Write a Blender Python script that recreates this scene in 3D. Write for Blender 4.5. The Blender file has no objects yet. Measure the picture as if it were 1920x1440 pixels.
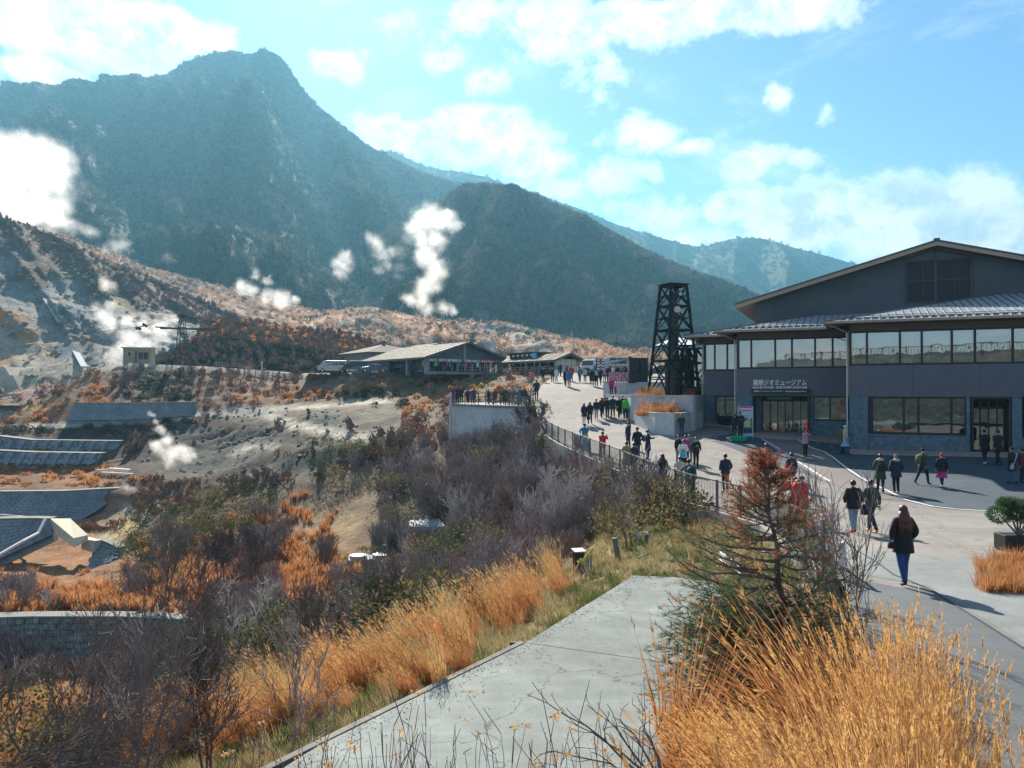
import bpy, bmesh, math, random
import numpy as np
from mathutils import Vector, Matrix, Euler
from mathutils.bvhtree import BVHTree
R = math.radians
sc = bpy.context.scene
COL = sc.collection
random.seed(11)
rng = np.random.default_rng(11)
F = 1440.0
PITCH = math.atan(15 / F)
cam_d = bpy.data.cameras.new('camera')
cam_d.sensor_width = 36
cam_d.lens = 27
cam_d.clip_start = .1
cam_d.clip_end = 20000
cam = bpy.data.objects.new('camera', cam_d)
COL.objects.link(cam)
cam.rotation_euler = (math.pi / 2 + PITCH, 0, 0)
sc.camera = cam
SUN_AZ, SUN_EL = -14.0, 34.0
sun_d = bpy.data.lights.new('sun', 'SUN')
sun_d.energy = 5.0
sun_d.angle = R(.6)
sun_d.color = (1.0, .91, .78)
sun = bpy.data.objects.new('sun', sun_d)
COL.objects.link(sun)
sdir = Vector((math.sin(R(SUN_AZ)) * math.cos(R(SUN_EL)), math.cos(R(SUN_AZ)) * math.cos(R(SUN_EL)), math.sin(R(SUN_EL))))
sun.rotation_euler = sdir.to_track_quat('Z', 'Y').to_euler()
sc.view_settings.view_transform = 'Standard'
sc.view_settings.look = 'None'
sc.view_settings.gamma = 1
sc.view_settings.use_curve_mapping = False
sc.view_settings.exposure = 1.3
sc.cycles.use_denoising = True
sc.cycles.max_bounces = 8
sc.cycles.diffuse_bounces = 3
sc.cycles.glossy_bounces = 3
sc.cycles.transmission_bounces = 4
sc.cycles.transparent_max_bounces = 12
sc.cycles.volume_bounces = 12
sc.cycles.caustics_reflective = False
sc.cycles.caustics_refractive = False
sc.cycles.volume_step_rate = 1.6
sc.cycles.sample_clamp_indirect = 6
class NT:
 """tiny helper for building node trees"""
 def __init__(s, nt):
  s.nt = nt
 def n(s, kind, **kw):
  nd = s.nt.nodes.new(kind)
  for k, v in kw.items():
   setattr(nd, k, v)
  return nd
 def put(s, sock, v):
  if isinstance(v, bpy.types.NodeSocket):
   s.nt.links.new(v, sock)
  elif v is not None:
   if sock.type == 'RGBA' and len(v) == 3:
    v = (*v, 1)
   if sock.type == 'VECTOR':
    v = tuple(v)[:3]
   sock.default_value = v
 def math(s, op, a, b=None, c=None, clamp=False):
  nd = s.n('ShaderNodeMath', operation=op, use_clamp=clamp)
  s.put(nd.inputs[0], a)
  s.put(nd.inputs[1], b)
  s.put(nd.inputs[2], c)
  return nd.outputs[0]
 def vmath(s, op, a, b=None, c=None):
  nd = s.n('ShaderNodeVectorMath', operation=op)
  s.put(nd.inputs[0], a)
  s.put(nd.inputs[1], b)
  s.put(nd.inputs[2], c)
  return nd.outputs[1] if op in ('LENGTH', 'DOT_PRODUCT', 'DISTANCE') else nd.outputs[0]
 def mix(s, f, a, b, blend='MIX'):
  nd = s.n('ShaderNodeMix', data_type='RGBA', blend_type=blend)
  s.put(nd.inputs[0], f)
  s.put(nd.inputs[6], a)
  s.put(nd.inputs[7], b)
  return nd.outputs[2]
 def noise(s, vec, scale, detail=4, rough=.55, dist=0, out=0):
  nd = s.n('ShaderNodeTexNoise')
  s.put(nd.inputs['Vector'], vec)
  nd.inputs['Scale'].default_value = scale
  nd.inputs['Detail'].default_value = detail
  nd.inputs['Roughness'].default_value = rough
  nd.inputs['Distortion'].default_value = dist
  return nd.outputs[out]
 def rng(s, v, a, b, c=0, d=1, smooth=True):
  nd = s.n('ShaderNodeMapRange', interpolation_type='SMOOTHSTEP' if smooth else 'LINEAR')
  for i, x in enumerate((v, a, b, c, d)):
   s.put(nd.inputs[i], x)
  return nd.outputs[0]
 def xyz(s, a, b, c):
  nd = s.n('ShaderNodeCombineXYZ')
  s.put(nd.inputs[0], a)
  s.put(nd.inputs[1], b)
  s.put(nd.inputs[2], c)
  return nd.outputs[0]
world = bpy.data.worlds.new('World')
sc.world = world
world.use_nodes = True
T = NT(world.node_tree)
bg = world.node_tree.nodes['Background']
SKY_STRENGTH = .085
sky = T.n('ShaderNodeTexSky', sky_type='NISHITA', sun_disc=False)
sky.sun_elevation = R(SUN_EL)
sky.sun_rotation = R(SUN_AZ)
sky.air_density = 1.0
sky.dust_density = .35
sky.ozone_density = 2.2
dirv = T.n('ShaderNodeTexCoord').outputs['Generated']
sep = T.n('ShaderNodeSeparateXYZ')
T.put(sep.inputs[0], dirv)
dx, dy, dz = sep.outputs
hyp = T.math('SQRT', T.math('ADD', T.math('MULTIPLY', dx, dx), T.math('MULTIPLY', dy, dy)))
az = T.math('ARCTAN2', dx, dy)
el = T.math('DIVIDE', dz, T.math('MAXIMUM', hyp, .05))
p2 = T.xyz(az, el, 0)
wn = T.n('ShaderNodeTexNoise')
T.put(wn.inputs['Vector'], p2)
wn.inputs['Scale'].default_value = 7
wn.inputs['Detail'].default_value = 6
wn.inputs['Roughness'].default_value = .62
warp = T.vmath('ADD', p2, T.vmath('MULTIPLY', T.vmath('SUBTRACT', wn.outputs['Color'], (.5, .5, .5)), (.13, .075, 0)))
CL = [(180, 55, 230, 62, 1.25), (60, 130, 90, 42, 1.1), (330, 60, 110, 50, 1.2), (20, 40, 90, 60, 1.1), (630, 108, 60, 38, .85), (760, 45, 60, 30, .5),
      (880, 20, 110, 26, .7), (905, 140, 50, 38, .62), (820, 95, 40, 25, .5), (1060, 50, 120, 60, .95), (1210, 30, 130, 50, 1.0), (1400, 22, 210, 46, 1.15),
      (1110, 120, 60, 40, .6), (1120, 180, 30, 20, .35), (760, 245, 90, 38, 1.1), (900, 260, 130, 58, 1.3), (1000, 300, 80, 40, 1.0), (1445, 185, 38, 34, .75), (1545, 230, 25, 20, .45),
      (1225, 245, 70, 34, .8), (1300, 268, 50, 20, .6), (1120, 262, 40, 18, .45), (1412, 298, 82, 32, 1.0), (1505, 298, 30, 20, .5), (1210, 312, 34, 22, .7), (1130, 330, 70, 40, .55),
      (1040, 350, 60, 30, .8), (1560, 405, 190, 70, 1.25), (1700, 390, 110, 70, 1.15), (1845, 365, 110, 62, 1.25), (1790, 450, 260, 60, 1.1), (1400, 380, 80, 40, .9), (1450, 450, 260, 40, .8), (1240, 400, 130, 40, .5)]
acc = None
acc2 = None
for (px, py, rx, ry, st) in CL:
 a0 = math.atan((px - 960) / F)
 e0 = (735 - py) / F * math.cos(a0)
 ra = rx / F * math.cos(a0) ** 2 * 1.25
 re = ry / F * math.cos(a0) * 1.3
 ln = T.vmath('LENGTH', T.vmath('MULTIPLY_ADD', warp, (1 / ra, 1 / re, 0), (-a0 / ra, -e0 / re, 0)))
 v = T.math('MULTIPLY_ADD', ln, -st * 1.15, st * 1.15 + .12)
 acc = v if acc is None else T.math('MAXIMUM', acc, v)
inview = T.math('MULTIPLY', T.rng(T.math('ABSOLUTE', az), .60, .74, 1, 0), T.rng(el, .50, .62, 1, 0))
proj = T.vmath('DIVIDE', dirv, T.xyz(T.math('ADD', dz, .18), T.math('ADD', dz, .18), T.math('ADD', dz, .18)))
far = T.math('MULTIPLY_ADD', T.noise(proj, 1.3, 6, .6), 3.2, -1.35)
field = T.math('ADD', T.math('MULTIPLY', acc, inview), T.math('MULTIPLY', far, T.math('SUBTRACT', 1.0, inview)))
fine = T.noise(p2, 26, 7, .66)
mid = T.noise(p2, 9, 5, .6, .3)
field = T.math('ADD', field, T.math('MULTIPLY_ADD', fine, 1.5, -.78))
field = T.math('ADD', field, T.math('MULTIPLY_ADD', mid, 1.5, -.80))
cover = T.rng(field, .05, .75)
thick = T.rng(field, .25, .95)
wisps = T.math('MULTIPLY', T.rng(T.noise(T.vmath('MULTIPLY', p2, (1, 2.2, 1)), 5, 8, .62, .4), .5, .78), .5)
cover = T.math('MAXIMUM', cover, T.math('MULTIPLY', wisps, T.rng(dz, 0, .12)))
lumps = T.noise(T.vmath('ADD', p2, (.004, -.012, 0)), 15, 7, .66)
ccol = T.mix(thick, (1.0, 1.02, 1.05), T.mix(T.rng(lumps, .38, .60), (.55, .62, .69), (1.05, 1.04, 1.0)))
sund = T.vmath('DOT_PRODUCT', dirv, tuple(sdir))
glow = T.rng(sund, .6, 1.0, 0, 1)
skyc = T.mix(1.0, sky.outputs[0], (.40, .52, .64), 'MULTIPLY')
CLOUD = T.n('ShaderNodeVectorMath', operation='SCALE')
T.put(CLOUD.inputs[0], ccol)
T.put(CLOUD.inputs[3], T.math('MULTIPLY_ADD', glow, 1.5, 4.6))
skyc = T.mix(T.rng(dz, .3, -.02, 0, .35), skyc, (3.9, 4.7, 5.1))
outc = T.mix(T.math('MULTIPLY', cover, T.rng(dz, -.03, .03)), skyc, CLOUD.outputs[0])
T.put(bg.inputs[0], outc)
bg.inputs[1].default_value = SKY_STRENGTH
CP, SP = math.cos(PITCH), math.sin(PITCH)
def ray(px, py):
 X, Y = (px - 960) / F, (720 - py) / F
 return Vector((X, CP - Y * SP, SP + Y * CP))
def P(px, py, d):
 r = ray(px, py)
 return r * (d / r.y)
def zpy(py, d):
 return P(960, py, d).z
def tag(o, label=None, cat=None, group=None, kind=None):
 if label: o['label'] = label
 if cat: o['category'] = cat
 if group: o['group'] = group
 if kind: o['kind'] = kind
 return o
def empty(name, loc=(0, 0, 0), rz=0):
 o = bpy.data.objects.new(name, None)
 COL.objects.link(o)
 o.location = loc
 o.rotation_euler = (0, 0, rz)
 o.empty_display_size = .2
 return o
def link(name, me, parent=None, loc=None, rot=None, scale=None):
 o = bpy.data.objects.new(name, me)
 COL.objects.link(o)
 if parent: o.parent = parent
 if loc is not None: o.location = loc
 if rot is not None: o.rotation_euler = rot
 if scale is not None: o.scale = scale if hasattr(scale, '__len__') else (scale,) * 3
 return o
class MB:
 """mesh builder"""
 def __init__(s):
  s.v = []; s.f = []; s.m = []; s.cm = 0
 def face(s, idx):
  s.f.append(idx); s.m.append(s.cm)
 def quad(s, a, b, c, d):
  i = len(s.v); s.v += [tuple(a), tuple(b), tuple(c), tuple(d)]; s.face((i, i+1, i+2, i+3)); return s
 def poly(s, pts):
  i = len(s.v); s.v += [tuple(p) for p in pts]; s.face(tuple(range(i, i + len(pts)))); return s
 def hexa(s, p):
  """8 points: bottom 4 (ccw), top 4"""
  i = len(s.v); s.v += [tuple(q) for q in p]
  for q in ((3,2,1,0), (4,5,6,7), (0,1,5,4), (1,2,6,5), (2,3,7,6), (3,0,4,7)):
   s.face(tuple(i + k for k in q))
  return s
 def box(s, x0, y0, z0, x1, y1, z1):
  return s.hexa([(x0,y0,z0),(x1,y0,z0),(x1,y1,z0),(x0,y1,z0),(x0,y0,z1),(x1,y0,z1),(x1,y1,z1),(x0,y1,z1)])
 def prism(s, poly, z0, z1):
  n = len(poly); i = len(s.v)
  zf0 = z0 if callable(z0) else (lambda x, y: z0)
  zf1 = z1 if callable(z1) else (lambda x, y: z1)
  s.v += [(x, y, zf0(x, y)) for x, y in poly] + [(x, y, zf1(x, y)) for x, y in poly]
  s.face(tuple(i + k for k in range(n))[::-1]); s.face(tuple(i + n + k for k in range(n)))
  for k in range(n):
   j = (k + 1) % n
   s.face((i + k, i + j, i + n + j, i + n + k))
  return s
 def tube(s, path, rad, n=6, cap=True):
  path = [Vector(p) for p in path]
  if not hasattr(rad, '__len__'): rad = [rad] * len(path)
  base = len(s.v)
  prev = None
  for k, p in enumerate(path):
   t = (path[min(k+1, len(path)-1)] - path[max(k-1, 0)])
   if t.length < 1e-9: t = Vector((0,0,1))
   t.normalize()
   if prev is None:
    a = t.orthogonal().normalized()
   else:
    a = (prev - t * prev.dot(t))
    a = a.normalized() if a.length > 1e-6 else t.orthogonal().normalized()
   prev = a
   b = t.cross(a)
   for q in range(n):
    an = 2 * math.pi * q / n
    s.v.append(tuple(p + (a * math.cos(an) + b * math.sin(an)) * rad[k]))
  for k in range(len(path) - 1):
   for q in range(n):
    r = (q + 1) % n
    s.face((base + k*n + q, base + k*n + r, base + (k+1)*n + r, base + (k+1)*n + q))
  if cap:
   s.face(tuple(base + q for q in range(n))[::-1])
   s.face(tuple(base + (len(path)-1)*n + q for q in range(n)))
  return s
 def beam(s, a, b, w, h=None, up=(0, 0, 1)):
  """rectangular bar from a to b"""
  h = h or w
  a, b = Vector(a), Vector(b)
  t = (b - a).normalized()
  u = Vector(up)
  if abs(t.dot(u)) > .98: u = Vector((0, 1, 0))
  x = t.cross(u).normalized(); y = x.cross(t)
  x *= w / 2; y *= h / 2
  return s.hexa([a-x-y, a+x-y, b+x-y, b-x-y, a-x+y, a+x+y, b+x+y, b-x+y])
 def rings(s, rings, cap=True, closed=True):
  """list of equal-length point rings"""
  n = len(rings[0]); i = len(s.v)
  for r in rings: s.v += [tuple(p) for p in r]
  for k in range(len(rings) - 1):
   for q in range(n if closed else n - 1):
    r = (q + 1) % n
    s.face((i + k*n + q, i + k*n + r, i + (k+1)*n + r, i + (k+1)*n + q))
  if cap:
   s.face(tuple(i + q for q in range(n))[::-1])
   s.face(tuple(i + (len(rings)-1)*n + q for q in range(n)))
  return s
 def mesh(s, name, mats, smooth=False):
  me = bpy.data.meshes.new(name)
  me.from_pydata(s.v, [], s.f)
  for m in (mats if isinstance(mats, (list, tuple)) else [mats]):
   me.materials.append(m)
  if s.f and max(s.m) > 0:
   me.polygons.foreach_set('material_index', s.m)
  if smooth:
   me.polygons.foreach_set('use_smooth', [True] * len(s.f))
  me.update()
  return me
 def build(s, name, mats, parent=None, smooth=False, **kw):
  return link(name, s.mesh(name, mats, smooth), parent, **kw)
def bevel(o, w=.02, seg=2):
 m = o.modifiers.new('bevel', 'BEVEL'); m.width = w; m.segments = seg; m.limit_method = 'ANGLE'
 return o
def _hash(ix, iy, iz, seed):
 h = (ix.astype(np.int64) * 374761393 + iy.astype(np.int64) * 668265263 + iz.astype(np.int64) * 2147483647 + seed * 974711) & 0xffffffff
 h = ((h ^ (h >> 13)) * 1274126177) & 0xffffffff
 h = ((h ^ (h >> 15)) * 2246822519) & 0xffffffff
 return ((h ^ (h >> 16)) & 0xffffff) / float(0xffffff)
def vnoise(x, y, z=None, seed=0):
 x = np.asarray(x, float); y = np.asarray(y, float)
 z = np.zeros_like(x) if z is None else np.asarray(z, float)
 ix, iy, iz = np.floor(x), np.floor(y), np.floor(z)
 fx, fy, fz = x - ix, y - iy, z - iz
 fx, fy, fz = [f * f * f * (f * (f * 6 - 15) + 10) for f in (fx, fy, fz)]
 r = 0
 for a in (0, 1):
  for b in (0, 1):
   for c in (0, 1):
    w = (fx if a else 1 - fx) * (fy if b else 1 - fy) * (fz if c else 1 - fz)
    r = r + w * _hash(ix + a, iy + b, iz + c, seed)
 return r * 2 - 1
def fbm(x, y, z=None, oct=5, gain=.5, seed=0):
 s, a, t = 0, 1, 0
 for o in range(oct):
  f = 2 ** o
  s = s + a * vnoise(np.asarray(x) * f, np.asarray(y) * f, None if z is None else np.asarray(z) * f, seed + o * 17)
  t += a; a *= gain
 return s / t
def ridged(x, y, oct=4, seed=0, gain=.5):
 s, a, t = 0, 1, 0
 for o in range(oct):
  f = 2 ** o
  s = s + a * (1 - 2 * np.abs(vnoise(np.asarray(x) * f, np.asarray(y) * f, None, seed + o * 31)))
  t += a; a *= gain
 return s / t
_mats = {}
def mat(name, col, rough=.8, var=.2, scale=3., fine=None, bump=0., bscale=20., metal=0., spec=.5, transl=0., rnd=0., col2=None, c2=(.45, .65), c2s=1.0, coat=0., stretch=(1, 1, 1)):
 if name in _mats: return _mats[name]
 m = bpy.data.materials.new(name); m.use_nodes = True
 t = NT(m.node_tree); bs = m.node_tree.nodes['Principled BSDF']
 pos = t.n('ShaderNodeNewGeometry').outputs['Position']
 if stretch != (1, 1, 1): pos = t.vmath('MULTIPLY', pos, stretch)
 c = (*col, 1)
 out = c
 if col2 is not None:
  out = t.mix(t.rng(t.noise(pos, c2s, 5, .6), c2[0], c2[1]), c, (*col2, 1))
 if var:
  n1 = t.noise(pos, scale, 5, .6)
  k = t.rng(n1, .25, .75, 1 - var, 1 + var, False)
  if rnd:
   ri = t.n('ShaderNodeObjectInfo').outputs['Random']
   k = t.math('MULTIPLY', k, t.rng(ri, 0, 1, 1 - rnd, 1 + rnd, False))
  sc_ = t.n('ShaderNodeVectorMath', operation='SCALE'); t.put(sc_.inputs[0], out); t.put(sc_.inputs[3], k)
  out = sc_.outputs[0]
 t.put(bs.inputs['Base Color'], out)
 bs.inputs['Roughness'].default_value = rough
 bs.inputs['Metallic'].default_value = metal
 bs.inputs['Specular IOR Level'].default_value = spec
 if coat:
  bs.inputs['Coat Weight'].default_value = coat
  bs.inputs['Coat Roughness'].default_value = .08
 if bump:
  b = t.n('ShaderNodeBump'); b.inputs['Strength'].default_value = bump; b.inputs['Distance'].default_value = .02
  t.put(b.inputs['Height'], t.noise(pos, bscale, 5, .65)); t.put(bs.inputs['Normal'], b.outputs[0])
 if transl:
  tr = t.n('ShaderNodeBsdfTranslucent'); t.put(tr.inputs[0], out)
  mx = t.n('ShaderNodeMixShader'); mx.inputs[0].default_value = transl
  t.put(mx.inputs[1], bs.outputs[0]); t.put(mx.inputs[2], tr.outputs[0])
  t.put(m.node_tree.nodes['Material Output'].inputs[0], mx.outputs[0])
 _mats[name] = m
 return m
def ground_mat(name, spec=.15, fscale=.9, famp=.35, bump=.6, bdist=.3, bscale=1.2, speck=None):
 """colour comes from the land-cover attribute, broken up by noise of several sizes"""
 m = bpy.data.materials.new(name); m.use_nodes = True
 t = NT(m.node_tree); bs = m.node_tree.nodes['Principled BSDF']
 pos = t.n('ShaderNodeNewGeometry').outputs['Position']
 at = t.n('ShaderNodeAttribute', attribute_name='Col').outputs['Color']
 n1 = t.noise(pos, fscale, 7, .68)
 n2 = t.noise(pos, fscale * 6, 4, .6)
 k = t.math('MULTIPLY', t.rng(n1, .3, .7, 1 - famp, 1 + famp, False), t.rng(n2, .3, .7, 1 - famp * .5, 1 + famp * .5, False))
 s = t.n('ShaderNodeVectorMath', operation='SCALE'); t.put(s.inputs[0], at); t.put(s.inputs[3], k)
 out = s.outputs[0]
 if speck:
  out = t.mix(t.rng(t.noise(pos, speck[1], 3, .7), .58, .70), out, speck[0])
 t.put(bs.inputs['Base Color'], out)
 bs.inputs['Roughness'].default_value = .95
 bs.inputs['Specular IOR Level'].default_value = spec
 b = t.n('ShaderNodeBump'); b.inputs['Strength'].default_value = bump; b.inputs['Distance'].default_value = bdist
 t.put(b.inputs['Height'], t.noise(pos, bscale, 8, .7)); t.put(bs.inputs['Normal'], b.outputs[0])
 return m
class Loft:
 def __init__(s, rows, px0, px1, nu, sub, usez=False, smooth=True, kk=None, keep=None):
  """rows: [(d or None, [(px, py_or_z, d?)...])]; sub: steps between neighbouring rows"""
  us = np.linspace(px0, px1, nu)
  ctl = []
  for row in rows:
   d0, pts = row
   pts = sorted(pts)
   x = np.array([p[0] for p in pts], float)
   b = np.array([p[1] for p in pts], float)
   d = np.array([p[2] if len(p) > 2 else d0 for p in pts], float)
   bb = np.interp(us, x, b); dd = np.interp(us, x, d)
   k = kk or max(1, nu // 120)
   if smooth:
    ker = np.ones(2 * k + 1) / (2 * k + 1)
    bb = np.convolve(np.pad(bb, k, mode='edge'), ker, 'valid'); dd = np.convolve(np.pad(dd, k, mode='edge'), ker, 'valid')
   X = (us - 960) / F * dd
   Z = bb if usez else (735 - bb) / F * dd
   ctl.append(np.stack([X, dd, Z], 1))
  ctl = np.array(ctl)
  out = []; tt = []
  if not hasattr(sub, '__len__'): sub = [sub] * (len(rows) - 1)
  for k in range(len(rows) - 1):
   for q in range(sub[k]):
    f = q / sub[k]
    out.append(ctl[k] * (1 - f) + ctl[k+1] * f); tt.append(k + f)
  out.append(ctl[-1]); tt.append(len(rows) - 1)
  g = np.array(out); g0 = g.copy()
  for _ in range(2 if smooth else 0):
   g[1:-1] = g[1:-1] * .5 + (g[:-2] + g[2:]) * .25
  if keep is not None:
   j = [i for i, q in enumerate(tt) if abs(q - keep) < 1e-6]; g[j] = g0[j]
  s.g = g; s.us = us; s.t = np.array(tt)
 def py(s):
  return 735 - s.g[..., 2] / s.g[..., 1] * F
 def px(s):
  return 960 + s.g[..., 0] / s.g[..., 1] * F
 def mesh(s, name, material, colors=None):
  nv, nu, _ = s.g.shape
  me = bpy.data.meshes.new(name)
  idx = np.arange(nv * nu).reshape(nv, nu)
  q = np.stack([idx[:-1, :-1], idx[:-1, 1:], idx[1:, 1:], idx[1:, :-1]], -1).reshape(-1, 4)
  me.from_pydata(s.g.reshape(-1, 3).tolist(), [], q.tolist())
  me.materials.append(material)
  me.polygons.foreach_set('use_smooth', [True] * len(q))
  if colors is not None:
   a = me.color_attributes.new('Col', 'FLOAT_COLOR', 'POINT')
   c = np.concatenate([colors.reshape(-1, 3), np.ones((nv * nu, 1))], 1)
   a.data.foreach_set('color', c.ravel())
  s.q = q
  s.me = me
  return me
 def sample_px(s, n, rg):
  """samples spread evenly over the face as it is seen"""
  g = s.g; px, py = projpx(g)
  A = np.abs((px[1:, 1:] - px[:-1, :-1]) * (py[1:, :-1] - py[:-1, 1:]) - (px[1:, :-1] - px[:-1, 1:]) * (py[1:, 1:] - py[:-1, :-1])) / 2
  vis = (px[:-1, :-1] > -300) & (px[:-1, :-1] < 2100) & (g[:-1, :-1, 1] > 12)
  A = np.clip(A, 0, 400) * vis; c = np.cumsum(A.ravel()); c /= c[-1]
  k = np.searchsorted(c, rg.random(n)); i, j = np.unravel_index(k, A.shape); fa = rg.random(n)[:, None]; fb = rg.random(n)[:, None]
  return (g[i, j] * (1-fa) * (1-fb) + g[i+1, j] * fa * (1-fb) + g[i, j+1] * (1-fa) * fb + g[i+1, j+1] * fa * fb)
 def sample(s, n, rg):
  nv, nu, _ = s.g.shape
  a = rg.random(n) * (nv - 1.001); b = rg.random(n) * (nu - 1.001)
  i = a.astype(int); j = b.astype(int); fa = (a - i)[:, None]; fb = (b - j)[:, None]
  g = s.g
  return (g[i, j] * (1-fa) * (1-fb) + g[i+1, j] * fa * (1-fb) + g[i, j+1] * (1-fa) * fb + g[i+1, j+1] * fa * fb)
def seeds_color(px, py, seeds, seed=0, warp=25, power=3.0, ws=.02):
 """blend of control colours laid out over the slope, with wandering borders"""
 wx = px + warp * fbm(px * ws, py * ws * 1.6, seed=seed, oct=5)
 wy = py + warp * .6 * fbm(px * ws, py * ws * 1.6, seed=seed + 99, oct=5)
 num = 0; den = 0
 for (sx, sy, r, c) in seeds:
  d = np.sqrt((wx - sx) ** 2 + ((wy - sy) * 1.8) ** 2) / r
  w = 1 / (d + .05) ** power
  num = num + w[..., None] * np.array(c); den = den + w
 return num / den[..., None]
def projpx(p):
 return 960 + p[..., 0] / p[..., 1] * F, 735 - p[..., 2] / p[..., 1] * F
def inpoly(x, y, poly):
 x = np.asarray(x); y = np.asarray(y)
 r = np.zeros(x.shape, bool); n = len(poly)
 for i in range(n):
  x0, y0 = poly[i]; x1, y1 = poly[(i + 1) % n]
  c = ((y0 > y) != (y1 > y)) & (x < (x1 - x0) * (y - y0) / ((y1 - y0) if y1 != y0 else 1e-9) + x0)
  r ^= c
 return r
def scatter(name, pts, rot, scl, src, kindcol, pick=None, **tags):
 """one 'stuff' object: instances of the source meshes on points (geometry nodes)"""
 col = bpy.data.collections.get('src_' + kindcol)
 if col is None:
  col = bpy.data.collections.new('src_' + kindcol)
  for k, me in enumerate(src):
   col.objects.link(bpy.data.objects.new('%s_%02d' % (kindcol, k), me))
 n = len(pts)
 me = bpy.data.meshes.new(name)
 me.vertices.add(n)
 me.vertices.foreach_set('co', np.asarray(pts, float).ravel())
 for nm, tp, arr in (('rot', 'FLOAT_VECTOR', rot), ('scl', 'FLOAT_VECTOR', scl)):
  a = me.attributes.new(nm, tp, 'POINT'); a.data.foreach_set('vector', np.asarray(arr, float).ravel())
 a = me.attributes.new('pick', 'INT', 'POINT')
 a.data.foreach_set('value', (rng.integers(0, len(src), n) if pick is None else np.asarray(pick)).astype(np.int32))
 o = link(name, me)
 key = 'scatter_' + kindcol
 g = bpy.data.node_groups.get(key)
 if g is None:
  g = bpy.data.node_groups.new(key, 'GeometryNodeTree')
  g.interface.new_socket('Geometry', in_out='INPUT', socket_type='NodeSocketGeometry')
  g.interface.new_socket('Geometry', in_out='OUTPUT', socket_type='NodeSocketGeometry')
  t = NT(g)
  gi = t.n('NodeGroupInput'); go = t.n('NodeGroupOutput'); iop = t.n('GeometryNodeInstanceOnPoints'); ci = t.n('GeometryNodeCollectionInfo')
  ci.inputs[0].default_value = col; ci.inputs[1].default_value = True; ci.inputs[2].default_value = True
  def attr(nm, dt):
   a_ = t.n('GeometryNodeInputNamedAttribute', data_type=dt); a_.inputs[0].default_value = nm
   return a_.outputs[0]
  t.put(iop.inputs['Points'], gi.outputs[0]); t.put(iop.inputs['Instance'], ci.outputs[0])
  iop.inputs['Pick Instance'].default_value = True
  t.put(iop.inputs['Instance Index'], attr('pick', 'INT'))
  e2r = t.n('FunctionNodeEulerToRotation'); t.put(e2r.inputs[0], attr('rot', 'FLOAT_VECTOR'))
  t.put(iop.inputs['Rotation'], e2r.outputs[0]); t.put(iop.inputs['Scale'], attr('scl', 'FLOAT_VECTOR'))
  t.put(go.inputs[0], iop.outputs[0])
 md = o.modifiers.new('scatter', 'NODES'); md.node_group = g
 tag(o, kind='stuff', **tags)
 return o
def rotz(n, tilt=.12):
 return np.stack([rng.normal(0, tilt, n), rng.normal(0, tilt, n), rng.random(n) * 6.283], 1)
def scl(n, a, b, zv=.2):
 k = a + (b - a) * rng.random(n)
 return np.stack([k, k, k * (1 + rng.uniform(-zv, zv, n))], 1)
ZR = [(-10,-3.6),(5,-3.65),(10,-3.8),(16,-3.93),(24,-4.3),(30,-4.42),(36,-4.25),(44,-3.75),(50,-3.1),(56,-2.45),(62,-1.65),(70,-.35),(76,.5),(90,1.7),(105,2.65),(120,3.0),(140,3.3),(400,3.6)]
_zy = np.linspace(-10, 400, 1641)
_zz = np.interp(_zy, [a for a, b in ZR], [b for a, b in ZR])
_k = np.ones(17) / 17
_zz = np.convolve(np.pad(_zz, 8, mode='edge'), _k, 'valid')
def zpl(x, y):
 x = np.asarray(x, float); y = np.asarray(y, float)
 z = np.interp(y, _zy, _zz)
 z = z - .12 * np.clip(9 - x, 0, 8) * np.exp(-((y - 54) / 10) ** 2)
 z = z + .05 * np.clip(x - 20, 0, 40) * np.exp(-((y - 44) / 12) ** 2)
 return z
def zp(x, y): return float(zpl(x, y))
def onplaza(px, py):
 r = ray(px, py); lo = None
 d = 4.0
 while d < 200:
  p = r * (d / r.y)
  if p.z < zp(p.x, p.y):
   a, b = d - .25, d
   for _ in range(18):
    m = (a + b) / 2; p = r * (m / r.y)
    if p.z < zp(p.x, p.y): b = m
    else: a = m
   return Vector((p.x, p.y, zp(p.x, p.y)))
  d += .25
 p = r * (90 / r.y)
 return Vector((p.x, p.y, zp(p.x, p.y)))
EDGE = [(1850,6.2),(1800,7.5),(1750,9),(1650,12),(1575,16),(1450,24),(1370,27.3),(1322,29.2),(1218,35.2),(1130,43),(1060,51),(1029,56),(1008,62),(1000,70),(1012,76),(1035,90),(1040,103)]
EDGEW = [((px - 960) / F * d, d) for px, d in EDGE]
def edge_x(y):
 return np.interp(y, [e[1] for e in EDGEW], [e[0] for e in EDGEW])
PAD_Z = -4.64
PAD = [((px - 960) / F * d, d) for px, d in [(1188,19.3),(1290,18.6),(1330,16),(1262,13),(1262,10.5),(1300,8),(1300,6.5),(300,6.5)]]
def padpt(px, py):
 r = ray(px, py); return tuple((r * (PAD_Z / r.z)).xy)
PAD = [padpt(1188,1079), padpt(1260,1082), padpt(1345,1093), padpt(1375,1150), padpt(1345,1230), padpt(1290,1330), padpt(1240,1440), padpt(1200,1700), padpt(120,1700), padpt(600,1396), padpt(985,1205)]
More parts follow.
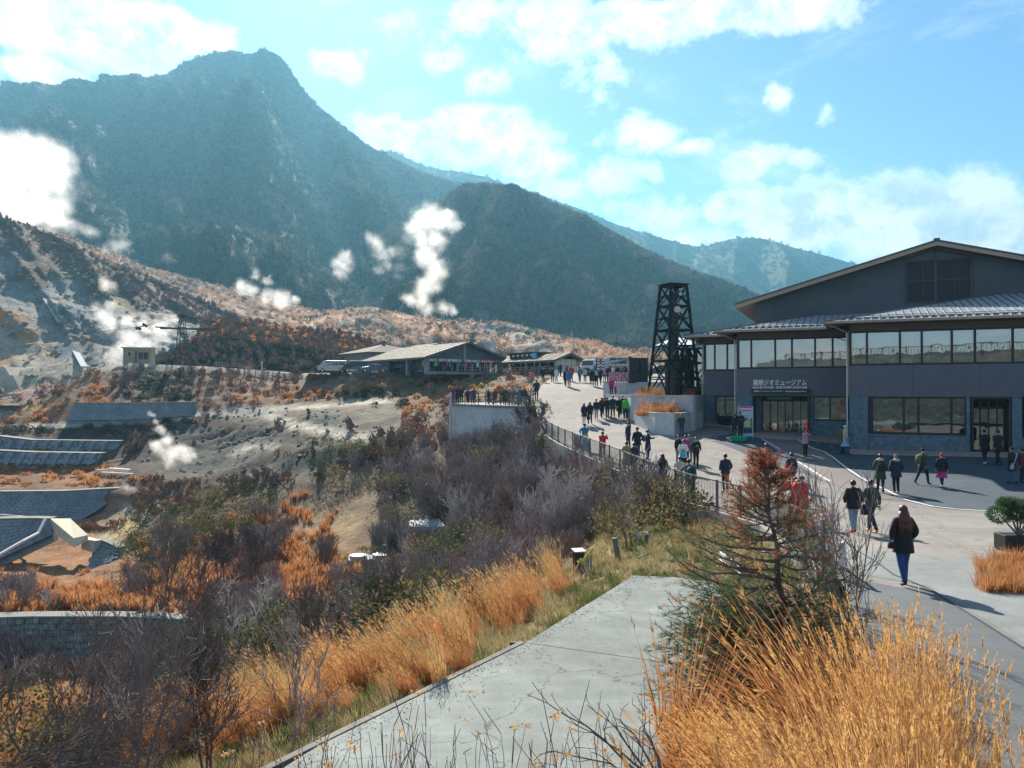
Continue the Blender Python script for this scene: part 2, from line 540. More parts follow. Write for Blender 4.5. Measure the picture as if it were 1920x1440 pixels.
NR = [
 (3,   [(-900,-5.5),(300,-4.6),(900,-4.3),(1300,-3.9),(2400,-3.6)]),
 (6,   [(-900,-8),(0,-6.3),(400,-5.3),(600,-4.7),(1000,-4.68),(1300,-4.5),(1500,-4.1),(2400,-3.7)]),
 (9.5, [(-900,-10),(0,-7.6),(400,-6),(620,-4.8),(1250,-4.7),(1400,-4.3),(1600,-4.0),(1900,-3.9),(2400,-3.8)]),
 (13,  [(-900,-11),(0,-8.8),(400,-7.2),(650,-5.9),(810,-4.75),(1250,-4.7),(1400,-4.3),(1650,-3.95),(2400,-3.9)]),
 (19,  [(-900,-12),(0,-10.2),(400,-8.6),(700,-7.1),(950,-5.8),(1110,-4.9),(1185,-4.7),(1400,-4.45),(1520,-4.2),(2400,-4.2)]),
 (27,  [(-900,-13),(0,-12),(400,-10.3),(700,-9),(950,-7.4),(1100,-6.1),(1240,-5.15),(1370,-4.75),(2400,-4.7)]),
 (35,  [(-900,-16),(0,-14.6),(330,-13.9),(450,-12.2),(700,-10.3),(950,-8.8),(1100,-7),(1180,-5.4),(1215,-4.75),(2400,-4.6)]),
 (44,  [(-900,-18.5),(0,-16.9),(320,-16.2),(420,-13.7),(700,-12),(900,-10.4),(1040,-7.6),(1105,-5.2),(1120,-4.3),(2400,-4.2)]),
 (47.2,[(-900,-17.2),(0,-17.0),(320,-16.2),(400,-14.2),(700,-12.5),(880,-10.8),(1010,-7.4),(1075,-4.9),(1085,-4.1),(2400,-3.9)]),
 (48.7,[(-900,-14.5),(0,-14.4),(400,-14.2),(700,-12.5),(880,-10.6),(1010,-7.2),(1070,-4.9),(1080,-4.0),(2400,-3.8)]),
 (56,  [(-900,-15.2),(0,-14.9),(400,-14.2),(700,-12.6),(850,-10.4),(950,-7.8),(1010,-4.6),(1027,-3.4),(2400,-2.9)]),
 (70,  [(-900,-15.6),(0,-15.3),(200,-15),(400,-13),(600,-11.4),(800,-7.8),(880,-5),(960,-2.6),(998,-1.0),(2400,-.9)]),
 (84.6,[(-900,-13.9),(0,-13.7),(200,-13.6),(260,-12),(400,-9.8),(560,-7.2),(640,-6.1),(730,-5.4),(850,-3.6),(940,-2.2),(1000,0),(2400,.8)]),
 (86,  [(-900,-11.3),(0,-11.0),(230,-11.0),(270,-11.2),(400,-9.5),(560,-6.7),(640,-5.9),(730,-4.9),(850,-3.2),(940,-2),(1000,.3),(2400,1)]),
 (99,  [(-900,-10.4),(0,-10.2),(220,-9.6),(300,-8.6),(400,-7.6),(480,-6.3),(560,-4.6),(640,-3.2),(720,-2.4),(850,-1.0),(940,-.3),(1030,1.8),(2400,2)]),
 (101.4,[(-900,-9.6),(0,-8.5),(190,-8.5),(260,-8.2),(400,-7.2),(480,-5.9),(560,-4.1),(640,-2.9),(720,-2.1),(850,-.7),(940,.2),(1030,2.1),(2400,2.2)]),
 (104.6,[(-900,-9.0),(0,-6.9),(220,-6.7),(300,-6.8),(400,-5.9),(480,-4.7),(560,-3.4),(640,-2.7),(720,-1.7),(850,.3),(940,1),(1035,2.4),(2400,2.3)]),
 (112, [(-900,-8),(0,-4.9),(240,-4.3),(400,-2.6),(560,-2.1),(640,-1.8),(700,-.9),(850,1.6),(940,2.2),(1040,2.6),(2400,2.5)]),
 (115.5,[(-900,-8),(0,-5.4),(60,-4.6),(110,-3.6),(125,-1.9),(365,-1.6),(420,-1.5),(560,-1.2),(640,-.5),(700,.9),(850,2.4),(940,2.6),(2400,2.7)]),
 (118, [(-900,-8),(0,-4.9),(60,-3.6),(125,-1.3),(365,-1.0),(420,-1),(560,-.4),(640,1.0),(690,2.6),(850,2.85),(940,2.85),(2400,2.8)]),
 (131, [(-900,-14),(-40,-6.5),(0,-5.6),(30,-3.2),(100,.3),(170,3.9),(230,4.6),(400,4.15),(560,3.25),(700,3.05),(2400,3.2)]),
 (150, [(-900,-25),(0,-14),(60,-10),(140,1),(200,4.5),(260,5),(400,4.5),(700,3.4),(2400,3.3)]),
 (175, [(-900,-30),(0,-26),(150,-16),(230,-4),(280,4.5),(400,6),(700,4.5),(2400,3.5)]),
]
ground = Loft(NR, -900, 2400, 331, [5,6,6,9,10,9,9,4,4,8,11,12,4,10,5,6,9,5,4,9,7,5], usez=True)
g = ground.g
X, Y = g[..., 0], g[..., 1]
PX, PY = projpx(g)
amp = np.interp(Y, [3, 12, 40, 90, 130], [.08, .16, .4, .45, .35])
rough_debris = np.clip(1 - np.hypot((PX - 520) / 260, (PY - 830) / 70), 0, 1)
n_ = fbm(X * .22, Y * .22, seed=3) * amp + fbm(X * .9, Y * .9, seed=5, oct=4) * amp * .35
ridg = ridged((X + Y * .8) * .16, (Y - X * .3) * .5, seed=8, oct=5) * 1.0 * rough_debris
brush = ((PY > 690) & (PY < 760) & (Y > 112)).astype(float)
n_ = n_ + brush * fbm(X * .6, Y * 1.4, seed=15, oct=4) * .5
g[..., 2] += n_ + ridg
plat = (Y > np.interp(PX, [240, 560, 690], [129.5, 128, 118.5])) & (PX > 235) & (Y < 150)
g[..., 2] = np.where(plat, np.interp(PX, [230, 400, 560, 700, 2400], [4.9, 4.25, 3.2, 3.0, 3.2]) + .06 * n_, g[..., 2])
zp_ = zpl(X, Y)
ex = edge_x(Y)
under = (X > ex - .15) & (Y < 103)
near = np.clip((X - (ex - 2.5)) / 2.3, 0, 1) * (Y < 103) * (Y > 5)
g[..., 2] = g[..., 2] * (1 - near) + np.minimum(g[..., 2], zp_ - .28) * near
g[..., 2] = np.where(under, zp_ - .35, g[..., 2])
pad_in = inpoly(X, Y, PAD)
padc = np.array(PAD)
def seg_dist(x, y, poly):
 best = np.full(np.shape(x), 1e9)
 for i in range(len(poly)):
  a = np.array(poly[i]); b = np.array(poly[(i + 1) % len(poly)]); ab = b - a
  t = np.clip(((x - a[0]) * ab[0] + (y - a[1]) * ab[1]) / (ab @ ab), 0, 1)
  best = np.minimum(best, np.hypot(x - a[0] - t * ab[0], y - a[1] - t * ab[1]))
 return best
pd = seg_dist(X, Y, PAD)
w_ = np.where(pad_in, 1, np.clip(1 - (pd - .2) / 1.2, 0, 1))
g[..., 2] = g[..., 2] * (1 - w_) + np.where(pad_in, PAD_Z - .2, np.minimum(g[..., 2], PAD_Z + .05)) * w_
g[..., 2] = np.where(pad_in | (pd < .25), np.minimum(g[..., 2], PAD_Z - .12), g[..., 2])
OR_, BR, PU, GY, CR, DG, GRN, TAN = (.24,.12,.055), (.14,.08,.05), (.13,.075,.058), (.082,.098,.09), (.42,.385,.31), (.045,.042,.038), (.085,.105,.035), (.27,.19,.10)
seeds = [(0,1300,120,BR),(0,1100,90,OR_),(130,1040,60,OR_),(250,1100,80,OR_),(420,1000,60,BR),(330,1100,60,OR_),(600,1050,70,OR_),(650,980,60,TAN),(680,900,40,TAN),(640,1060,50,TAN),(520,1200,90,BR),(800,1000,120,DG),
         (950,950,100,DG),(1000,1050,60,BR),(1130,1040,50,TAN),(1200,1030,50,GRN),(1260,990,40,GRN),(1300,950,40,GRN),(1150,1000,40,TAN),(1050,1120,30,GRN),(950,1180,40,TAN),(850,1260,40,TAN),(700,1330,50,OR_),(400,1420,120,OR_),
         (900,860,90,DG),(1000,870,40,DG),(800,860,60,BR),(740,850,30,OR_),(560,870,40,GY),(480,830,60,GY),(600,800,60,GY),(400,860,50,GY),(330,840,60,GY),(280,800,40,(.12,.12,.10)),(700,770,50,(.16,.16,.13)),(760,800,40,(.14,.13,.11)),
         (450,930,50,BR),(300,920,40,GY),(270,960,30,(.5,.47,.42)),(240,985,22,(.45,.33,.14)),(215,1000,15,(.45,.36,.2)),(150,895,60,OR_),(60,880,60,OR_),(60,905,50,BR),(240,890,30,DG),(150,812,80,DG),(30,815,50,DG),(250,815,40,DG),
         (60,855,40,BR),(60,785,20,OR_),(120,770,25,(.22,.11,.06)),(200,725,40,(.17,.08,.05)),(110,735,20,(.12,.09,.04)),(60,765,15,(.3,.22,.06)),(160,750,15,(.35,.12,.04)),(300,720,40,DG),(350,740,40,(.13,.075,.055)),(420,720,50,(.18,.09,.055)),(520,720,60,(.19,.095,.055)),(600,735,50,(.22,.11,.06)),(500,745,40,(.24,.12,.06)),(380,790,30,(.16,.11,.08)),(330,800,25,(.12,.09,.07)),(700,730,50,(.16,.10,.06)),
         (780,720,30,GRN),(850,725,50,(.17,.1,.06)),(900,715,30,GRN),(930,735,30,(.2,.13,.08)),(760,750,30,(.2,.12,.07)),(640,690,120,(.22,.16,.11)),(260,684,60,(.3,.27,.2)),(400,690,60,(.2,.13,.07)),(500,697,60,(.3,.27,.22)),
         (1800,1100,200,TAN),(1500,1250,100,BR),(1700,1400,150,BR),(300,650,60,(.2,.2,.18))]
PX, PY = projpx(g)
gc = seeds_color(PX, PY, seeds, seed=1, warp=22, power=2.6)
def band(px, py, pts, w):
 pts = np.array(pts, float); best = np.full(px.shape, 1e9)
 for a, b in zip(pts[:-1], pts[1:]):
  ab = b - a; s2 = np.array([1, 2.2])
  t = np.clip(((px - a[0]) * ab[0] + (py - a[1]) * ab[1]) / (ab @ ab), 0, 1)
  best = np.minimum(best, np.hypot(px - a[0] - t * ab[0], (py - a[1] - t * ab[1]) * 2.4))
 return np.clip(1.4 - best / w + .35 * fbm(px * .05, py * .1, seed=44), 0, 1)
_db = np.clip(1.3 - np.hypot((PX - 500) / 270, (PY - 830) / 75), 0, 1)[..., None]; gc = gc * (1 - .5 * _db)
tr = band(PX, PY, [(60,800),(120,797),(250,790),(360,780),(440,772),(560,764),(640,757),(720,752)], 13) * (Y > 95)
tr = np.maximum(tr, band(PX, PY, [(440,772),(500,775),(530,790),(580,803),(640,815),(700,824)], 22) * (Y > 75) * (Y < 118))
tr = np.maximum(tr, .8 * band(PX, PY, [(440,850),(470,838),(510,835)], 14) * (Y > 75) * (Y < 118))
gc = gc * (1 - tr[..., None]) + np.array(CR) * tr[..., None]
tr2 = ((Y > 119) & (PY > 676) & (PY < 690) & (PX > 225) & (PX < 400))[..., None]
gc = np.where(tr2, np.array((.38, .34, .27)), gc)
pc = band(PX, PY, [(400,690),(480,695),(600,700),(700,703)], 9) * (Y > 110)
gc = gc * (1 - pc[..., None]) + np.array((.36,.33,.28)) * pc[..., None]
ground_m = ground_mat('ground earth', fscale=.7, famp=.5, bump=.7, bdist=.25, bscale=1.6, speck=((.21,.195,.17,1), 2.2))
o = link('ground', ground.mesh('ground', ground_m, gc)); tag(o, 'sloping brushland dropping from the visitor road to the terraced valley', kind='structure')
hb = np.array([[(x, y, -3.75 + (1.95 if y < 1 else 1.95 * max(0, 1 - (y - 1) / 3)) + .15 * math.sin(x * .7 + y)) for x in np.linspace(-70, 70, 36)] for y in np.linspace(-70, 3.4, 40)])
hb[..., 2] += np.interp(hb[..., 1], [-30, -17, -15, -5, 4], [7.4, 6.9, 6.6, .2, 0]) * np.interp(hb[..., 0], [-40, -22, 70], [0, 1, 1])
hb[..., 2] -= np.clip(-hb[..., 0] - 4, 0, 60) * .2 * (hb[..., 1] > -4)
class _L(Loft):
 def __init__(s, g): s.g = g
bl = _L(hb)
o = link('ground_behind', bl.mesh('ground_behind', ground_m, np.broadcast_to(np.array((.06,.075,.07)), hb.shape)))
tag(o, 'grassy mound beneath and behind the viewpoint', kind='structure')
rb = MB(); m_rb = mat('brown terrace rail', (.05,.035,.03), .7, .1)
for q in range(-18, 50):
 for w in (0, .33, .66): rb.box(q + w - .03, -15.8, 4.6, q + w + .03, -15.75, 6.0)
 if q % 3 == 0: rb.box(q - .08, -15.9, 4.2, q + .08, -15.7, 6.15)
rb.box(-18, -15.85, 5.95, 50, -15.7, 6.08); tag(rb.build('terrace_railing', m_rb), 'brown railing on the bank behind the viewpoint, mirrored in the museum windows', 'railing')
m_base = mat('far valley floor', (.09,.085,.06), scale=.01)
MB().quad((-3900,-300,-60),(3900,-300,-60),(3900,2550,-60),(-3900,2550,-60)).build('valley_floor', m_base)['kind'] = 'structure'
bpy.data.objects['valley_floor']['label'] = 'far valley floor running out to the horizon'
VR = [
 (None, [(-900,1000,165),(0,900,165),(250,800,170),(460,720,180)]),
 (None, [(-900,760,190),(0,770,185),(60,770,188),(130,728,195),(250,692,205),(460,660,215)]),
 (None, [(-900,640,230),(0,660,222),(150,640,230),(300,640,238),(460,640,245)]),
 (None, [(-900,480,285),(0,520,268),(150,560,268),(300,590,270),(460,612,275)]),
 (None, [(-900,330,318),(0,420,305),(110,458,303),(200,500,300),(300,540,300),(370,570,300),(430,596,300),(460,612,300)]),
 (None, [(-900,210,335),(-300,310,325),(0,404,314),(55,420,314),(110,444,312),(200,487,310),(300,527,308),(370,560,306),(430,588,304),(460,606,302)]),
 (None, [(-900,300,380),(0,440,380),(200,520,380),(300,560,380),(430,620,380),(460,640,380)]),
]
vol = Loft(VR, -900, 460, 274, [10, 26, 36, 22, 8, 6])
g = vol.g; PX, PY = projpx(g); X, Y = g[..., 0], g[..., 1]
fade = np.clip((vol.t - .3) / .7, 0, 1) * np.clip((5 - vol.t) / .6, .12, 1)
dsp = ridged(PX * .010 + vol.t[:, None] * .5, vol.t[:, None] * .7 + PX * .003, oct=5, seed=21) * 5.5 + fbm(X * .05, g[..., 2] * .08, seed=23, oct=5) * 5
dsp += ridged((PX + 40 * vol.t[:, None]) * .035, vol.t[:, None] * 1.6, oct=4, seed=27) * 1.6
dsp = dsp * (1 - .7 * ((PX < 200) & (PY > 640)))
g[..., 1] -= dsp * fade[:, None] * .9
g[..., 2] += dsp * fade[:, None] * .35
PX, PY = projpx(g)
VG, VB, VO, VC, VP = (.21,.235,.24), (.12,.07,.045), (.42,.21,.075), (.43,.37,.28), (.14,.105,.09)
seeds = [(0,440,60,VP),(60,450,50,VB),(120,490,60,VB),(200,540,60,VB),(260,570,40,VB),(250,530,30,VP),(330,570,50,VP),(390,590,40,VP),(300,590,30,(.25,.22,.18)),(60,520,50,VB),(0,500,30,VG),(30,560,60,VG),(100,540,50,VG),(90,600,50,VG),
         (160,590,50,VG),(210,570,25,(.45,.36,.22)),(110,560,16,(.5,.42,.3)),(150,640,25,VO),(130,660,50,VG),(230,620,60,(.33,.33,.31)),(300,630,50,(.33,.33,.30)),(20,590,30,VO),(60,625,26,VO),(0,640,40,VC),(100,660,20,VO),(60,670,40,VC),(130,690,30,VC),
         (0,680,26,VO),(40,730,60,VC),(90,720,12,VB),(0,760,80,VC),(150,700,20,VC),(330,650,60,VG),(-300,500,200,VG),(-300,400,120,VP),(-300,650,150,VC)]
vc = seeds_color(PX, PY, seeds, seed=31, warp=26, power=3.2, ws=.03)
vol_m = ground_mat('volcanic slope', fscale=.12, famp=.38, bump=.9, bdist=2.2, bscale=.30, speck=((.50,.46,.38,1), .30))
o = link('volcanic_slope', vol.mesh('volcanic_slope', vol_m, vc)); tag(o, 'bare pale volcanic slope scarred grey, rust and ochre', kind='structure')
HR = [
 (None, [(255,700,146),(300,700,148),(560,705,148),(760,704,148),(1100,704,150)]),
 (None, [(255,680,152),(300,672,154),(420,668,155),(560,678,156),(700,684,154),(760,694,152),(1100,700,156)]),
 (None, [(255,685,160),(300,676,160),(345,658,162),(420,636,164),(560,645,164),(700,662,160),(760,688,160),(1100,700,166)]),
 (None, [(255,690,168),(285,680,168),(310,664,170),(335,654,171),(355,636,173),(375,620,175),(400,603,177),(425,596,178),(500,606,182),(560,614,182),(640,630,178),(700,646,172),(745,672,170),(800,695,172),(1100,700,180)]),
 (None, [(255,720,200),(345,660,205),(420,640,210),(560,640,215),(700,680,210),(1100,715,220)]),
]
hill = Loft(HR, 255, 1100, 170, [7, 9, 12, 7])
g = hill.g; PX, PY = projpx(g)
g[..., 2] += fbm(g[..., 0] * .12, g[..., 1] * .12, seed=41) * 1.2 * np.clip(hill.t, 0, 1)[:, None]
PX, PY = projpx(g)
hc = seeds_color(PX, PY, [(350,670,60,DG),(480,670,70,DG),(600,680,60,DG),(420,650,30,(.06,.06,.045)),(400,612,40,(.42,.22,.06)),(470,620,40,(.38,.2,.07)),(520,638,40,(.35,.2,.07)),(600,620,40,(.25,.13,.08)),(680,650,40,(.22,.12,.08)),(340,640,30,BR),(800,690,60,(.3,.25,.2))], seed=43, warp=20)
o = link('brush_hill', hill.mesh('brush_hill', ground_m, hc)); tag(o, 'low hill with dark brush on its face and orange grass on top', kind='structure')
LR = [
 (None, [(200,760,185),(700,735,195),(1300,720,200),(2400,760,200)]),
 (None, [(200,700,230),(400,690,235),(700,690,240),(1000,690,240),(1300,700,235),(2400,730,230)]),
 (None, [(200,600,300),(400,620,310),(600,650,305),(800,650,310),(1000,655,305),(1150,670,300),(1300,690,300),(2400,720,290)]),
 (None, [(0,430,410),(100,450,420),(200,492,425),(300,530,430),(400,555,430),(500,580,430),(600,602,420),(700,605,430),(800,615,430),(900,622,420),(1000,635,410),(1150,660,400),(1300,680,380),(2400,720,360)]),
 (None, [(-600,300,480),(0,398,480),(110,436,480),(200,472,482),(300,506,484),(400,533,488),(500,560,492),(600,584,500),(700,572,520),(800,590,520),(900,600,510),(1000,620,490),(1100,640,480),(1200,658,470),(1400,690,440),(2400,730,400)]),
 (None, [(-600,400,560),(0,460,560),(300,560,560),(600,600,570),(1400,700,520),(2400,740,480)]),
]
low = Loft(LR, -600, 2400, 301, [8, 16, 26, 26, 6])
g = low.g; PX, PY = projpx(g)
f_ = (np.clip(low.t, 0, 1) * np.clip((4.1 - low.t), .15, 1))[:, None]
dsp = fbm(g[..., 0] * .02, g[..., 1] * .02, seed=51, oct=5) * 7 + ridged(PX * .012, low.t[:, None] * .8, oct=4, seed=53) * 4
g[..., 2] += dsp * f_ * .8
g[..., 1] -= dsp * f_ * 1.5
PX, PY = projpx(g)
LB, LO, LG, LD = (.26,.175,.135), (.52,.30,.17), (.36,.34,.31), (.075,.072,.065)
seeds = [(100,440,60,LB),(200,490,50,LB),(300,530,50,(.15,.115,.10)),(400,560,50,LB),(350,530,20,LD),(250,500,20,LD),(500,580,50,LB),(480,560,24,LD),(610,592,30,LO),(560,600,30,LO),(650,620,50,LB),(700,600,40,(.2,.13,.1)),(730,590,24,LO),(750,560,30,(.25,.17,.12)),
         (700,650,60,LB),(800,640,50,LB),(820,610,30,LO),(850,640,30,LD),(900,650,40,LG),(880,600,30,LB),(960,640,26,LO),(1000,640,50,LG),(940,620,30,LD),(1050,660,30,LO),(1000,680,40,LB),(1080,640,26,LO),(1100,680,50,(.3,.19,.13)),(1150,660,30,LO),(1200,690,60,LB),(1300,700,80,LB),(1800,710,300,LB)]
lc = seeds_color(PX, PY, seeds, seed=55, warp=38, power=3.0, ws=.02)
low_m = ground_mat('mountain skirts', fscale=.10, famp=.55, bump=1.0, bdist=2.0, bscale=.25, speck=((.45,.40,.34,1), .12))
o = link('mountain_skirt', low.mesh('mountain_skirt', low_m, lc)); tag(o, 'rust brown lower slopes at the foot of the mountains', kind='structure')
SIL1 = [(-1500,230),(-600,190),(-200,172),(0,163),(60,166),(100,166),(150,159),(200,154),(250,150),(300,146),(320,132),(340,116),(370,104),(400,96),(425,92),(445,94),(462,100),(475,96),(490,87),(503,92),(520,100),(532,112),(545,131),(556,150),(575,175),(600,202),(650,242),(700,279),(740,300),(780,318),(815,332),(850,341),(890,346),(930,358),(1000,392),(1100,440),(1400,600),(1700,700)]
MR = [
 (None, [(-1500,720,440),(0,680,440),(600,680,450),(1000,700,470),(1700,760,430)]),
 (None, [(-1500,520,650),(0,470,640),(200,500,620),(400,520,620),(600,560,630),(800,580,640),(900,610,640),(1700,740,600)]),
 (None, [(-1500,420,950),(0,330,900),(200,345,880),(400,350,880),(500,390,880),(600,440,880),(800,500,900),(1000,620,880),(1700,720,850)]),
 (None, [(-1500,300,1250),(0,235,1200),(200,235,1180),(330,200,1160),(450,190,1140),(550,250,1150),(600,300,1160),(700,350,1180),(830,430,1180),(1000,560,1150),(1700,700,1100)]),
 (1420, SIL1),
 (1800, [(a, b + 60) for a, b in SIL1]),
]
mtn = Loft(MR, -1500, 1700, 700, [8, 36, 44, 54, 6], kk=1, keep=4)
g = mtn.g; PX, PY = projpx(g)
tt = mtn.t[:, None]
f_ = np.clip(tt - .2, 0, 1) * np.clip((4 - tt) * 2.2, 0, 1)
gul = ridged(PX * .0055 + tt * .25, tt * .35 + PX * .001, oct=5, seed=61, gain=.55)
dsp = gul * 60 + fbm(PX * .008, tt * 1.3, seed=63, oct=5) * 60 + ridged(PX * .02 - tt * .4, tt * .9, oct=3, seed=64) * 16
crag = np.exp(-((PX - 545 - 30 * (4 - tt)) / 55) ** 2) * np.clip(tt - 2.2, 0, 1)
dsp = dsp - crag * 60
g[..., 1] -= dsp * f_ * 1.3
g[..., 2] += dsp * f_ * .30 + (fbm(g[..., 0] * .03, tt * 5, seed=66, oct=4) * 2 * np.clip(tt, 0, 1))
PX, PY = projpx(g)
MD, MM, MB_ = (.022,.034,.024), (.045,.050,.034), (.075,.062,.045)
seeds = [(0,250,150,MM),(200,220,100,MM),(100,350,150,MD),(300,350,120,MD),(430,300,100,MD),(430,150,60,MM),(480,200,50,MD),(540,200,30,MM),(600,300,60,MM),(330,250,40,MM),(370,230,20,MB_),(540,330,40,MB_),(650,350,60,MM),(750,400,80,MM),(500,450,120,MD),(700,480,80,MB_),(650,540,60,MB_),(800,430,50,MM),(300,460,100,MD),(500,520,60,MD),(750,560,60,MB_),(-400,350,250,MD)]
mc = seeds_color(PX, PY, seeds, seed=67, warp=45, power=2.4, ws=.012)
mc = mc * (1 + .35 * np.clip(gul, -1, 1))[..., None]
mtn_m = ground_mat('wooded mountain', fscale=.02, famp=.35, bump=1.0, bdist=9, bscale=.07, speck=((.10,.085,.065,1), .05))
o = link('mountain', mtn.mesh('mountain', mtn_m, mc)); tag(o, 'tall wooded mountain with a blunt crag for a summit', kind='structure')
SIL2 = [(600,600),(680,540),(740,465),(790,412),(820,382),(845,363),(865,353),(885,349),(905,347),(935,351),(965,355),(1000,368),(1050,386),(1100,410),(1150,440),(1200,468),(1250,492),(1300,512),(1340,526),(1400,546),(1440,564),(1500,595),(1600,640),(1800,700),(2600,760)]
RR = [
 (None, [(600,720,430),(800,690,440),(1000,700,440),(1300,720,430),(1800,760,400),(2600,790,400)]),
 (None, [(600,680,500),(700,640,510),(800,600,520),(900,600,520),(1000,610,520),(1150,640,510),(1300,670,500),(1430,690,480),(1800,740,450),(2600,780,440)]),
 (None, [(600,660,620),(700,610,640),(780,540,650),(850,490,660),(900,470,670),(1000,480,670),(1150,550,650),(1300,610,620),(1430,650,600),(1800,720,560),(2600,775,540)]),
 (None, [(a, b, 880 - max(0, a - 900) * .15 + max(0, 870 - a) * 2.2) for a, b in SIL2]),
 (None, [(a, b + 40, 1060 + max(0, 870 - a) * 2.4) for a, b in SIL2]),
]
rid = Loft(RR, 600, 2600, 500, [10, 36, 50, 6], kk=1, keep=3)
g = rid.g; PX, PY = projpx(g); tt = rid.t[:, None]
f_ = np.clip(tt - .2, 0, 1) * np.clip((3 - tt) * 2.2, 0, 1)
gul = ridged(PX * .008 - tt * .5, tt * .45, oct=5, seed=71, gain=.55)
dsp = gul * 34 + fbm(PX * .012, tt * 1.5, seed=73, oct=5) * 26
g[..., 1] -= dsp * f_ * 1.3
g[..., 2] += dsp * f_ * .32 + fbm(g[..., 0] * .04, tt * 6, seed=76, oct=4) * 2.2 * np.clip(tt, 0, 1)
PX, PY = projpx(g)
RD, RB = (.030,.048,.032), (.115,.085,.065)
seeds = [(880,380,40,RB),(940,370,40,RB),(860,450,40,RB),(960,430,70,RD),(1050,450,70,RD),(1050,400,22,RB),(1150,500,80,RD),(1150,452,18,RB),(1250,505,18,RB),(1350,545,18,RB),(1000,540,60,RB),(900,540,50,RB),(1100,590,60,RD),(1200,560,40,RB),(1230,540,60,RD),(1300,600,80,RD),(1330,560,40,RD),(1180,640,40,RB),(1060,610,30,(.2,.19,.17)),(1400,640,80,RD),(820,520,50,RB),(1150,520,20,RB),(1900,740,300,RD)]
rc = seeds_color(PX, PY, seeds, seed=77, warp=40, power=2.6, ws=.02)
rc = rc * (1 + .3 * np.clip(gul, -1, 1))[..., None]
rid_m = ground_mat('wooded ridge', fscale=.04, famp=.45, bump=1.0, bdist=6, bscale=.12, speck=((.15,.11,.085,1), .1))
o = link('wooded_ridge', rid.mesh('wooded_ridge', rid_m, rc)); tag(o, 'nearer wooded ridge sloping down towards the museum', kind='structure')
SIL3 = [(400,400),(640,310),(700,280),(740,284),(790,306),(830,316),(905,330),(950,345),(1010,362),(1050,378),(1100,396),(1150,416),(1200,432),(1260,450),(1300,460),(1330,463),(1350,454),(1372,449),(1400,447),(1430,450),(1470,458),(1510,470),(1560,482),(1600,492),(1660,512),(1750,545),(1900,600),(2800,700)]
FR = [
 (1250, [(400,700),(1200,700),(2800,790)]),
 (1600, [(400,520),(900,500),(1200,560),(1350,560),(1600,600),(2800,740)]),
 (2050, SIL3),
 (2450, [(a, b + 40) for a, b in SIL3]),
]
farr = Loft(FR, 400, 2800, 480, [14, 40, 5], kk=1, keep=2)
g = farr.g; PX, PY = projpx(g); tt = farr.t[:, None]
f_ = np.clip(tt, 0, 1) * np.clip((2 - tt) * 2.5, 0, 1)
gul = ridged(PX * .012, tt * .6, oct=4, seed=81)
g[..., 1] -= gul * 80 * f_
g[..., 2] += gul * 23 * f_ + fbm(g[..., 0] * .015, tt * 6, seed=86, oct=4) * 6
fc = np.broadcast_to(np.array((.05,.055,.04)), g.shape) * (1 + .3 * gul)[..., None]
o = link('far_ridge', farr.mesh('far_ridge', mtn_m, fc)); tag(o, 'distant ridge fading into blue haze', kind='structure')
def tuft_mesh(name, n, m, rg, h=1.0, w=.45, blade=.16, up=.5):
 vs, fs = [], []
 for k in range(n):
  a = rg.random() * 6.283; r = w * math.sqrt(rg.random()); z = h * (.25 + .75 * rg.random()) * (1 - .5 * (r / w) ** 2)
  c = np.array([r * math.cos(a), r * math.sin(a), z])
  d = rg.normal(0, 1, 3); d[2] = abs(d[2]) + up; d /= np.linalg.norm(d)
  e = np.cross(d, rg.normal(0, 1, 3)); e /= np.linalg.norm(e)
  L = blade * (.7 + .8 * rg.random())
  i = len(vs)
  vs += [tuple(c - d * L - e * L * .45), tuple(c - d * L * .6 + e * L * .5), tuple(c + d * L)]
  fs.append((i, i + 1, i + 2))
 for k in range(2):
  i = len(vs); a = k * 1.57
  vs += [(-.02 * math.cos(a), -.02 * math.sin(a), -.3), (.02 * math.cos(a), .02 * math.sin(a), -.3), (0, 0, h * .8)]
  fs.append((i, i + 1, i + 2))
 me = bpy.data.meshes.new(name); me.from_pydata(vs, [], fs); me.materials.append(m); me.update()
 return me
def wood_mat(name, a, b, transl=.25):
 if name in _mats: return _mats[name]
 m = bpy.data.materials.new(name); m.use_nodes = True
 t = NT(m.node_tree); bs = m.node_tree.nodes['Principled BSDF']
 ri = t.n('ShaderNodeObjectInfo').outputs['Random']
 pos = t.n('ShaderNodeNewGeometry').outputs['Position']
 k = t.math('ADD', t.math('MULTIPLY', ri, .55), t.math('MULTIPLY', t.noise(pos, .02, 3), .5), clamp=True)
 c = t.mix(k, a, b)
 t.put(bs.inputs['Base Color'], c); bs.inputs['Roughness'].default_value = .9; bs.inputs['Specular IOR Level'].default_value = .1
 tr = t.n('ShaderNodeBsdfTranslucent'); t.put(tr.inputs[0], c)
 mx = t.n('ShaderNodeMixShader'); mx.inputs[0].default_value = transl
 t.put(mx.inputs[1], bs.outputs[0]); t.put(mx.inputs[2], tr.outputs[0])
 t.put(m.node_tree.nodes['Material Output'].inputs[0], mx.outputs[0])
 _mats[name] = m
 return m
wood_dark = wood_mat('wood evergreen', (.018,.032,.022), (.05,.055,.035))
wood_bare = wood_mat('wood bare', (.065,.062,.055), (.15,.13,.11))
brush_warm = wood_mat('brush warm', (.30,.18,.12), (.50,.33,.22), .45)
tufts_e = [tuft_mesh('evergreen_tuft', 26, wood_dark, np.random.default_rng(5 + k), 1.0, .5, .2) for k in range(3)]
tufts_b = [tuft_mesh('bare_tuft', 30, wood_bare, np.random.default_rng(15 + k), 1.0, .5, .17, 1.2) for k in range(3)]
tufts_w = [tuft_mesh('brush_tuft', 22, brush_warm, np.random.default_rng(25 + k), .8, .6, .2, 1.0) for k in range(3)]
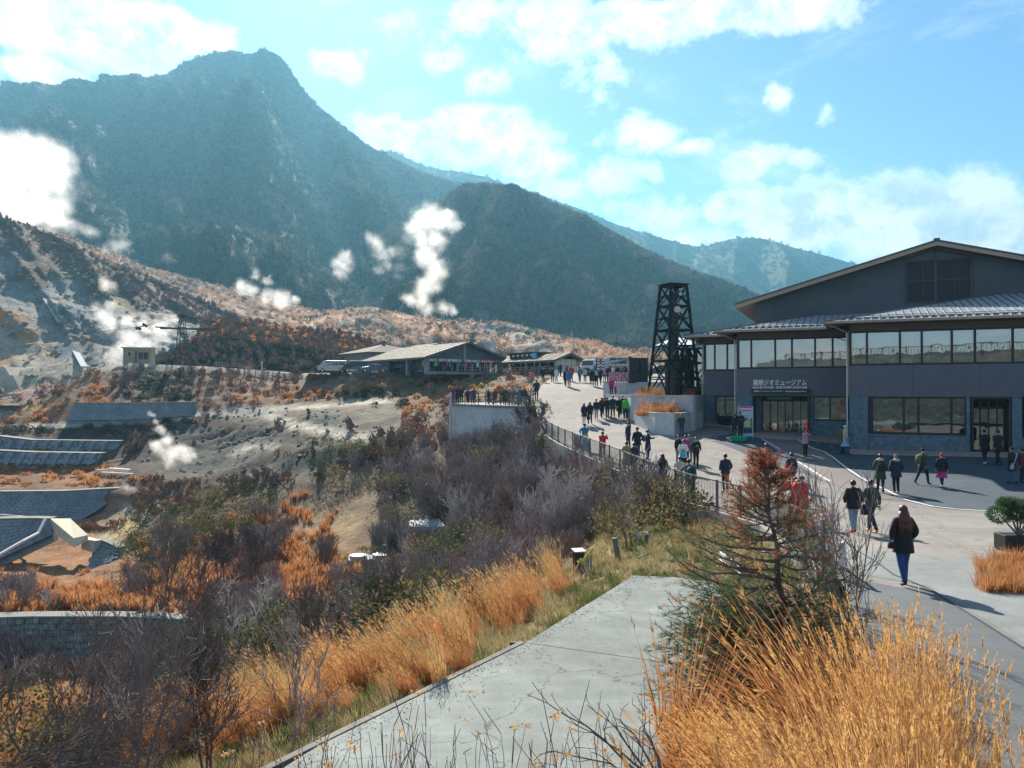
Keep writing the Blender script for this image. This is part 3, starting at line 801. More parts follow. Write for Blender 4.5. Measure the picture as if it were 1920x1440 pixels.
def lum(px, py, seed, s=.012):
 return fbm(px * s, py * s * 1.5, seed=seed, oct=4)
def wood_on(loft, n, size, name, label, seed, bias=0.0, tmin=.2, tmax=None, maxpy=None, warm=None):
 rg = np.random.default_rng(seed)
 p = loft.sample(n, rg); px, py = projpx(p)
 k = (px > -120) & (px < 2040) & (py < 760)
 if maxpy is not None: k &= py < maxpy(px)
 p, px, py = p[k], px[k], py[k]
 f = lum(px, py, seed) + bias + .25 * rg.normal(0, 1, len(p))
 pick = np.where(f > 0, rg.integers(0, 3, len(p)), 3 + rg.integers(0, 3, len(p)))
 if warm is not None:
  w = warm(px, py) + .3 * rg.normal(0, 1, len(p)) > .5
  pick = np.where(w, 6 + rg.integers(0, 3, len(p)), pick)
 d = p[:, 1]
 s = size * (.7 + .7 * rg.random(len(p)))
 return scatter(name, p - np.array([0, 0, .1]) * s[:, None], rotz(len(p), .1), np.stack([s, s, s * rg.uniform(.7, 1.2, len(p))], 1), tufts_e + tufts_b + tufts_w, 'woodland', pick=pick, label=label)
wood_on(mtn, 90000, 5.2, 'mountain_woodland', 'winter woodland covering the tall mountain', 101, .05)
wood_on(rid, 60000, 4.8, 'ridge_woodland', 'patchy evergreen and bare woodland covering the nearer ridge', 102, .0)
wood_on(farr, 12000, 8, 'far_woodland', 'woods on the distant hazy ridge', 103, .1)
wood_on(low, 15000, 1.9, 'skirt_brush', 'rust coloured brush on the lower mountain slopes', 104, -.45, warm=lambda x, y: .75 + .6 * fbm(x * .02, y * .03, seed=9))
def rock(name, m, seed):
 rg = np.random.default_rng(seed); t_ = (1 + 5 ** .5) / 2
 v = np.array([(-1,t_,0),(1,t_,0),(-1,-t_,0),(1,-t_,0),(0,-1,t_),(0,1,t_),(0,-1,-t_),(0,1,-t_),(t_,0,-1),(t_,0,1),(-t_,0,-1),(-t_,0,1)]) / 1.9
 f = [(0,11,5),(0,5,1),(0,1,7),(0,7,10),(0,10,11),(1,5,9),(5,11,4),(11,10,2),(10,7,6),(7,1,8),(3,9,4),(3,4,2),(3,2,6),(3,6,8),(3,8,9),(4,9,5),(2,4,11),(6,2,10),(8,6,7),(9,8,1)]
 v = v * (1 + rg.normal(0, .18, v.shape)) * np.array([1, 1, .65]); me = bpy.data.meshes.new(name); me.from_pydata(v.tolist(), [], f); me.materials.append(m); return me
rk_m = wood_mat('grey rubble', (.13,.14,.135), (.34,.33,.30), 0)
rk_o = wood_mat('ochre rubble', (.22,.19,.15), (.50,.44,.34), 0)
rocks = [rock('rock_a', rk_m, 1), rock('rock_b', rk_m, 2), rock('rock_c', rk_o, 3)]
rg = np.random.default_rng(231); p = ground.sample_px(30000, rg); px, py = projpx(p)
k = (p[:, 1] > 68) & (p[:, 1] < 120) & (px > 230) & (px < 800) & (fbm(px * .03, py * .05, seed=6) + .3 * rg.normal(0, 1, len(p)) > .12) & (np.hypot((px - 500) / 270, (py - 830) / 70) < 1)
p = p[k]; s = .10 + .30 * rg.random(len(p)) ** 3
scatter('rubble', p, rotz(len(p), .6), np.stack([s, s, s], 1), rocks, 'rocks', pick=rg.choice([0, 1, 0, 1, 2], len(p)), label='loose grey rubble strewn over the slope below the track')
rg = np.random.default_rng(232); p = vol.sample_px(5000, rg); px, py = projpx(p); k = (fbm(px * .03, py * .05, seed=7) > -.1) & (px < 440); p = p[k]; s = .25 + .9 * rg.random(len(p)) ** 4
scatter('boulders', p, rotz(len(p), .6), np.stack([s, s, s], 1), rocks, 'rocks', pick=rg.choice([0, 1, 2, 2], len(p)), label='boulders and scree on the volcanic slope')
def sheet(name, poly, h, m, zf=zpl, cut=.5, label=None, kind='structure', parent=None, skirt=0):
 bm = bmesh.new()
 vs = [bm.verts.new((x, y, 0)) for x, y in poly]
 fc = bm.faces.new(vs)
 bmesh.ops.triangulate(bm, faces=[fc])
 xs = [p[0] for p in poly]; ys = [p[1] for p in poly]
 def cuts(a, b, axis):
  k = math.ceil(a / cut)
  while k * cut < b:
   v = k * cut
   c = cut if v < 70 else cut * 4
   if v < 70 or (k % 4 == 0):
    co = (v, 0, 0) if axis == 0 else (0, v, 0)
    no = (1, 0, 0) if axis == 0 else (0, 1, 0)
    bmesh.ops.bisect_plane(bm, geom=bm.verts[:] + bm.edges[:] + bm.faces[:], plane_co=co, plane_no=no, dist=1e-5)
   k += 1
 cuts(min(ys), max(ys), 1)
 x0, x1 = min(xs), max(xs)
 k = math.ceil(x0 / 2)
 while k * 2 < x1:
  bmesh.ops.bisect_plane(bm, geom=bm.verts[:] + bm.edges[:] + bm.faces[:], plane_co=(k * 2, 0, 0), plane_no=(1, 0, 0), dist=1e-5)
  k += 1
 co = np.array([v.co[:] for v in bm.verts])
 z = zf(co[:, 0], co[:, 1]) + h
 for v, q in zip(bm.verts, z): v.co.z = float(q)
 me = bpy.data.meshes.new(name)
 bm.normal_update(); bm.to_mesh(me); bm.free()
 for p in me.polygons:
  if p.normal.z < 0:
   me.flip_normals(); break
 me.materials.append(m)
 o = link(name, me, parent)
 if kind: o['kind'] = kind
 if label: o['label'] = label
 return o
def paving_mat(name, col, wear=.22, dark=(.6, .9), bump=.25, crack=.0, grain=60, cols=None):
 m = bpy.data.materials.new(name); m.use_nodes = True
 t = NT(m.node_tree); bs = m.node_tree.nodes['Principled BSDF']
 pos = t.n('ShaderNodeNewGeometry').outputs['Position']
 n1 = t.noise(pos, .35, 5, .6); n2 = t.noise(pos, 2.3, 6, .65); n3 = t.noise(pos, grain, 2, .6)
 st = t.noise(t.vmath('MULTIPLY', pos, (.25, 3.0, 1)), .9, 4, .6)
 k = t.math('MULTIPLY', t.rng(n1, .3, .7, 1 - wear, 1 + wear * .6, False), t.rng(n2, .3, .7, 1 - wear * .6, 1 + wear * .4, False))
 k = t.math('MULTIPLY', k, t.rng(n3, .25, .75, .78, 1.18, False))
 k = t.math('MULTIPLY', k, t.rng(st, .3, .7, 1 - wear * .35, 1 + wear * .2, False))
 stain = t.math('MULTIPLY', t.rng(t.noise(pos, .9, 6, .7, .5), .60, .70, 1, .72), t.rng(t.noise(pos, 7, 4, .7, .5), .62, .70, 1, .80))
 k = t.math('MULTIPLY', k, stain)
 if crack:
  vo = t.n('ShaderNodeTexVoronoi', feature='DISTANCE_TO_EDGE'); 
  t.put(vo.inputs['Vector'], t.vmath('ADD', pos, t.vmath('SCALE', t.noise(pos, 1.5, 4, .6, 0, 1), None)))
  vo.inputs['Scale'].default_value = .22
  k = t.math('MULTIPLY', k, t.rng(vo.outputs['Distance'], .0, .006, 1 - crack, 1))
 s = t.n('ShaderNodeVectorMath', operation='SCALE'); t.put(s.inputs[0], (*col,)); t.put(s.inputs[3], k)
 t.put(bs.inputs['Base Color'], s.outputs[0])
 bs.inputs['Roughness'].default_value = .85; bs.inputs['Specular IOR Level'].default_value = .3
 b = t.n('ShaderNodeBump'); b.inputs['Strength'].default_value = bump; b.inputs['Distance'].default_value = .01
 t.put(b.inputs['Height'], t.noise(pos, grain * .7, 4, .7)); t.put(bs.inputs['Normal'], b.outputs[0])
 return m
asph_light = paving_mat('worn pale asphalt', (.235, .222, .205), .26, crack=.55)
asph_dark_shade = paving_mat('shadow toned dark asphalt', (.062, .088, .112), .25, bump=.4)  # tone mixes blackish paving with the museum's cast shadow
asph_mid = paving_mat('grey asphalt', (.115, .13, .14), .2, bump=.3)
path_pink = paving_mat('pinkish paving', (.20, .175, .17), .15)
conc = paving_mat('weathered concrete', (.215, .235, .235), .2, bump=.3, grain=40)
conc_wall = paving_mat('board marked concrete', (.52, .55, .57), .18, bump=.3, grain=18)
conc_dark = paving_mat('damp concrete', (.17, .17, .155), .35, bump=.5, grain=18)
tile_pink = paving_mat('pink paving tiles', (.36, .30, .27), .15)
white_paint = mat('white road paint', (.60, .60, .59), .8, .35, 6)
L = [(x, y) for x, y in EDGEW]
poly = [(-2.5, -6), ] + [(5.2, 3.5)] + L + [(5.2, 109), (4.0, 118), (-6, 121), (-16, 121), (-34, 121.5), (-34, 128), (-8, 128), (40, 190), (75, 190), (75, -6)]
poly[0] = (5.6, -6)
sheet('plaza', poly, 0, asph_light, label='pale worn asphalt forecourt and road rising towards the restaurant')
def pl(*pts):
 return [tuple(onplaza(a, b).xy) for a, b in pts]
sheet('dark_pavement', pl((1318,822),(1350,832),(1400,851),(1460,871),(1545,903),(1480,862),(1428,823),(1410,818),(1370,814)), .008, asph_dark_shade, label='shadow toned dark asphalt apron left of the entrance path')  # lower edge follows the museum's shadow, put in by colour
sheet('dark_pavement', pl((1502,826),(1528,840),(1552,853),(1567,868),(1610,898),(1680,930),(1700,940),(1748,950),(1800,956),(1868,956),(1990,958),(2150,930),(2150,846),(1900,849),(1620,840),(1540,829)), .008, asph_dark_shade, label='shadow toned dark asphalt forecourt before the museum windows')  # largely the museum's shadow, painted into the paving tone
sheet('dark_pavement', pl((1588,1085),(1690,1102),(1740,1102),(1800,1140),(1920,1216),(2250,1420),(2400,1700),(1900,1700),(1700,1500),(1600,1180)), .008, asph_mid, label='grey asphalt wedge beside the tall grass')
sheet('entrance_path', pl((1428,823),(1503,826),(1528,840),(1552,853),(1567,868),(1610,898),(1680,930),(1700,940),(1640,935),(1545,903),(1480,862)), .014, path_pink, label='pinkish path between two white lines leading to the museum door')
sheet('concrete_strip', pl((1600,1035),(1700,1042),(1860,1052),(2100,1060),(2200,1200),(1920,1208),(1745,1100),(1690,1090),(1600,1075)), .006, conc, label='cooler grey concrete strip crossing the forecourt')
def line(pts, w, name='road_line', m=white_paint, h=.022, label=None):
 pp = [Vector(onplaza(a, b).xy) for a, b in pts]
 left, right = [], []
 for k, p in enumerate(pp):
  t = (pp[min(k+1, len(pp)-1)] - pp[max(k-1, 0)]).normalized(); nrm = Vector((-t.y, t.x)) * w / 2
  left.append(tuple(p + nrm)); right.append(tuple(p - nrm))
 return sheet(name, left + right[::-1], h, m, label=label)
line([(1428,823),(1462,843)], .13, label='white line along the left side of the entrance path, upper dash')
line([(1471,849),(1482,856),(1556,903)], .13, label='white line along the left side of the entrance path, lower stretch')
line([(1492,822),(1519,839),(1545,847),(1562,858),(1590,880),(1626,903),(1665,921),(1700,938),(1748,950),(1800,956),(1925,962)], .13, label='long white line curving along the edge of the dark forecourt')
line([(1608,1034),(1640,1052),(1675,1078),(1745,1106),(1800,1141),(1920,1217)], .05, 'pavement_joint', asph_dark_shade, .018, 'dark joint running through the forecourt paving')
for a, b, c in ((1318,818,28),(1330,826,20),(1337,821,14),(1530,831,10),(1545,830,9),(1556,838,10),(1562,848,8)):
 line([(a, b), (a + c * .6, b + .3)], .16, 'pavement_patch', mat('pale patch', (.38,.38,.36), .8, .2), .02, 'small pale square set in the shadow toned dark asphalt')
c = onplaza(1519, 863)
mh = MB(); mh.prism([(c.x + .3 * math.cos(q * .524), c.y + .3 * math.sin(q * .524)) for q in range(12)], c.z, c.z + .025)
tag(mh.build('manhole_cover', mat('cast iron', (.08,.075,.07), .6, .2, 8)), 'dark round manhole cover in the pinkish path', 'manhole cover')
slab_g = Vector(padpt(985, 1205)); slab_r = Vector(padpt(1290, 1248))
d_ = (slab_r - slab_g).normalized()
n2_ = Vector((-d_.y, d_.x)) * .011
def clip(poly, p, n):
 out = []
 for i in range(len(poly)):
  a, b = Vector(poly[i]), Vector(poly[(i + 1) % len(poly)])
  da, db = (a - p).dot(n), (b - p).dot(n)
  if da >= 0: out.append(tuple(a))
  if da * db < 0: out.append(tuple(a + (b - a) * da / (da - db)))
 return out
nn = Vector((-d_.y, d_.x))
j2 = Vector(padpt(800, 1440))
padm = paving_mat('pale slab concrete', (.205, .235, .228), .34, bump=.35, grain=45, crack=.55)
root = tag(empty('concrete_pad'), 'pale concrete slab in front of the viewpoint with one joint across it', kind='structure')
for sg in (1, -1):
 pc_ = clip(PAD, slab_g + nn * sg * .011, nn * sg)
 b = MB(); b.prism(pc_, PAD_Z - .3, PAD_Z); b.build('slab', padm, root)
b = MB(); b.prism([tuple(slab_g - d_ * .3 - nn * .03), tuple(slab_g + d_ * 6 - nn * .03), tuple(slab_g + d_ * 6 + nn * .03), tuple(slab_g - d_ * .3 + nn * .03)], PAD_Z - .2, PAD_Z - .02); b.build('joint', mat('joint dirt', (.03,.028,.022)), root)
e0, e1 = Vector(padpt(985, 1205)), Vector(padpt(600, 1396)); e2 = Vector(padpt(120, 1635))
b = MB()
for a_, b_ in ((e0, e1), (e1, e2)):
 dd = (b_ - a_).normalized(); nr = Vector((dd.y, -dd.x))
 if nr.x > 0: nr = -nr
 nseg = 5
 for k in range(nseg):
  p0 = a_ + (b_ - a_) * (k / nseg) + dd * .006; p1 = a_ + (b_ - a_) * ((k + 1) / nseg) - dd * .006
  b = MB(); b.prism([tuple(p0), tuple(p0 + nr * .11), tuple(p1 + nr * .11), tuple(p1)], PAD_Z - .3, PAD_Z + .014)
  b.build('kerb_stone', conc_dark, root)
dark_metal = mat('dark brown painted steel', (.035,.033,.032), .5, .15, 3)
rail_metal = mat('galvanised grey rail', (.22,.22,.22), .45, .12, 4, metal=.5)
fence_pts = [Vector((x - .18, y)) for x, y in EDGEW if y < 57][::-1]      # far -> near
fence_pts = [p for p in fence_pts if p.y > 15.5]
def resample(pts, step):
 out = [pts[0].copy()]; acc_ = 0
 for a, b in zip(pts[:-1], pts[1:]):
  Ls = (b - a).length; pos_ = 0
  while acc_ + (Ls - pos_) >= step:
   pos_ += step - acc_; out.append(a + (b - a) * (pos_ / Ls)); acc_ = 0
  acc_ += Ls - pos_
 return out
def rail_z(p): return zp(p.x + .2, p.y)
fp = resample(fence_pts, 1.9)
fence = tag(empty('railing', (fp[-1].x, fp[-1].y, rail_z(fp[-1]))), 'long dark steel railing with thin upright bars along the road edge', 'railing')
loc0 = fence.location.copy()
def rel(v): return Vector(v) - loc0
post_b = MB(); post_b.box(-.045,-.03,-.1,.045,.03,1.12); post_b.box(-.06,-.045,1.12,.06,.045,1.14); post_me = post_b.mesh('post', dark_metal)
for k, p in enumerate(fp):
 link('post', post_me, fence, loc=rel((p.x, p.y, rail_z(p) + .05)), rot=(0, 0, 1.1))
for (h, w, hh, nm, mm) in ((1.1, .055, .045, 'top_rail', rail_metal), (.16, .04, .04, 'bottom_rail', rail_metal)):
 b = MB()
 for a, c_ in zip(fp[:-1], fp[1:]):
  b.beam(rel((a.x, a.y, rail_z(a) + .05 + h)), rel((c_.x, c_.y, rail_z(c_) + .05 + h)), w, hh)
 b.build(nm, mm, fence)
bar_b = MB(); bar_b.tube([(0,0,.18),(0,0,1.09)], .0095, 5); bar_me = bar_b.mesh('bar', rail_metal)
nb = 0
for a, c_ in reversed(list(zip(fp[:-1], fp[1:]))):
 for q in range(1, 15):
  if nb >= 296: break
  f_ = q / 15; p = a.lerp(c_, f_); z = rail_z(a) * (1 - f_) + rail_z(c_) * f_ + .05
  link('bar', bar_me, fence, loc=rel((p.x, p.y, z))); nb += 1
b = MB()
for a, c_ in zip(fp[:-1], fp[1:]):
 dd = (c_ - a).normalized(); nr = Vector((dd.y, -dd.x)); nr = nr if nr.x < 0 else -nr
 za, zc = rail_z(a), rail_z(c_)
 o1, o2 = nr * .16, -nr * .17
 b.hexa([(*(a+o2),za-1.6),(*(c_+o2),zc-1.6),(*(c_+o1),zc-1.6),(*(a+o1),za-1.6),(*(a+o2),za+.09),(*(c_+o2),zc+.09),(*(c_+o1),zc+.09),(*(a+o1),za+.09)])
tag(b.build('kerb_wall', paving_mat('stained kerb concrete', (.27, .27, .245), .3, bump=.4, grain=14)), 'low concrete retaining kerb carrying the railing along the road edge', 'wall')
ban_m = bpy.data.materials.new('painted railing banner'); ban_m.use_nodes = True
t = NT(ban_m.node_tree); pos = t.n('ShaderNodeNewGeometry').outputs['Position']
nz = t.noise(pos, 1.6, 2, .5)
t.put(ban_m.node_tree.nodes['Principled BSDF'].inputs['Base Color'], t.mix(t.rng(nz, .46, .52), (.04,.25,.50,1), t.mix(t.rng(t.noise(pos, 3, 2), .4, .6), (.65,.32,.13,1), (.30,.50,.55,1))))
b = MB()
sel = [p for p in fp if 1066 < 960 + p.x / p.y * F < 1118]
for a, c_ in zip(sel[:-1], sel[1:]):
 za, zc = rail_z(a) + .05, rail_z(c_) + .05
 dd = (c_ - a).normalized(); nr = Vector((-dd.y, dd.x)) * .05; nr = nr if nr.x > 0 else -nr
 a2, c2 = a + nr + dd * .06, c_ + nr - dd * .06
 b.hexa([(*a2,za+.24),(*c2,zc+.24),(*(c2+nr*.2),zc+.24),(*(a2+nr*.2),za+.24),(*a2,za+1.02),(*c2,zc+1.02),(*(c2+nr*.2),zc+1.02),(*(a2+nr*.2),za+1.02)])
tag(b.build('banner', ban_m), 'blue and orange printed banner tied to the far stretch of railing', 'banner')
rg = np.random.default_rng(240); vs, fs = [], []
xs = np.array([q[0] for q in PAD]); ys = np.array([q[1] for q in PAD])
cx_ = rg.uniform(xs.min(), xs.max(), 42000); cy_ = rg.uniform(max(7.5, ys.min()), ys.max(), 42000)
ed = seg_dist(cx_, cy_, PAD); k = inpoly(cx_, cy_, PAD) & (rg.random(42000) < np.where(ed < .28, .75, np.where(ed < .7, .16, .022)))
for x, y in zip(cx_[k], cy_[k]):
 s_ = rg.uniform(.004, .022); a = rg.random() * 6.283; i = len(vs); h_ = rg.uniform(.002, .012)
 vs += [(x + s_ * math.cos(a), y + s_ * math.sin(a), PAD_Z + .003), (x - s_ * .4 * math.sin(a), y + s_ * .4 * math.cos(a), PAD_Z + .003 + h_), (x - s_ * math.cos(a), y - s_ * math.sin(a), PAD_Z + .004), (x + s_ * .4 * math.sin(a), y - s_ * .4 * math.cos(a), PAD_Z + .003)]; fs.append((i, i+1, i+2, i+3))
me = bpy.data.meshes.new('leaf_litter'); me.from_pydata(vs, [], fs); me.materials.append(mat('leaf litter', (.16,.10,.05), .9, .6, 12, col2=(.34,.24,.13), c2s=9)); tag(link('leaf_litter', me), 'dead leaves and grit scattered along the slab edges', kind='stuff')
MA = -24.0
mc_, ms_ = math.cos(R(24)), math.sin(R(24))
MO = Vector((20.2, 46.0, 0))
def U(px, v):
 k = (px - 960) / F
 return (k * (46 + mc_ * v) - 20.2 - ms_ * v) / (mc_ + k * ms_)
def MY(u, v): return 46 - ms_ * u + mc_ * v
def MW(u, v): return (20.2 + mc_ * u + ms_ * v, 46 - ms_ * u + mc_ * v)
def MZ(py, u, v): return (735 - py) / F * MY(u, v)
plaster = mat('dark mauve grey render', (.135,.145,.175), .9, .10, 1.5, bump=.35, bscale=30)
plaster_u = mat('charcoal render', (.095,.112,.130), .92, .14, .9, bump=.4, bscale=25)
frame_m = mat('black window frame', (.018,.016,.017), .45, .1)
wood_soffit = mat('brown timber soffit', (.11,.075,.055), .7, .2, 3, stretch=(1, 6, 6))
gutter_m = mat('tan metal gutter', (.36,.27,.20), .45, .1, 2, metal=.2)
roof_m = mat('pale standing seam metal', (.58,.64,.68), .32, .12, 1.2, metal=.5)
seam_m = mat('dark roof seam', (.10,.11,.12), .5, .1, metal=.3)
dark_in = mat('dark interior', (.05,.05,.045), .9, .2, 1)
cream_in = mat('cream interior wall', (.22,.20,.16), .9, .12, .7)
blind_sky_m = mat('pale blind and sky tone', (.72,.72,.66), .85, .28, .45)  # serves real blinds and the painted sky reflections
rough_tile = mat('pale ceiling', (.6,.58,.52), .9, .05)
def glass_mat(name, refl, tint=(.80,.83,.86), rough=.015):
 m = bpy.data.materials.new(name); m.use_nodes = True
 t = NT(m.node_tree); m.node_tree.nodes.remove(m.node_tree.nodes['Principled BSDF'])
 gl = t.n('ShaderNodeBsdfGlossy'); gl.inputs['Color'].default_value = (1.0, .97, .93, 1); gl.inputs['Roughness'].default_value = rough
 pos = t.n('ShaderNodeNewGeometry').outputs['Position']
 b = t.n('ShaderNodeBump'); b.inputs['Strength'].default_value = .12; b.inputs['Distance'].default_value = .02
 t.put(b.inputs['Height'], t.noise(pos, .9, 2)); t.put(gl.inputs['Normal'], b.outputs[0])
 tr = t.n('ShaderNodeBsdfTransparent'); tr.inputs[0].default_value = (*tint, 1)
 mx = t.n('ShaderNodeMixShader'); mx.inputs[0].default_value = refl
 t.put(mx.inputs[1], tr.outputs[0]); t.put(mx.inputs[2], gl.outputs[0])
 t.put(m.node_tree.nodes['Material Output'].inputs[0], mx.outputs[0])
 return m
glass_up = glass_mat('coated window glass', .24)
glass_lo = glass_mat('clear window glass', .14, (.66,.76,.80))
stone = bpy.data.materials.new('split slate cladding'); stone.use_nodes = True
t = NT(stone.node_tree)
tc = t.n('ShaderNodeTexCoord').outputs['Object']
sx = t.n('ShaderNodeSeparateXYZ'); t.put(sx.inputs[0], tc)
vec = t.xyz(t.math('ADD', sx.outputs[0], sx.outputs[1]), sx.outputs[2], 0)
br = t.n('ShaderNodeTexBrick'); t.put(br.inputs['Vector'], vec)
br.inputs['Scale'].default_value = 1; br.inputs['Brick Width'].default_value = .42; br.inputs['Row Height'].default_value = .075
br.inputs['Mortar Size'].default_value = .006; br.inputs['Color1'].default_value = (.095,.165,.21,1); br.inputs['Color2'].default_value = (.17,.27,.33,1); br.inputs['Mortar'].default_value = (.03,.04,.05,1)
nv_ = t.mix(.55, br.outputs['Color'], t.mix(t.rng(t.noise(tc, 4, 4), .3, .7), (.08,.14,.19,1), (.21,.31,.37,1)))
t.put(stone.node_tree.nodes['Principled BSDF'].inputs['Base Color'], nv_)
stone.node_tree.nodes['Principled BSDF'].inputs['Roughness'].default_value = .7
b_ = t.n('ShaderNodeBump'); b_.inputs['Strength'].default_value = .8; b_.inputs['Distance'].default_value = .03
t.put(b_.inputs['Height'], br.outputs['Fac']); b_.invert = True
t.put(stone.node_tree.nodes['Principled BSDF'].inputs['Normal'], b_.outputs[0])
mus = tag(empty('museum', (MO.x, MO.y, 0), R(MA)), 'two storey grey museum with slate piers, window bands and low metal roofs', 'museum')
ZB, ZT, ZW, ZE = -.27, 1.57, 3.64, 4.17          # band bottom/top, window head, eave
ZF = -4.6
BASE = -4.6
def ledger(x0, x1, y0, y1, z0, z1):
 """slate faced block with a ragged surface: courses of thin stones, joined"""
 b = MB(); rr = random.Random(int(x0 * 100) + 7)
 b.box(x0 + .02, y0 + .02, z0, x1 - .02, y1, z1)
 z = z0
 while z < z1 - .02:
  h = min(.14 + .05 * rr.random(), z1 - z)
  x = x0
  while x < x1 - .01:
   w = min(.35 + .5 * rr.random(), x1 - x)
   if x1 - x - w < .12: w = x1 - x
   o_ = rr.random() * .018
   b.box(x + .004, y0 - o_, z + .004, x + w - .004, y0 + .02, z + h - .004)
   x += w
  b.box(x0 - rr.random() * .015, y0 + .005, z + .004, x0 + .02, y1 - .01, z + h - .004)
  z += h
 return b.build('slate_pier', stone, mus)
def win(name, x0, x1, y, z0, z1, glassm, n=None, bounds=None, fr=.07, depth=.16, transom=None):
 """window frame with separate panes"""
 bounds = bounds or [x0 + (x1 - x0) * k / n for k in range(n + 1)]
 b = MB()
 b.box(x0, y, z0, x1, y + depth, z0 + fr); b.box(x0, y, z1 - fr, x1, y + depth, z1)
 for k, q in enumerate(bounds):
  w = fr if 0 < k < len(bounds) - 1 else fr * .8
  qq = min(max(q, x0 + w / 2), x1 - w / 2)
  b.box(qq - w / 2, y - .004, z0 + fr, qq + w / 2, y + depth - .004, z1 - fr)
 if transom: b.box(x0 + fr, y + .01, transom - .03, x1 - fr, y + depth - .01, transom + .03)
 f = b.build(name, frame_m, mus)
 for a, c in zip(bounds[:-1], bounds[1:]):
  a2, c2 = a + fr / 2, c - fr / 2
  MB().box(a2, y + .07, z0 + fr, c2, y + .085, z1 - fr).build('pane', glassm, f)
 return f
blocks = [  # u0, u1, v, upper pane bounds (px), name
 (0.0, 27.0, 0.0, [1594,1626,1688,1729,1785.5,1829,1900]),
 (U(1382, 4.2), 0.0, 4.2, [1383,1408.5,1453.5,1485,1528.5,1561.5,1591]),
 (U(1320, 8.1), U(1382, 4.2), 8.1, [1320.5,1340,1363.5,1379]),
]
for k, (u0, u1, v, pb) in enumerate(blocks):
 b = MB(); b.box(u0, v, ZB, u1 if k == 0 else u1 - .002, v + .35, ZT)
 wb_ = b.build('wall_band', frame_m, mus)
 npan = max(1, round((u1 - u0) / 3.55))
 for q in range(npan):
  MB().box(u0 + (u1 - u0) * q / npan + (.008 if q else .002), v - .03, ZB - .004, u0 + (u1 - u0) * (q + 1) / npan - .008, v - .002, ZT + .002).build('wall_panel', plaster, wb_)
 bb = [U(q, v) for q in pb]; bb[0] = u0 + .05
 if k == 0:
  while bb[-1] < 26: bb.append(bb[-1] + 1.75)
 else: bb[-1] = u1 - .03
 win('window_band', bb[0], bb[-1], v + .04, ZT + .005, ZW, glass_up, bounds=bb, fr=.12, depth=.2)
 MB().box(u0, v - .03, ZW + .002, u1 - .002, v + .35, ZE + .15).build('head_beam', wood_soffit, mus)
 MB().box(u0 - .0, v + .352, BASE, u0 + .25, v + 4.0, ZE + .1).build('side_wall', plaster, mus)
 MB().box(u0 - .05, v - .02, ZB, u0 - .002, v + .33, ZW).build('corner_post', gutter_m, mus)
b = MB(); b.box(.3, 5.5, BASE, 27, 5.7, ZE); b.box(-6.8, 8.2, BASE, .1, 8.4, ZE); b.box(-9.6, 12, BASE, -7.2, 12.2, ZE)
b.build('inner_wall', cream_in, mus)
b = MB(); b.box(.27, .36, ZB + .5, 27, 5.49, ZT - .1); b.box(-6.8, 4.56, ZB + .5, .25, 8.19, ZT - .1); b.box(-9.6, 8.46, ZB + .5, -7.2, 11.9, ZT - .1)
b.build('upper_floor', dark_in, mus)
b = MB(); b.box(.27, .36, ZW + .3, 27, 5.49, ZW + .4); b.box(-6.8, 4.56, ZW + .3, .25, 8.19, ZW + .4); b.box(-9.6, 8.46, ZW + .3, -7.2, 11.9, ZW + .4)
b.build('ceiling', rough_tile, mus)
for v, pxs, lo in ((4.2, [(1383,1408),(1410,1452),(1455,1484),(1487,1527),(1530,1556)], ZT + .05), (8.1, [(1322,1339),(1342,1362),(1365,1378)], ZT + .05)):
 for k, (a, c) in enumerate(pxs):
  dz = .0
  MB().box(U(a, v) + .02, v + .30, lo + dz, U(c, v) - .02, v + .315, ZW - .03).build('blind_sky_panel', blind_sky_m, mus)
for (a, c, dz) in ((1597,1622,.75),(1632,1684,1.0),(1694,1724,.95),(1734,1780,1.1),(1790,1824,1.15),(1838,1892,1.6)):
 MB().box(U(a, 0), .42, ZW - (ZW - ZT) + dz, U(c, 0), .435, ZW - .03).build('blind_sky_panel', blind_sky_m, mus)  # added panels; their paleness stands for sky mirrored in the upper panes
rr_ = random.Random(3)
for k in range(26):
 x = .5 + k * .95; h = rr_.uniform(.35, .85); MB().box(x, .55 + rr_.random() * .6, ZT - .1, x + rr_.uniform(.4, .8), 1.4, ZT + h).build('reflection_block', mat('display %d' % (k % 4), ((.05,.09,.08), (.10,.12,.07), (.04,.14,.18), (.14,.11,.08))[k % 4], .6, .5, 1.5), mus)  # added blocks; dark greenish tones stand for reflections in the lower panes
for q in (1354,1372,1462,1500):
 v = 8.1 if q < 1380 else 4.2; u = U(q, v); z = MZ(660, u, v)
 MB().rings([[(u + r * math.cos(a * .785), v + .24 + r * .4 * math.sin(a * .785), z + h) for a in range(8)] for r, h in ((.17, 0), (.14, .09), (.05, .15))]).build('pendant_lamp', mat('white lamp shade', (.85,.83,.75), .5, 0), mus)
v = 0.0
def px_box(name, a, c, v0, v1, z0, z1, m, **k):
 return MB().box(U(a, v), v0, z0, U(c, v), v1, z1).build(name, m, mus)
ledger(0, U(1627, 0), 0, .34, BASE, ZB - .003)
zs = MZ(816, 5, 0)
win('window', U(1634, 0), U(1812, 0), .06, zs, ZB - .003, glass_lo, bounds=[U(q, 0) for q in (1634,1694.5,1722,1784,1812)], fr=.12, depth=.22)
ledger(U(1627, 0) + .002, U(1819, 0), .10, .34, BASE, zs - .003)
MB().box(U(1627, 0) + .002, .12, zs, U(1634, 0) - .002, .34, ZB - .003).build('jamb', frame_m, mus)
MB().box(U(1812, 0) + .002, .05, zs, U(1819, 0), .34, ZB - .003).build('jamb', stone, mus)
ua, ub = U(1821, 0), U(1896, 0)
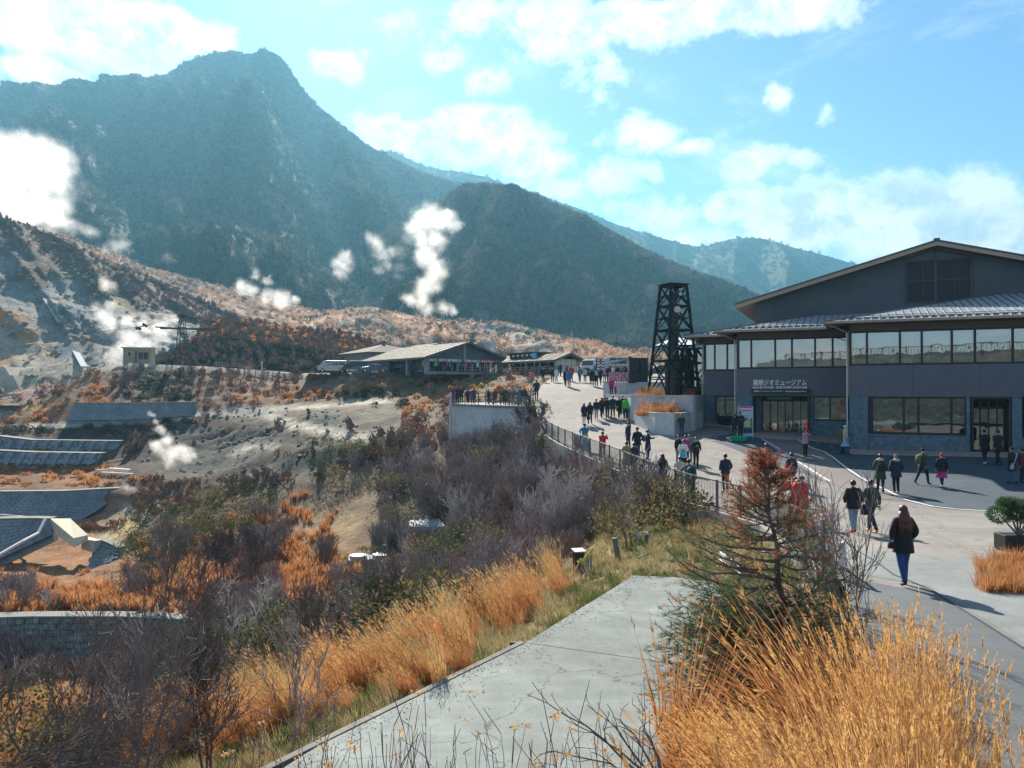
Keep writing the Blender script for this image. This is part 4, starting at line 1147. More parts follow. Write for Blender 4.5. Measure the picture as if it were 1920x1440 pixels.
b = MB(); b.box(ua, .02, BASE, ua + .12, .5, ZB - .003); b.box(ub - .12, .02, BASE, ub, .5, ZB - .003); b.box(ua + .12, .02, ZB - .13, ub - .12, .5, ZB - .003)
b.build('door_frame', frame_m, mus)
dr = MB(); zt_ = MZ(765, ua, 0)
dr.box(ua + .12, .9, zt_ - .06, ub - .12, 1.0, zt_ + .06)
for q in (0, .25, .5, .75, 1): dr.box(ua + .12 + (ub - ua - .24) * q - .04, .9, BASE, ua + .12 + (ub - ua - .24) * q + .04, 1.0, ZB)
dr = dr.build('sliding_door', frame_m, mus)
for q in range(4):
 w = (ub - ua - .24) / 4
 MB().box(ua + .16 + w * q, .94, BASE, ua + .08 + w * (q + 1), .95, zt_ - .06).build('pane', glass_lo, dr)
ledger(U(1897.5, 0), U(1916, 0), 0, .34, BASE, ZB - .003)
u_ = U(1916, 0)
win('window', u_ + .1, u_ + 6.4, .06, zs, ZB - .003, glass_lo, n=4, fr=.12, depth=.22)
ledger(u_ + .002, 27, .10, .34, BASE, zs - .003)
v = 4.2
e0_, e1_ = U(1411, v), U(1517, v)
um = blocks[1][0]
ledger(um, e0_ - .002, v, v + .34, BASE, ZB - .003)
zc = MZ(730, 0, v)
b = MB(); b.box(e0_, v - .25, BASE, e0_ + .1, v + 1.6, ZB - .003); b.box(e1_ - .1, v - .25, BASE, e1_, v + 1.6, ZB - .003)
b.build('door_frame', frame_m, mus)
MB().box(e0_ - .05, v - .32, MZ(737.5, -3, v), e1_ + .05, v - .02, MZ(729.5, -3, v)).build('sign_board', frame_m, mus)
ledger(U(1414, v), U(1425, v), v + .9, v + 1.2, BASE, ZB - .003)
dz_ = MZ(752, -3, v)
d0, d1 = U(1426, v), e1_ - .1
b = MB(); b.box(d0, v + 1.2, dz_ - .05, d1, v + 1.32, dz_ + .05)
for q in range(7): x = d0 + (d1 - d0) * q / 6; b.box(x - .035, v + 1.2, BASE, x + .035, v + 1.32, ZB)
door = b.build('entrance_door', frame_m, mus)
for q in range(6):
 w = (d1 - d0) / 6
 MB().box(d0 + w * q + .04, v + 1.25, BASE, d0 + w * (q + 1) - .04, v + 1.26, dz_ - .05).build('pane', glass_lo, door)
MB().box(U(1436, v), v + 1.0, dz_ + .1, U(1481, v), v + 1.05, ZB - .08).build('notice_panel', mat('green notice panel', (.16,.36,.22), .6, .3, 4), mus)
win('window', U(1525, v), U(1588, v), v + .06, MZ(789, -1, v), ZB - .003, glass_lo, n=2, fr=.1, depth=.22)
ledger(e1_ + .002, -.002, v + .1, v + .34, BASE, MZ(789, -1, v) - .003)
MB().box(e1_ + .002, v + .08, MZ(789, -1, v), U(1525, v) - .002, v + .34, ZB - .003).build('jamb', stone, mus)
MB().box(U(1527, v), v + .9, MZ(789, -1, v), U(1586, v), v + .92, ZB).build('screen', mat('pale green screen', (.42,.48,.38), .8, .5, .8), mus)
MB().box(U(1640, 0), 2.2, BASE, U(1810, 0), 2.25, ZB).build('screen', mat('mottled display wall', (.20,.24,.17), .8, .7, .7, col2=(.45,.42,.28), c2s=.6), mus)
v = 8.1
ul = blocks[2][0]
ledger(ul, U(1340, v), v, v + .34, BASE, ZB - .003)
win('window', U(1342, v), um - .05, v + .1, MZ(778, -9, v), ZB - .003, glass_lo, n=3, fr=.09, depth=.2, transom=MZ(750, -9, v))
MB().box(U(1342, v), v + .12, BASE, um - .05, v + .34, MZ(778, -9, v) - .003).build('panel', frame_m, mus)
for nm, (a0, b0, c0, dd) in {'terrace': (0.0, -1.15, 27, 0.0), 'terrace.': (um, 2.9, -.02, 5.4), 'terrace..': (ul - 1, 6.6, um - .02, 8.1)}.items():
 pp = [MW(a0, b0), MW(c0, b0), MW(c0, dd), MW(a0, dd)]
 o = sheet('terrace', pp, .10, tile_pink, kind=None)
 me = o.data; o.parent = mus
 o.matrix_parent_inverse = (Matrix.Translation(MO - Vector((0, 0, 0))) @ Euler((0, 0, R(MA))).to_matrix().to_4x4()).inverted()
 bm = bmesh.new(); bm.from_mesh(me)
 ex_ = bmesh.ops.extrude_face_region(bm, geom=bm.faces[:])
 for vv in [e for e in ex_['geom'] if isinstance(e, bmesh.types.BMVert)]: vv.co.z -= .3
 bm.to_mesh(me); bm.free()
PITCHR = .225
def rz_(u, v, kind):
 return {'rf': lambda: ZE + PITCHR * (v + 1.2), 'rl': lambda: ZE + PITCHR * (u + 1.2), 'mf': lambda: ZE + PITCHR * (v - 3), 'ml': lambda: ZE + PITCHR * (u + 8.3),
   'lf': lambda: ZE + PITCHR * (v - 6.9), 'll': lambda: ZE + PITCHR * (u + 11.3)}[kind]()
VW = 8.98
planes = {
 'rf': [(-1.2,-1.2),(27,-1.2),(27,VW),(VW,VW)], 'rl': [(-1.2,-1.2),(VW,VW),(VW-4.2,VW),(-1.2,3)],
 'mf': [(-8.3,3),(-1.2,3),(VW-4.2,VW),(VW-11.3,VW)], 'ml': [(-8.3,3),(VW-11.3,VW),(VW-15.2,VW),(-8.3,6.9)],
 'lf': [(-11.3,6.9),(-8.3,6.9),(VW-15.2,VW),(VW-18.2,VW)], 'll': [(-11.3,6.9),(VW-18.2,VW),(VW-18.2,20),(-11.3,20)],
}
for key, pol in planes.items():
 if key[1] == 'f' or key == 'll':
  pass
 b = MB(); b.prism(pol, lambda x, y: rz_(x, y, key) - .10, lambda x, y: rz_(x, y, key))
 ro = b.build('roof', [roof_m], mus)
 step = .43
 us_ = [p[0] for p in pol]; vs_ = [p[1] for p in pol]
 lo, hi = (min(us_), max(us_)) if key[1] == 'f' else (min(vs_), max(vs_))
 q = lo + .3; cnt = 0
 while q < min(hi, 19):
  hits = []
  for i in range(len(pol)):
   (x0, y0), (x1, y1) = pol[i], pol[(i + 1) % len(pol)]
   a0, a1, c0, c1 = (x0, x1, y0, y1) if key[1] == 'f' else (y0, y1, x0, x1)
   if (a0 - q) * (a1 - q) < 0: hits.append(c0 + (c1 - c0) * (q - a0) / (a1 - a0))
  if len(hits) == 2 and abs(hits[0] - hits[1]) > .25:
   h0, h1 = min(hits) + .03, max(hits) - .05
   pa = (q, h0) if key[1] == 'f' else (h0, q); pb_ = (q, h1) if key[1] == 'f' else (h1, q)
   bb_ = MB(); bb_.beam((*pa, rz_(*pa, key) + .022), (*pb_, rz_(*pb_, key) + .022), .035, .05)
   bb_.build('seam', seam_m, ro)
  q += step
 if key in ('rf', 'mf', 'lf'):
  b = MB(); v0 = pol[0][1]
  q = pol[0][0] + .9
  while q < min(pol[1][0], 19) - .1:
   z = rz_(q, v0 + .45, key); b.box(q - .12, v0 + .4, z, q + .12, v0 + .52, z + .09)
   q += step
  sg_ = b.build('snow_guards', seam_m, ro); sg_['kind'] = 'stuff'
  b = MB(); b.beam((pol[0][0] + 1.7, v0 + 1.5, rz_(0, v0 + 1.5, key) + .05), (min(pol[1][0], 19), v0 + 1.5, rz_(0, v0 + 1.5, key) + .05), .03, .03)
  b.beam((pol[0][0] + .9, v0 + .75, rz_(0, v0 + .75, key) + .04), (min(pol[1][0], 19), v0 + .75, rz_(0, v0 + .75, key) + .04), .025, .05)
  b.build('snow_bar', seam_m, ro)
 if key in ('rf', 'mf', 'lf'):
  a_ = pol[0]; c_ = pol[3]
  MB().beam((*a_, ZE + .04), (*c_, rz_(*c_, key) + .04), .12, .06).build('hip_cap', seam_m, ro)
def gutter(a, c, z=ZE):
 n = Vector((c[1] - a[1], -(c[0] - a[0]), 0)).normalized()
 b = MB(); pa, pc = Vector((*a, z - .07)) + n * .06, Vector((*c, z - .07)) + n * .06
 b.beam(pa, pc, .13, .14)
 b.build('gutter', gutter_m, mus)
gutter((-1.2,-1.2), (27,-1.2)); gutter((-1.2,2.9), (-1.2,-1.2)); gutter((-8.3,3), (-1.33,3)); gutter((-8.3,6.8), (-8.3,3)); gutter((-11.3,6.9), (-8.43,6.9)); gutter((-11.3,20), (-11.3,6.9))
b = MB(); b.box(-1.1, -1.1, ZE - .16, 27, -.035, ZE - .11); b.box(-8.2, 3.1, ZE - .16, -.06, 4.165, ZE - .11); b.box(-11.2, 7.0, ZE - .16, -7.2, 8.065, ZE - .11)
b.build('soffit', wood_soffit, mus)
for (u0, vv, za) in ((-.12, -.12, BASE), (um - .12, 4.05, BASE), (ul - .1, 8.0, BASE)):
 MB().tube([(u0 - .9, vv - .9, ZE - .2), (u0, vv, ZW - .1), (u0, vv, za)], .045, 7).build('downpipe', mat('pale downpipe', (.5,.5,.48), .4, .1, metal=.4), mus)
GU, GZ, GS = 5.35, 10.12, .28
def gz(u): return GZ - .30 - GS * abs(u - GU)
uw0, uw1 = -6.45, 2 * GU + 6.45
wl, wr = U(1695, 9), U(1828, 9)
wb = MZ(571, wl, 9)
b = MB()
def vwall(poly_uz, y0, y1):
 n = len(poly_uz); i = len(b.v)
 b.v += [(p[0], y0, p[1]) for p in poly_uz] + [(p[0], y1, p[1]) for p in poly_uz]
 b.face(tuple(i + k for k in range(n))); b.face(tuple(i + n + k for k in range(n))[::-1])
 for k in range(n):
  j = (k + 1) % n; b.face((i + j, i + k, i + n + k, i + n + j))
vwall([(uw0, 4), (wl, 4), (wl, gz(wl)), (uw0, gz(uw0))], 9, 9.3)
vwall([(wr, 4), (uw1, 4), (uw1, gz(uw1)), (wr, gz(wr))], 9, 9.3)
vwall([(wl, 4), (wr, 4), (wr, wb), (wl, wb)], 9, 9.3)
b.build('gable_wall', plaster_u, mus)
MB().box(uw0, 9.31, 3.5, uw0 + .3, 30, gz(uw0)).build('side_wall', plaster_u, mus)
b = MB(); f_ = .22; cx = GU
zt2 = MZ(487, cx, 9); zm = MZ(525, cx, 9)
b.box(wl, 9.03, wb, wl + f_, 9.2, gz(wl) - .02); b.box(wr - f_, 9.03, wb, wr, 9.2, gz(wr) - .02); b.box(cx - .1, 9.04, wb, cx + .1, 9.2, gz(cx) - .06)
b.box(wl + f_, 9.035, wb, wr - f_, 9.2, wb + .14); b.box(wl + f_, 9.045, zt2 - .07, wr - f_, 9.2, zt2 + .07); b.box(wl + f_, 9.05, zm - .05, wr - f_, 9.2, zm + .05)
for q in (.25, .75): x = wl + f_ + (wr - wl - 2 * f_) * q; b.box(x - .03, 9.06, wb + .14, x + .03, 9.2, zt2 - .07)
b.beam((wl + .1, 9.1, gz(wl) - .1), (cx, 9.1, gz(cx) - .1), .12, .16, (0, 1, 0)); b.beam((wr - .1, 9.1, gz(wr) - .1), (cx, 9.1, gz(cx) - .1), .12, .16, (0, 1, 0))
gw = b.build('gable_window', mat('blue grey frame', (.055,.065,.08), .6, .1), mus)
dk = mat('dark louvre panel', (.012,.012,.018), .5, .1)
for (x0, x1) in ((wl + f_, cx - .1), (cx + .1, wr - f_)):
 MB().box(x0, 9.12, wb + .14, x1, 9.15, zm - .05).build('panel', dk, gw)
 MB().box(x0, 9.12, zm + .05, x1, 9.15, zt2 - .07).build('panel', dk, gw)
 b = MB(); vwall([(x0, zt2 + .07), (x1, zt2 + .07), (x1, gz(x1) - .1), (x0, gz(x0) - .1)], 9.12, 9.15)
 b.build('pane', mat('teal grey pane', (.06,.09,.10), .3, .1), gw)
ro = None
for sgn in (-1, 1):
 ue = GU + sgn * 13.05
 ze = GZ - GS * 13.05
 b = MB(); b.hexa([(GU, 8.0, GZ - .25), (ue, 8.0, ze - .25), (ue, 31, ze - .25), (GU, 31, GZ - .25), (GU, 8.0, GZ), (ue, 8.0, ze), (ue, 31, ze), (GU, 31, GZ)])
 b.build('roof', roof_m, mus)
 b = MB(); b.hexa([(GU, 7.9, GZ - .34), (ue, 7.9, ze - .34), (ue, 7.995, ze - .34), (GU, 7.995, GZ - .34), (GU, 7.9, GZ - .08), (ue, 7.9, ze - .08), (ue, 7.995, ze - .08), (GU, 7.995, GZ - .08)])
 b.build('fascia', gutter_m, mus)
 b = MB(); b.hexa([(GU, 7.86, GZ - .06), (ue, 7.86, ze - .06), (ue, 7.99, ze - .06), (GU, 7.99, GZ - .06), (GU, 7.86, GZ + .05), (ue, 7.86, ze + .05), (ue, 7.99, ze + .05), (GU, 7.99, GZ + .05)])
 b.build('verge_trim', seam_m, mus)
 b = MB(); b.hexa([(GU, 8.02, GZ - .30), (ue, 8.02, ze - .30), (ue, 30.9, ze - .30), (GU, 30.9, GZ - .30), (GU, 8.02, GZ - .26), (ue, 8.02, ze - .26), (ue, 30.9, ze - .26), (GU, 30.9, GZ - .26)])
 b.build('soffit', wood_soffit, mus)
MB().box(GU - .18, 7.88, GZ, GU + .18, 31, GZ + .14).build('ridge_cap', seam_m, mus)
b = MB(); b.box(-13.6, 11.5, -3, -10.3, 17, ZB + .6); b.build('rear_wing', plaster, mus)
win('window_band', -13.5, -10.4, 11.6, ZB + .62, ZW - .1, glass_up, n=4, fr=.1)
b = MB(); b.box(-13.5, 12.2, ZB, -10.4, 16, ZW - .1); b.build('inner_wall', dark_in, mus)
b = MB(); b.prism([(-14.3, 10.6), (-10, 10.6), (-10, 17), (-14.3, 17)], lambda x, y: ZE - .55 + .16 * (y - 10.6), lambda x, y: ZE - .45 + .16 * (y - 10.6)); b.build('roof', roof_m, mus)
white_letter = mat('white lettering', (.95,.95,.92), .4, 0)
def text_mesh(body, name, m, width, height=None, ext=.012, spacing=1.0, bold=0):
 cu = bpy.data.curves.new(name, 'FONT'); cu.body = body; cu.extrude = .02; cu.align_x = 'LEFT'; cu.space_character = spacing; cu.offset = bold; cu.resolution_u = 3
 tmp = bpy.data.objects.new(name, cu); COL.objects.link(tmp)
 dg = bpy.context.evaluated_depsgraph_get()
 me = bpy.data.meshes.new_from_object(tmp.evaluated_get(dg)); me.name = name
 bpy.data.objects.remove(tmp)
 co = np.array([v.co[:] for v in me.vertices])
 mn, mx = co.min(0), co.max(0)
 s = width / (mx[0] - mn[0]); sy = (height / (mx[1] - mn[1])) if height else s
 co = (co - mn) * np.array([s, sy, 0]); z = np.array([v.co.z for v in me.vertices]); co[:, 2] = np.where(z > z.mean(), ext, 0)
 me.vertices.foreach_set('co', co.ravel()); me.materials.clear(); me.materials.append(m); me.update()
 return me
v = 4.2
x0, x1 = U(1412, v), U(1513, v)
def put_text(body, name, x, w, pyt, pyb, y, m=white_letter, bold=0, parent=mus, spacing=1.0):
 zt, zb = MZ(pyt, x, v), MZ(pyb, x, v)
 me = text_mesh(body, name, m, w, zt - zb, bold=bold, spacing=spacing)
 return link(name, me, parent, loc=(x, y, zb), rot=(math.pi / 2, 0, 0))
put_text('箱根ジオミュージアム', 'lettering', x0, x1 - x0, 711.5, 723, v - .044, bold=.012)
put_text('HAKONE GEOMUSEUM', 'lettering', x0, x1 - x0, 724.3, 728.8, v - .044, bold=.02, spacing=1.15)
put_text('大涌谷インフォメーションセンター', 'lettering', x0 + .05, (x1 - x0) * .57, 731.7, 735.0, v - .334, bold=.01)
put_text('Owakudani Information Center', 'lettering', x0 + (x1 - x0) * .61, (x1 - x0) * .38, 731.9, 735.2, v - .334)
def wpt(px, d): return ((px - 960) / F * d, d)
PZ = -.28
def inset(pts, d=.13):
 n = len(pts); out = []
 for i in range(n):
  a, b_, c = Vector(pts[i-1]), Vector(pts[i]), Vector(pts[(i+1) % n]); u, w = (b_ - a).normalized(), (c - b_).normalized(); m_ = Vector((-u.y - w.y, u.x + w.x))
  out.append(tuple(b_ + m_.normalized() * d / max(.4, abs(m_.length / 2))))
 return out
up = [wpt(1132,68), wpt(1183,58.5), wpt(1299,53.5), wpt(1320,57.5), wpt(1322,66), wpt(1222,66), wpt(1134,71)]
def wall_panels(root, pts, zt, zbf, th, m, name='wall_panel', seg=2.2, cap=.0):
 """concrete wall along a polyline, cast in panels with open joints"""
 for a, c in zip(pts[:-1], pts[1:]):
  a, c = Vector(a), Vector(c); Lg = (c - a).length; n = max(1, round(Lg / seg)); dd = (c - a) / Lg; nr = Vector((-dd.y, dd.x)) * th
  for k in range(n):
   p0 = a + dd * (Lg * k / n + .012); p1 = a + dd * (Lg * (k + 1) / n - .012)
   b = MB()
   b.prism([tuple(p0), tuple(p1), tuple(p1 + nr), tuple(p0 + nr)], lambda x, y: zbf(x, y), zt)
   b.build(name, m, root)
root = tag(empty('raised_planter'), 'raised concrete planter under the steel tower', 'planter')
wall_panels(root, up[:4], PZ, lambda x, y: zp(x, y) - .4, .25, conc_wall)
b = MB(); b.prism(inset(up), -3.2, PZ - .18); b.build('soil', mat('planter soil', (.06,.045,.035), .95, .4, 2), root)
b = MB()
for a, c in zip(up[:3], up[1:4]):
 a, c = Vector(a), Vector(c); dd = (c - a).normalized(); nr = Vector((-dd.y, dd.x))
 b.prism([tuple(a - nr * .03), tuple(c - nr * .03), tuple(c + nr * .28), tuple(a + nr * .28)], PZ + .002, PZ + .05)
b.build('coping', mat('pale coping', (.5,.5,.48), .8, .12, 2), root)
lp = [wpt(1188,57), wpt(1228,52.5), wpt(1263,51.3), wpt(1318,55.3)]
LZ = -1.45
root = tag(empty('low_planter'), 'low faceted concrete planter with dry orange grass beside the tower', 'planter')
wall_panels(root, lp, LZ, lambda x, y: zp(x, y) - .3, .22, conc_wall, seg=2.6)
b = MB(); b.prism(inset(lp + [wpt(1310,57), wpt(1200,58.5)]), -3.4, LZ - .15); b.build('soil', _mats['planter soil'], root)
b = MB()
for a, c in zip(lp[:-1], lp[1:]):
 a, c = Vector(a), Vector(c); dd = (c - a).normalized(); nr = Vector((-dd.y, dd.x))
 b.prism([tuple(a - nr * .03), tuple(c - nr * .03), tuple(c + nr * .25), tuple(a + nr * .25)], LZ + .002, LZ + .045)
b.build('coping', _mats['pale coping'], root)
TZ = .80
root = tag(empty('terrace_wall'), 'upper concrete wall holding the terrace with the group photo stand', 'wall')
tw = [wpt(1131,70), wpt(1220,66), wpt(1300,64)]
wall_panels(root, tw, TZ + .06, lambda x, y: -1.5, .3, conc_wall, seg=2.4)
b = MB(); b.prism(inset([tw[0], tw[1], tw[2], wpt(1300,84), wpt(1131,88)]), -1, TZ); b.build('terrace_floor', conc_dark, root)
steel = mat('dark green black steel', (.018,.025,.026), .95, .25, 2, spec=.1)
TC = Vector((*wpt(1263,59.5), 0)); tz0 = PZ - .15
tw_ = tag(empty('steel_tower', (TC.x, TC.y, tz0), R(22)), 'dark steel lattice tower standing round a thick pipe beside the museum', 'tower')
H = MZtop = zpy(537, 59.5) - tz0
lev = [0, zpy(677, 59.5) - tz0, zpy(620, 59.5) - tz0, zpy(575, 59.5) - tz0, H]
def hw(z): return 1.42 + (.72 - 1.42) * z / H
cs = [(-1,-1),(1,-1),(1,1),(-1,1)]
for c_ in cs:
 MB().beam((c_[0]*hw(-.3), c_[1]*hw(-.3), -.3), (c_[0]*hw(H), c_[1]*hw(H), H), .16).build('leg', steel, tw_)
for k, z in enumerate(lev[1:]):
 for i in range(4):
  a, c_ = cs[i], cs[(i+1) % 4]; w = hw(z)
  MB().beam((a[0]*w, a[1]*w, z), (c_[0]*w, c_[1]*w, z), .12, .14).build('cross_beam', steel, tw_)
for z0, z1 in zip(lev[:-1], lev[1:]):
 for i in range(4):
  a, c_ = cs[i], cs[(i+1) % 4]; w0, w1 = hw(z0), hw(z1)
  A = Vector((a[0]*w0, a[1]*w0, z0)); B_ = Vector((c_[0]*w0, c_[1]*w0, z0)); C_ = Vector((c_[0]*w1, c_[1]*w1, z1)); D_ = Vector((a[0]*w1, a[1]*w1, z1))
  out_ = (A + B_) / 2; out_.z = 0; out_.normalize()
  MB().beam(A + out_ * .05, C_ + out_ * .05, .085).build('brace', steel, tw_); MB().beam(B_ - out_ * .05, D_ - out_ * .05, .085).build('brace', steel, tw_)
  mm_ = (A + B_ + C_ + D_) / 4
  MB().beam((A + D_) / 2, mm_, .06).build('brace', steel, tw_)
  MB().beam((B_ + C_) / 2, mm_, .06).build('brace', steel, tw_)
b = MB(); w = hw(H) + .15; b.box(-w, -w, H + .08, w, w, H + .16); b.build('top_plate', steel, tw_)
pipe_m = mat('dark iron pipe', (.040,.038,.042), .5, .25, 1.5, metal=.3)
MB().tube([(0, 0, -.3), (0, 0, lev[1] - .05)], .68, 20).build('pipe_base', pipe_m, tw_)
MB().tube([(0, 0, lev[1] - .05), (0, 0, lev[1] + .06), (0, 0, lev[1] + .061), (0, 0, H - .5)], [.72, .72, .31, .30], 18).build('pipe', pipe_m, tw_)
hornm = mat('pale grey horn', (.45,.46,.46), .5, .1)
for (px, py, s, nm) in ((1270,580,.26,'loudspeaker'), (1276,566,.10,'floodlight'), (1276,551,.13,'floodlight')):
 p = P(px, py, 58.3)
 l_ = tw_.matrix_world.inverted() if False else (Matrix.Translation((TC.x, TC.y, tz0)) @ Euler((0, 0, R(22))).to_matrix().to_4x4()).inverted()
 q = l_ @ p; d2 = l_.to_3x3() @ Vector((0.05, -1, .05))
 b = MB(); b.tube([q + d2 * 0, q - d2 * .12, q - d2 * .35], [s, s * .55, s * .2], 12)
 b.tube([q + d2 * .01, q + d2 * .015], [s * .62, s * .5], 12)
 b.beam(q - d2 * .3, q - d2 * .8, .05)
 b.build(nm, hornm, tw_)
gb = mat('black green cabinet paint', (.022,.034,.030), .6, .2, 1)
def box_at(name, x0px, x1px, y0py, y1py, d, depth, m, parent=None):
 a = P(x0px, y1py, d); c = P(x1px, y0py, d)
 b = MB(); b.box(a.x, d, a.z, c.x, d + depth, c.z); return b.build(name, m, parent)
cab = tag(empty('cabinet', (wpt(1198,67.5)[0], 67.5, TZ)), 'tall black green cabinet on the terrace beside the tower', 'cabinet')
b = MB(); b.box(-.86, 0, 0, .80, .9, 2.12); bevel(b.build('body', gb, cab), .03)
MB().box(-.9, -.05, 2.12, .84, .95, 2.2).build('lid', gb, cab)
MB().box(.02, -.03, .75, .14, -.002, 1.95).build('slot', mat('black gap', (.006,.006,.006), .9, 0), cab)
MB().box(-.78, -.35, 0, .62, -.06, .85).build('step_box', gb, cab)
MB().box(-.90, -.02, 2.2, -.65, .3, 2.32).build('lamp_box', gb, cab)
bn = tag(empty('photo_banner', (wpt(1135,67.6)[0], 67.6, TZ)), 'pink and white printed banner on a rail in front of the seated group', 'banner')
cl = bpy.data.materials.new('pink printed cloth'); cl.use_nodes = True
t = NT(cl.node_tree); pos = t.n('ShaderNodeNewGeometry').outputs['Position']
t.put(cl.node_tree.nodes['Principled BSDF'].inputs['Base Color'], t.mix(t.rng(t.noise(pos, 5, 3), .5, .56), (.50,.16,.22,1), (.62,.55,.55,1)))
MB().box(.3, 0, .12, 2.45, .02, .95).build('cloth', cl, bn)
b = MB()
for x in (.3, 1.35, 2.45): b.tube([(x, .04, 0), (x, .04, 1.0)], .025, 6)
b.tube([(.3, .04, .98), (2.45, .04, .98)], .022, 6); b.build('frame', dark_metal, bn)
for k, px in enumerate((1118, 1126)):
 d = 84; x, y = wpt(px, d); z = zp(x, y)
 fl = tag(empty('banner_flag', (x, y, z)), ('left' if k == 0 else 'right') + ' of the two tall black and white flags beyond the road top', 'flag')
 MB().tube([(0, 0, 0), (0, 0, 2.6)], .025, 6).build('pole', dark_metal, fl)
 b = MB(); n = 9
 for q in range(n):
  z0, z1 = .5 + 2.0 * q / n, .5 + 2.0 * (q + 1) / n
  o0, o1 = .06 * math.sin(q * .9 + k), .06 * math.sin((q + 1) * .9 + k)
  b.hexa([(.03, o0, z0), (.40, o0 * 1.6, z0), (.40, o0 * 1.6 + .01, z0), (.03, o0 + .01, z0), (.03, o1, z1), (.40, o1 * 1.6, z1), (.40, o1 * 1.6 + .01, z1), (.03, o1 + .01, z1)])
 b.build('cloth', mat('black flag cloth', (.02,.02,.02), .8, 0), fl)
 b = MB()
 for q in range(6):
  z0 = .62 + q * .32; b.box(.12, -.11, z0, .34, -.10, z0 + .16); b.box(.10, -.115, z0 + .05, .2, -.105, z0 + .22)
 b.build('print', mat('white flag print', (.75,.75,.73), .8, 0), fl)
v = 4.2
px0, px1 = U(1384, 2.4), U(1411, 2.4)
pw = MW((px0 + px1) / 2, 2.4); zg = zp(*pw)
ps = tag(empty('poster_stand', (*pw, zg), R(MA)), 'upright poster board with a magenta heading and green hills by the museum entrance', 'poster')
w2 = (px1 - px0) / 2; ph = MZ(762, px0, 2.4) - zg
MB().box(-w2, 0, .12, w2, .08, ph).build('board', mat('poster sky blue', (.42,.58,.70), .5, 0), ps)
b = MB(); b.box(-w2 + .02, -.012, ph * .86, w2 - .02, -.001, ph - .02); b.build('heading', mat('magenta print', (.55,.05,.22), .5, 0), ps)
b = MB()
for q in range(7): b.box(-w2 + .09 + q * .12, -.02, ph * .895, -w2 + .17 + q * .12, -.0125, ph * .95)
for q in range(4): b.box(-w2 + .14 + q * .09, -.012, ph * .74, -w2 + .20 + q * .09, -.001, ph * .80)
b.build('print', mat('white print', (.85,.83,.83), .5, 0), ps)
b = MB(); n = 16
for q in range(n):
 x0, x1 = -w2 + .02 + (2 * w2 - .04) * q / n, -w2 + .02 + (2 * w2 - .04) * (q + 1) / n
 h0 = ph * (.60 + .05 * math.sin(q * .9)); h1 = ph * (.60 + .05 * math.sin((q + 1) * .9))
 b.hexa([(x0,-.014,.3),(x1,-.014,.3),(x1,-.001,.3),(x0,-.001,.3),(x0,-.014,h0),(x1,-.014,h1),(x1,-.001,h1),(x0,-.001,h0)])
b.build('green_hills', mat('poster green', (.06,.26,.08), .5, .2, 6), ps)
MB().prism([(0,0)]*0 or [(-.1,-.02),(.3,-.02),(.3,-.0145),(-.1,-.0145)], .7, 1.15).build('pale_shape', mat('poster cream', (.62,.60,.42), .5, .2, 5), ps)
MB().box(-.1, -.02, .32, .4, -.0145, .62).build('dark_shape', mat('poster navy', (.03,.03,.12), .5, .2, 5), ps)
b = MB(); b.box(-w2 - .03, -.03, 0, -w2, .11, ph + .03); b.box(w2, -.03, 0, w2 + .03, .11, ph + .03); b.build('frame', mat('white frame', (.7,.7,.7), .5, 0), ps)
c = onplaza(1386, 828)
tb = tag(empty('plastic_tub', tuple(c), R(-20)), 'low bright green plastic tub on the ground in front of two people in black', 'tub')
b = MB(); b.rings([[(.62 * s * (1 if abs(math.cos(a * .3927)) > .5 else .9) * math.cos(a * .3927), .36 * s * math.sin(a * .3927), z) for a in range(16)] for s, z in ((.75, .05), (.85, .18), (1, .34), (.9, .34), (.75, .16))]); b.build('bowl', mat('bright green plastic', (.01,.42,.22), .35, .05), tb)
b = MB(); b.rings([[(.5 * math.cos(a * .3927), .28 * math.sin(a * .3927), z) for a in range(16)] for z in (0, .06)]); b.build('base', frame_m, tb)
for k, (a, c_, vv) in enumerate(((1346, 1381, 7.0),)):
 x, y = MW((U(a, vv) + U(c_, vv)) / 2, vv); w = (U(c_, vv) - U(a, vv)) / 2; z = zp(x, y)
 tbl = tag(empty('table', (x, y, z), R(MA)), 'long table draped in black under the windows left of the entrance', 'table')
 MB().box(-w, -.3, .72, w, .3, .78).build('tabletop', frame_m, tbl)
 MB().box(-w + .02, -.29, .22, w - .02, .29, .718).build('drape', mat('black cloth', (.012,.012,.014), .9, .1), tbl)
 for sx in (-1, 1):
  for sy in (-1, 1): MB().box(sx * (w - .1) - .02, sy * .24 - .02, 0, sx * (w - .1) + .02, sy * .24 + .02, .22).build('leg', dark_metal, tbl)
 for q in range(5):
  bb = MB(); bb.box(-w + .15 + q * .27, -.2, .781, -w + .33 + q * .27, .05, .86 + .03 * (q % 2))
  o = bb.build('box', mat('pale packet %d' % (q % 3), ((.7,.7,.62), (.3,.45,.3), (.6,.5,.3))[q % 3], .7, .1)); M_ = Matrix.Translation((x, y, z)) @ Euler((0, 0, R(MA))).to_matrix().to_4x4(); o.matrix_world = M_
  tag(o, ('pale', 'green', 'tan', 'cream', 'mossy')[q] + ' packet standing on the black draped table, number ' + ('one','two','three','four','five')[q] + ' from its left end', 'packet', 'packets on the draped table')
DZ = -1.2
dk_poly = [wpt(846,78), wpt(985,64.5), wpt(1002,66.5), wpt(1000,74), wpt(985,84), wpt(858,90)]
deck = tag(empty('viewing_deck', (*dk_poly[0], DZ)), 'concrete viewing platform jutting from the road with dark pipe rails', 'viewing platform')
dl = Vector((*dk_poly[0], DZ))
def D(x, y, z): return Vector((x, y, z)) - dl
b = MB(); b.prism([tuple(Vector(p) - dl.xy) for p in dk_poly], -.22, 0); b.build('floor', conc, deck)
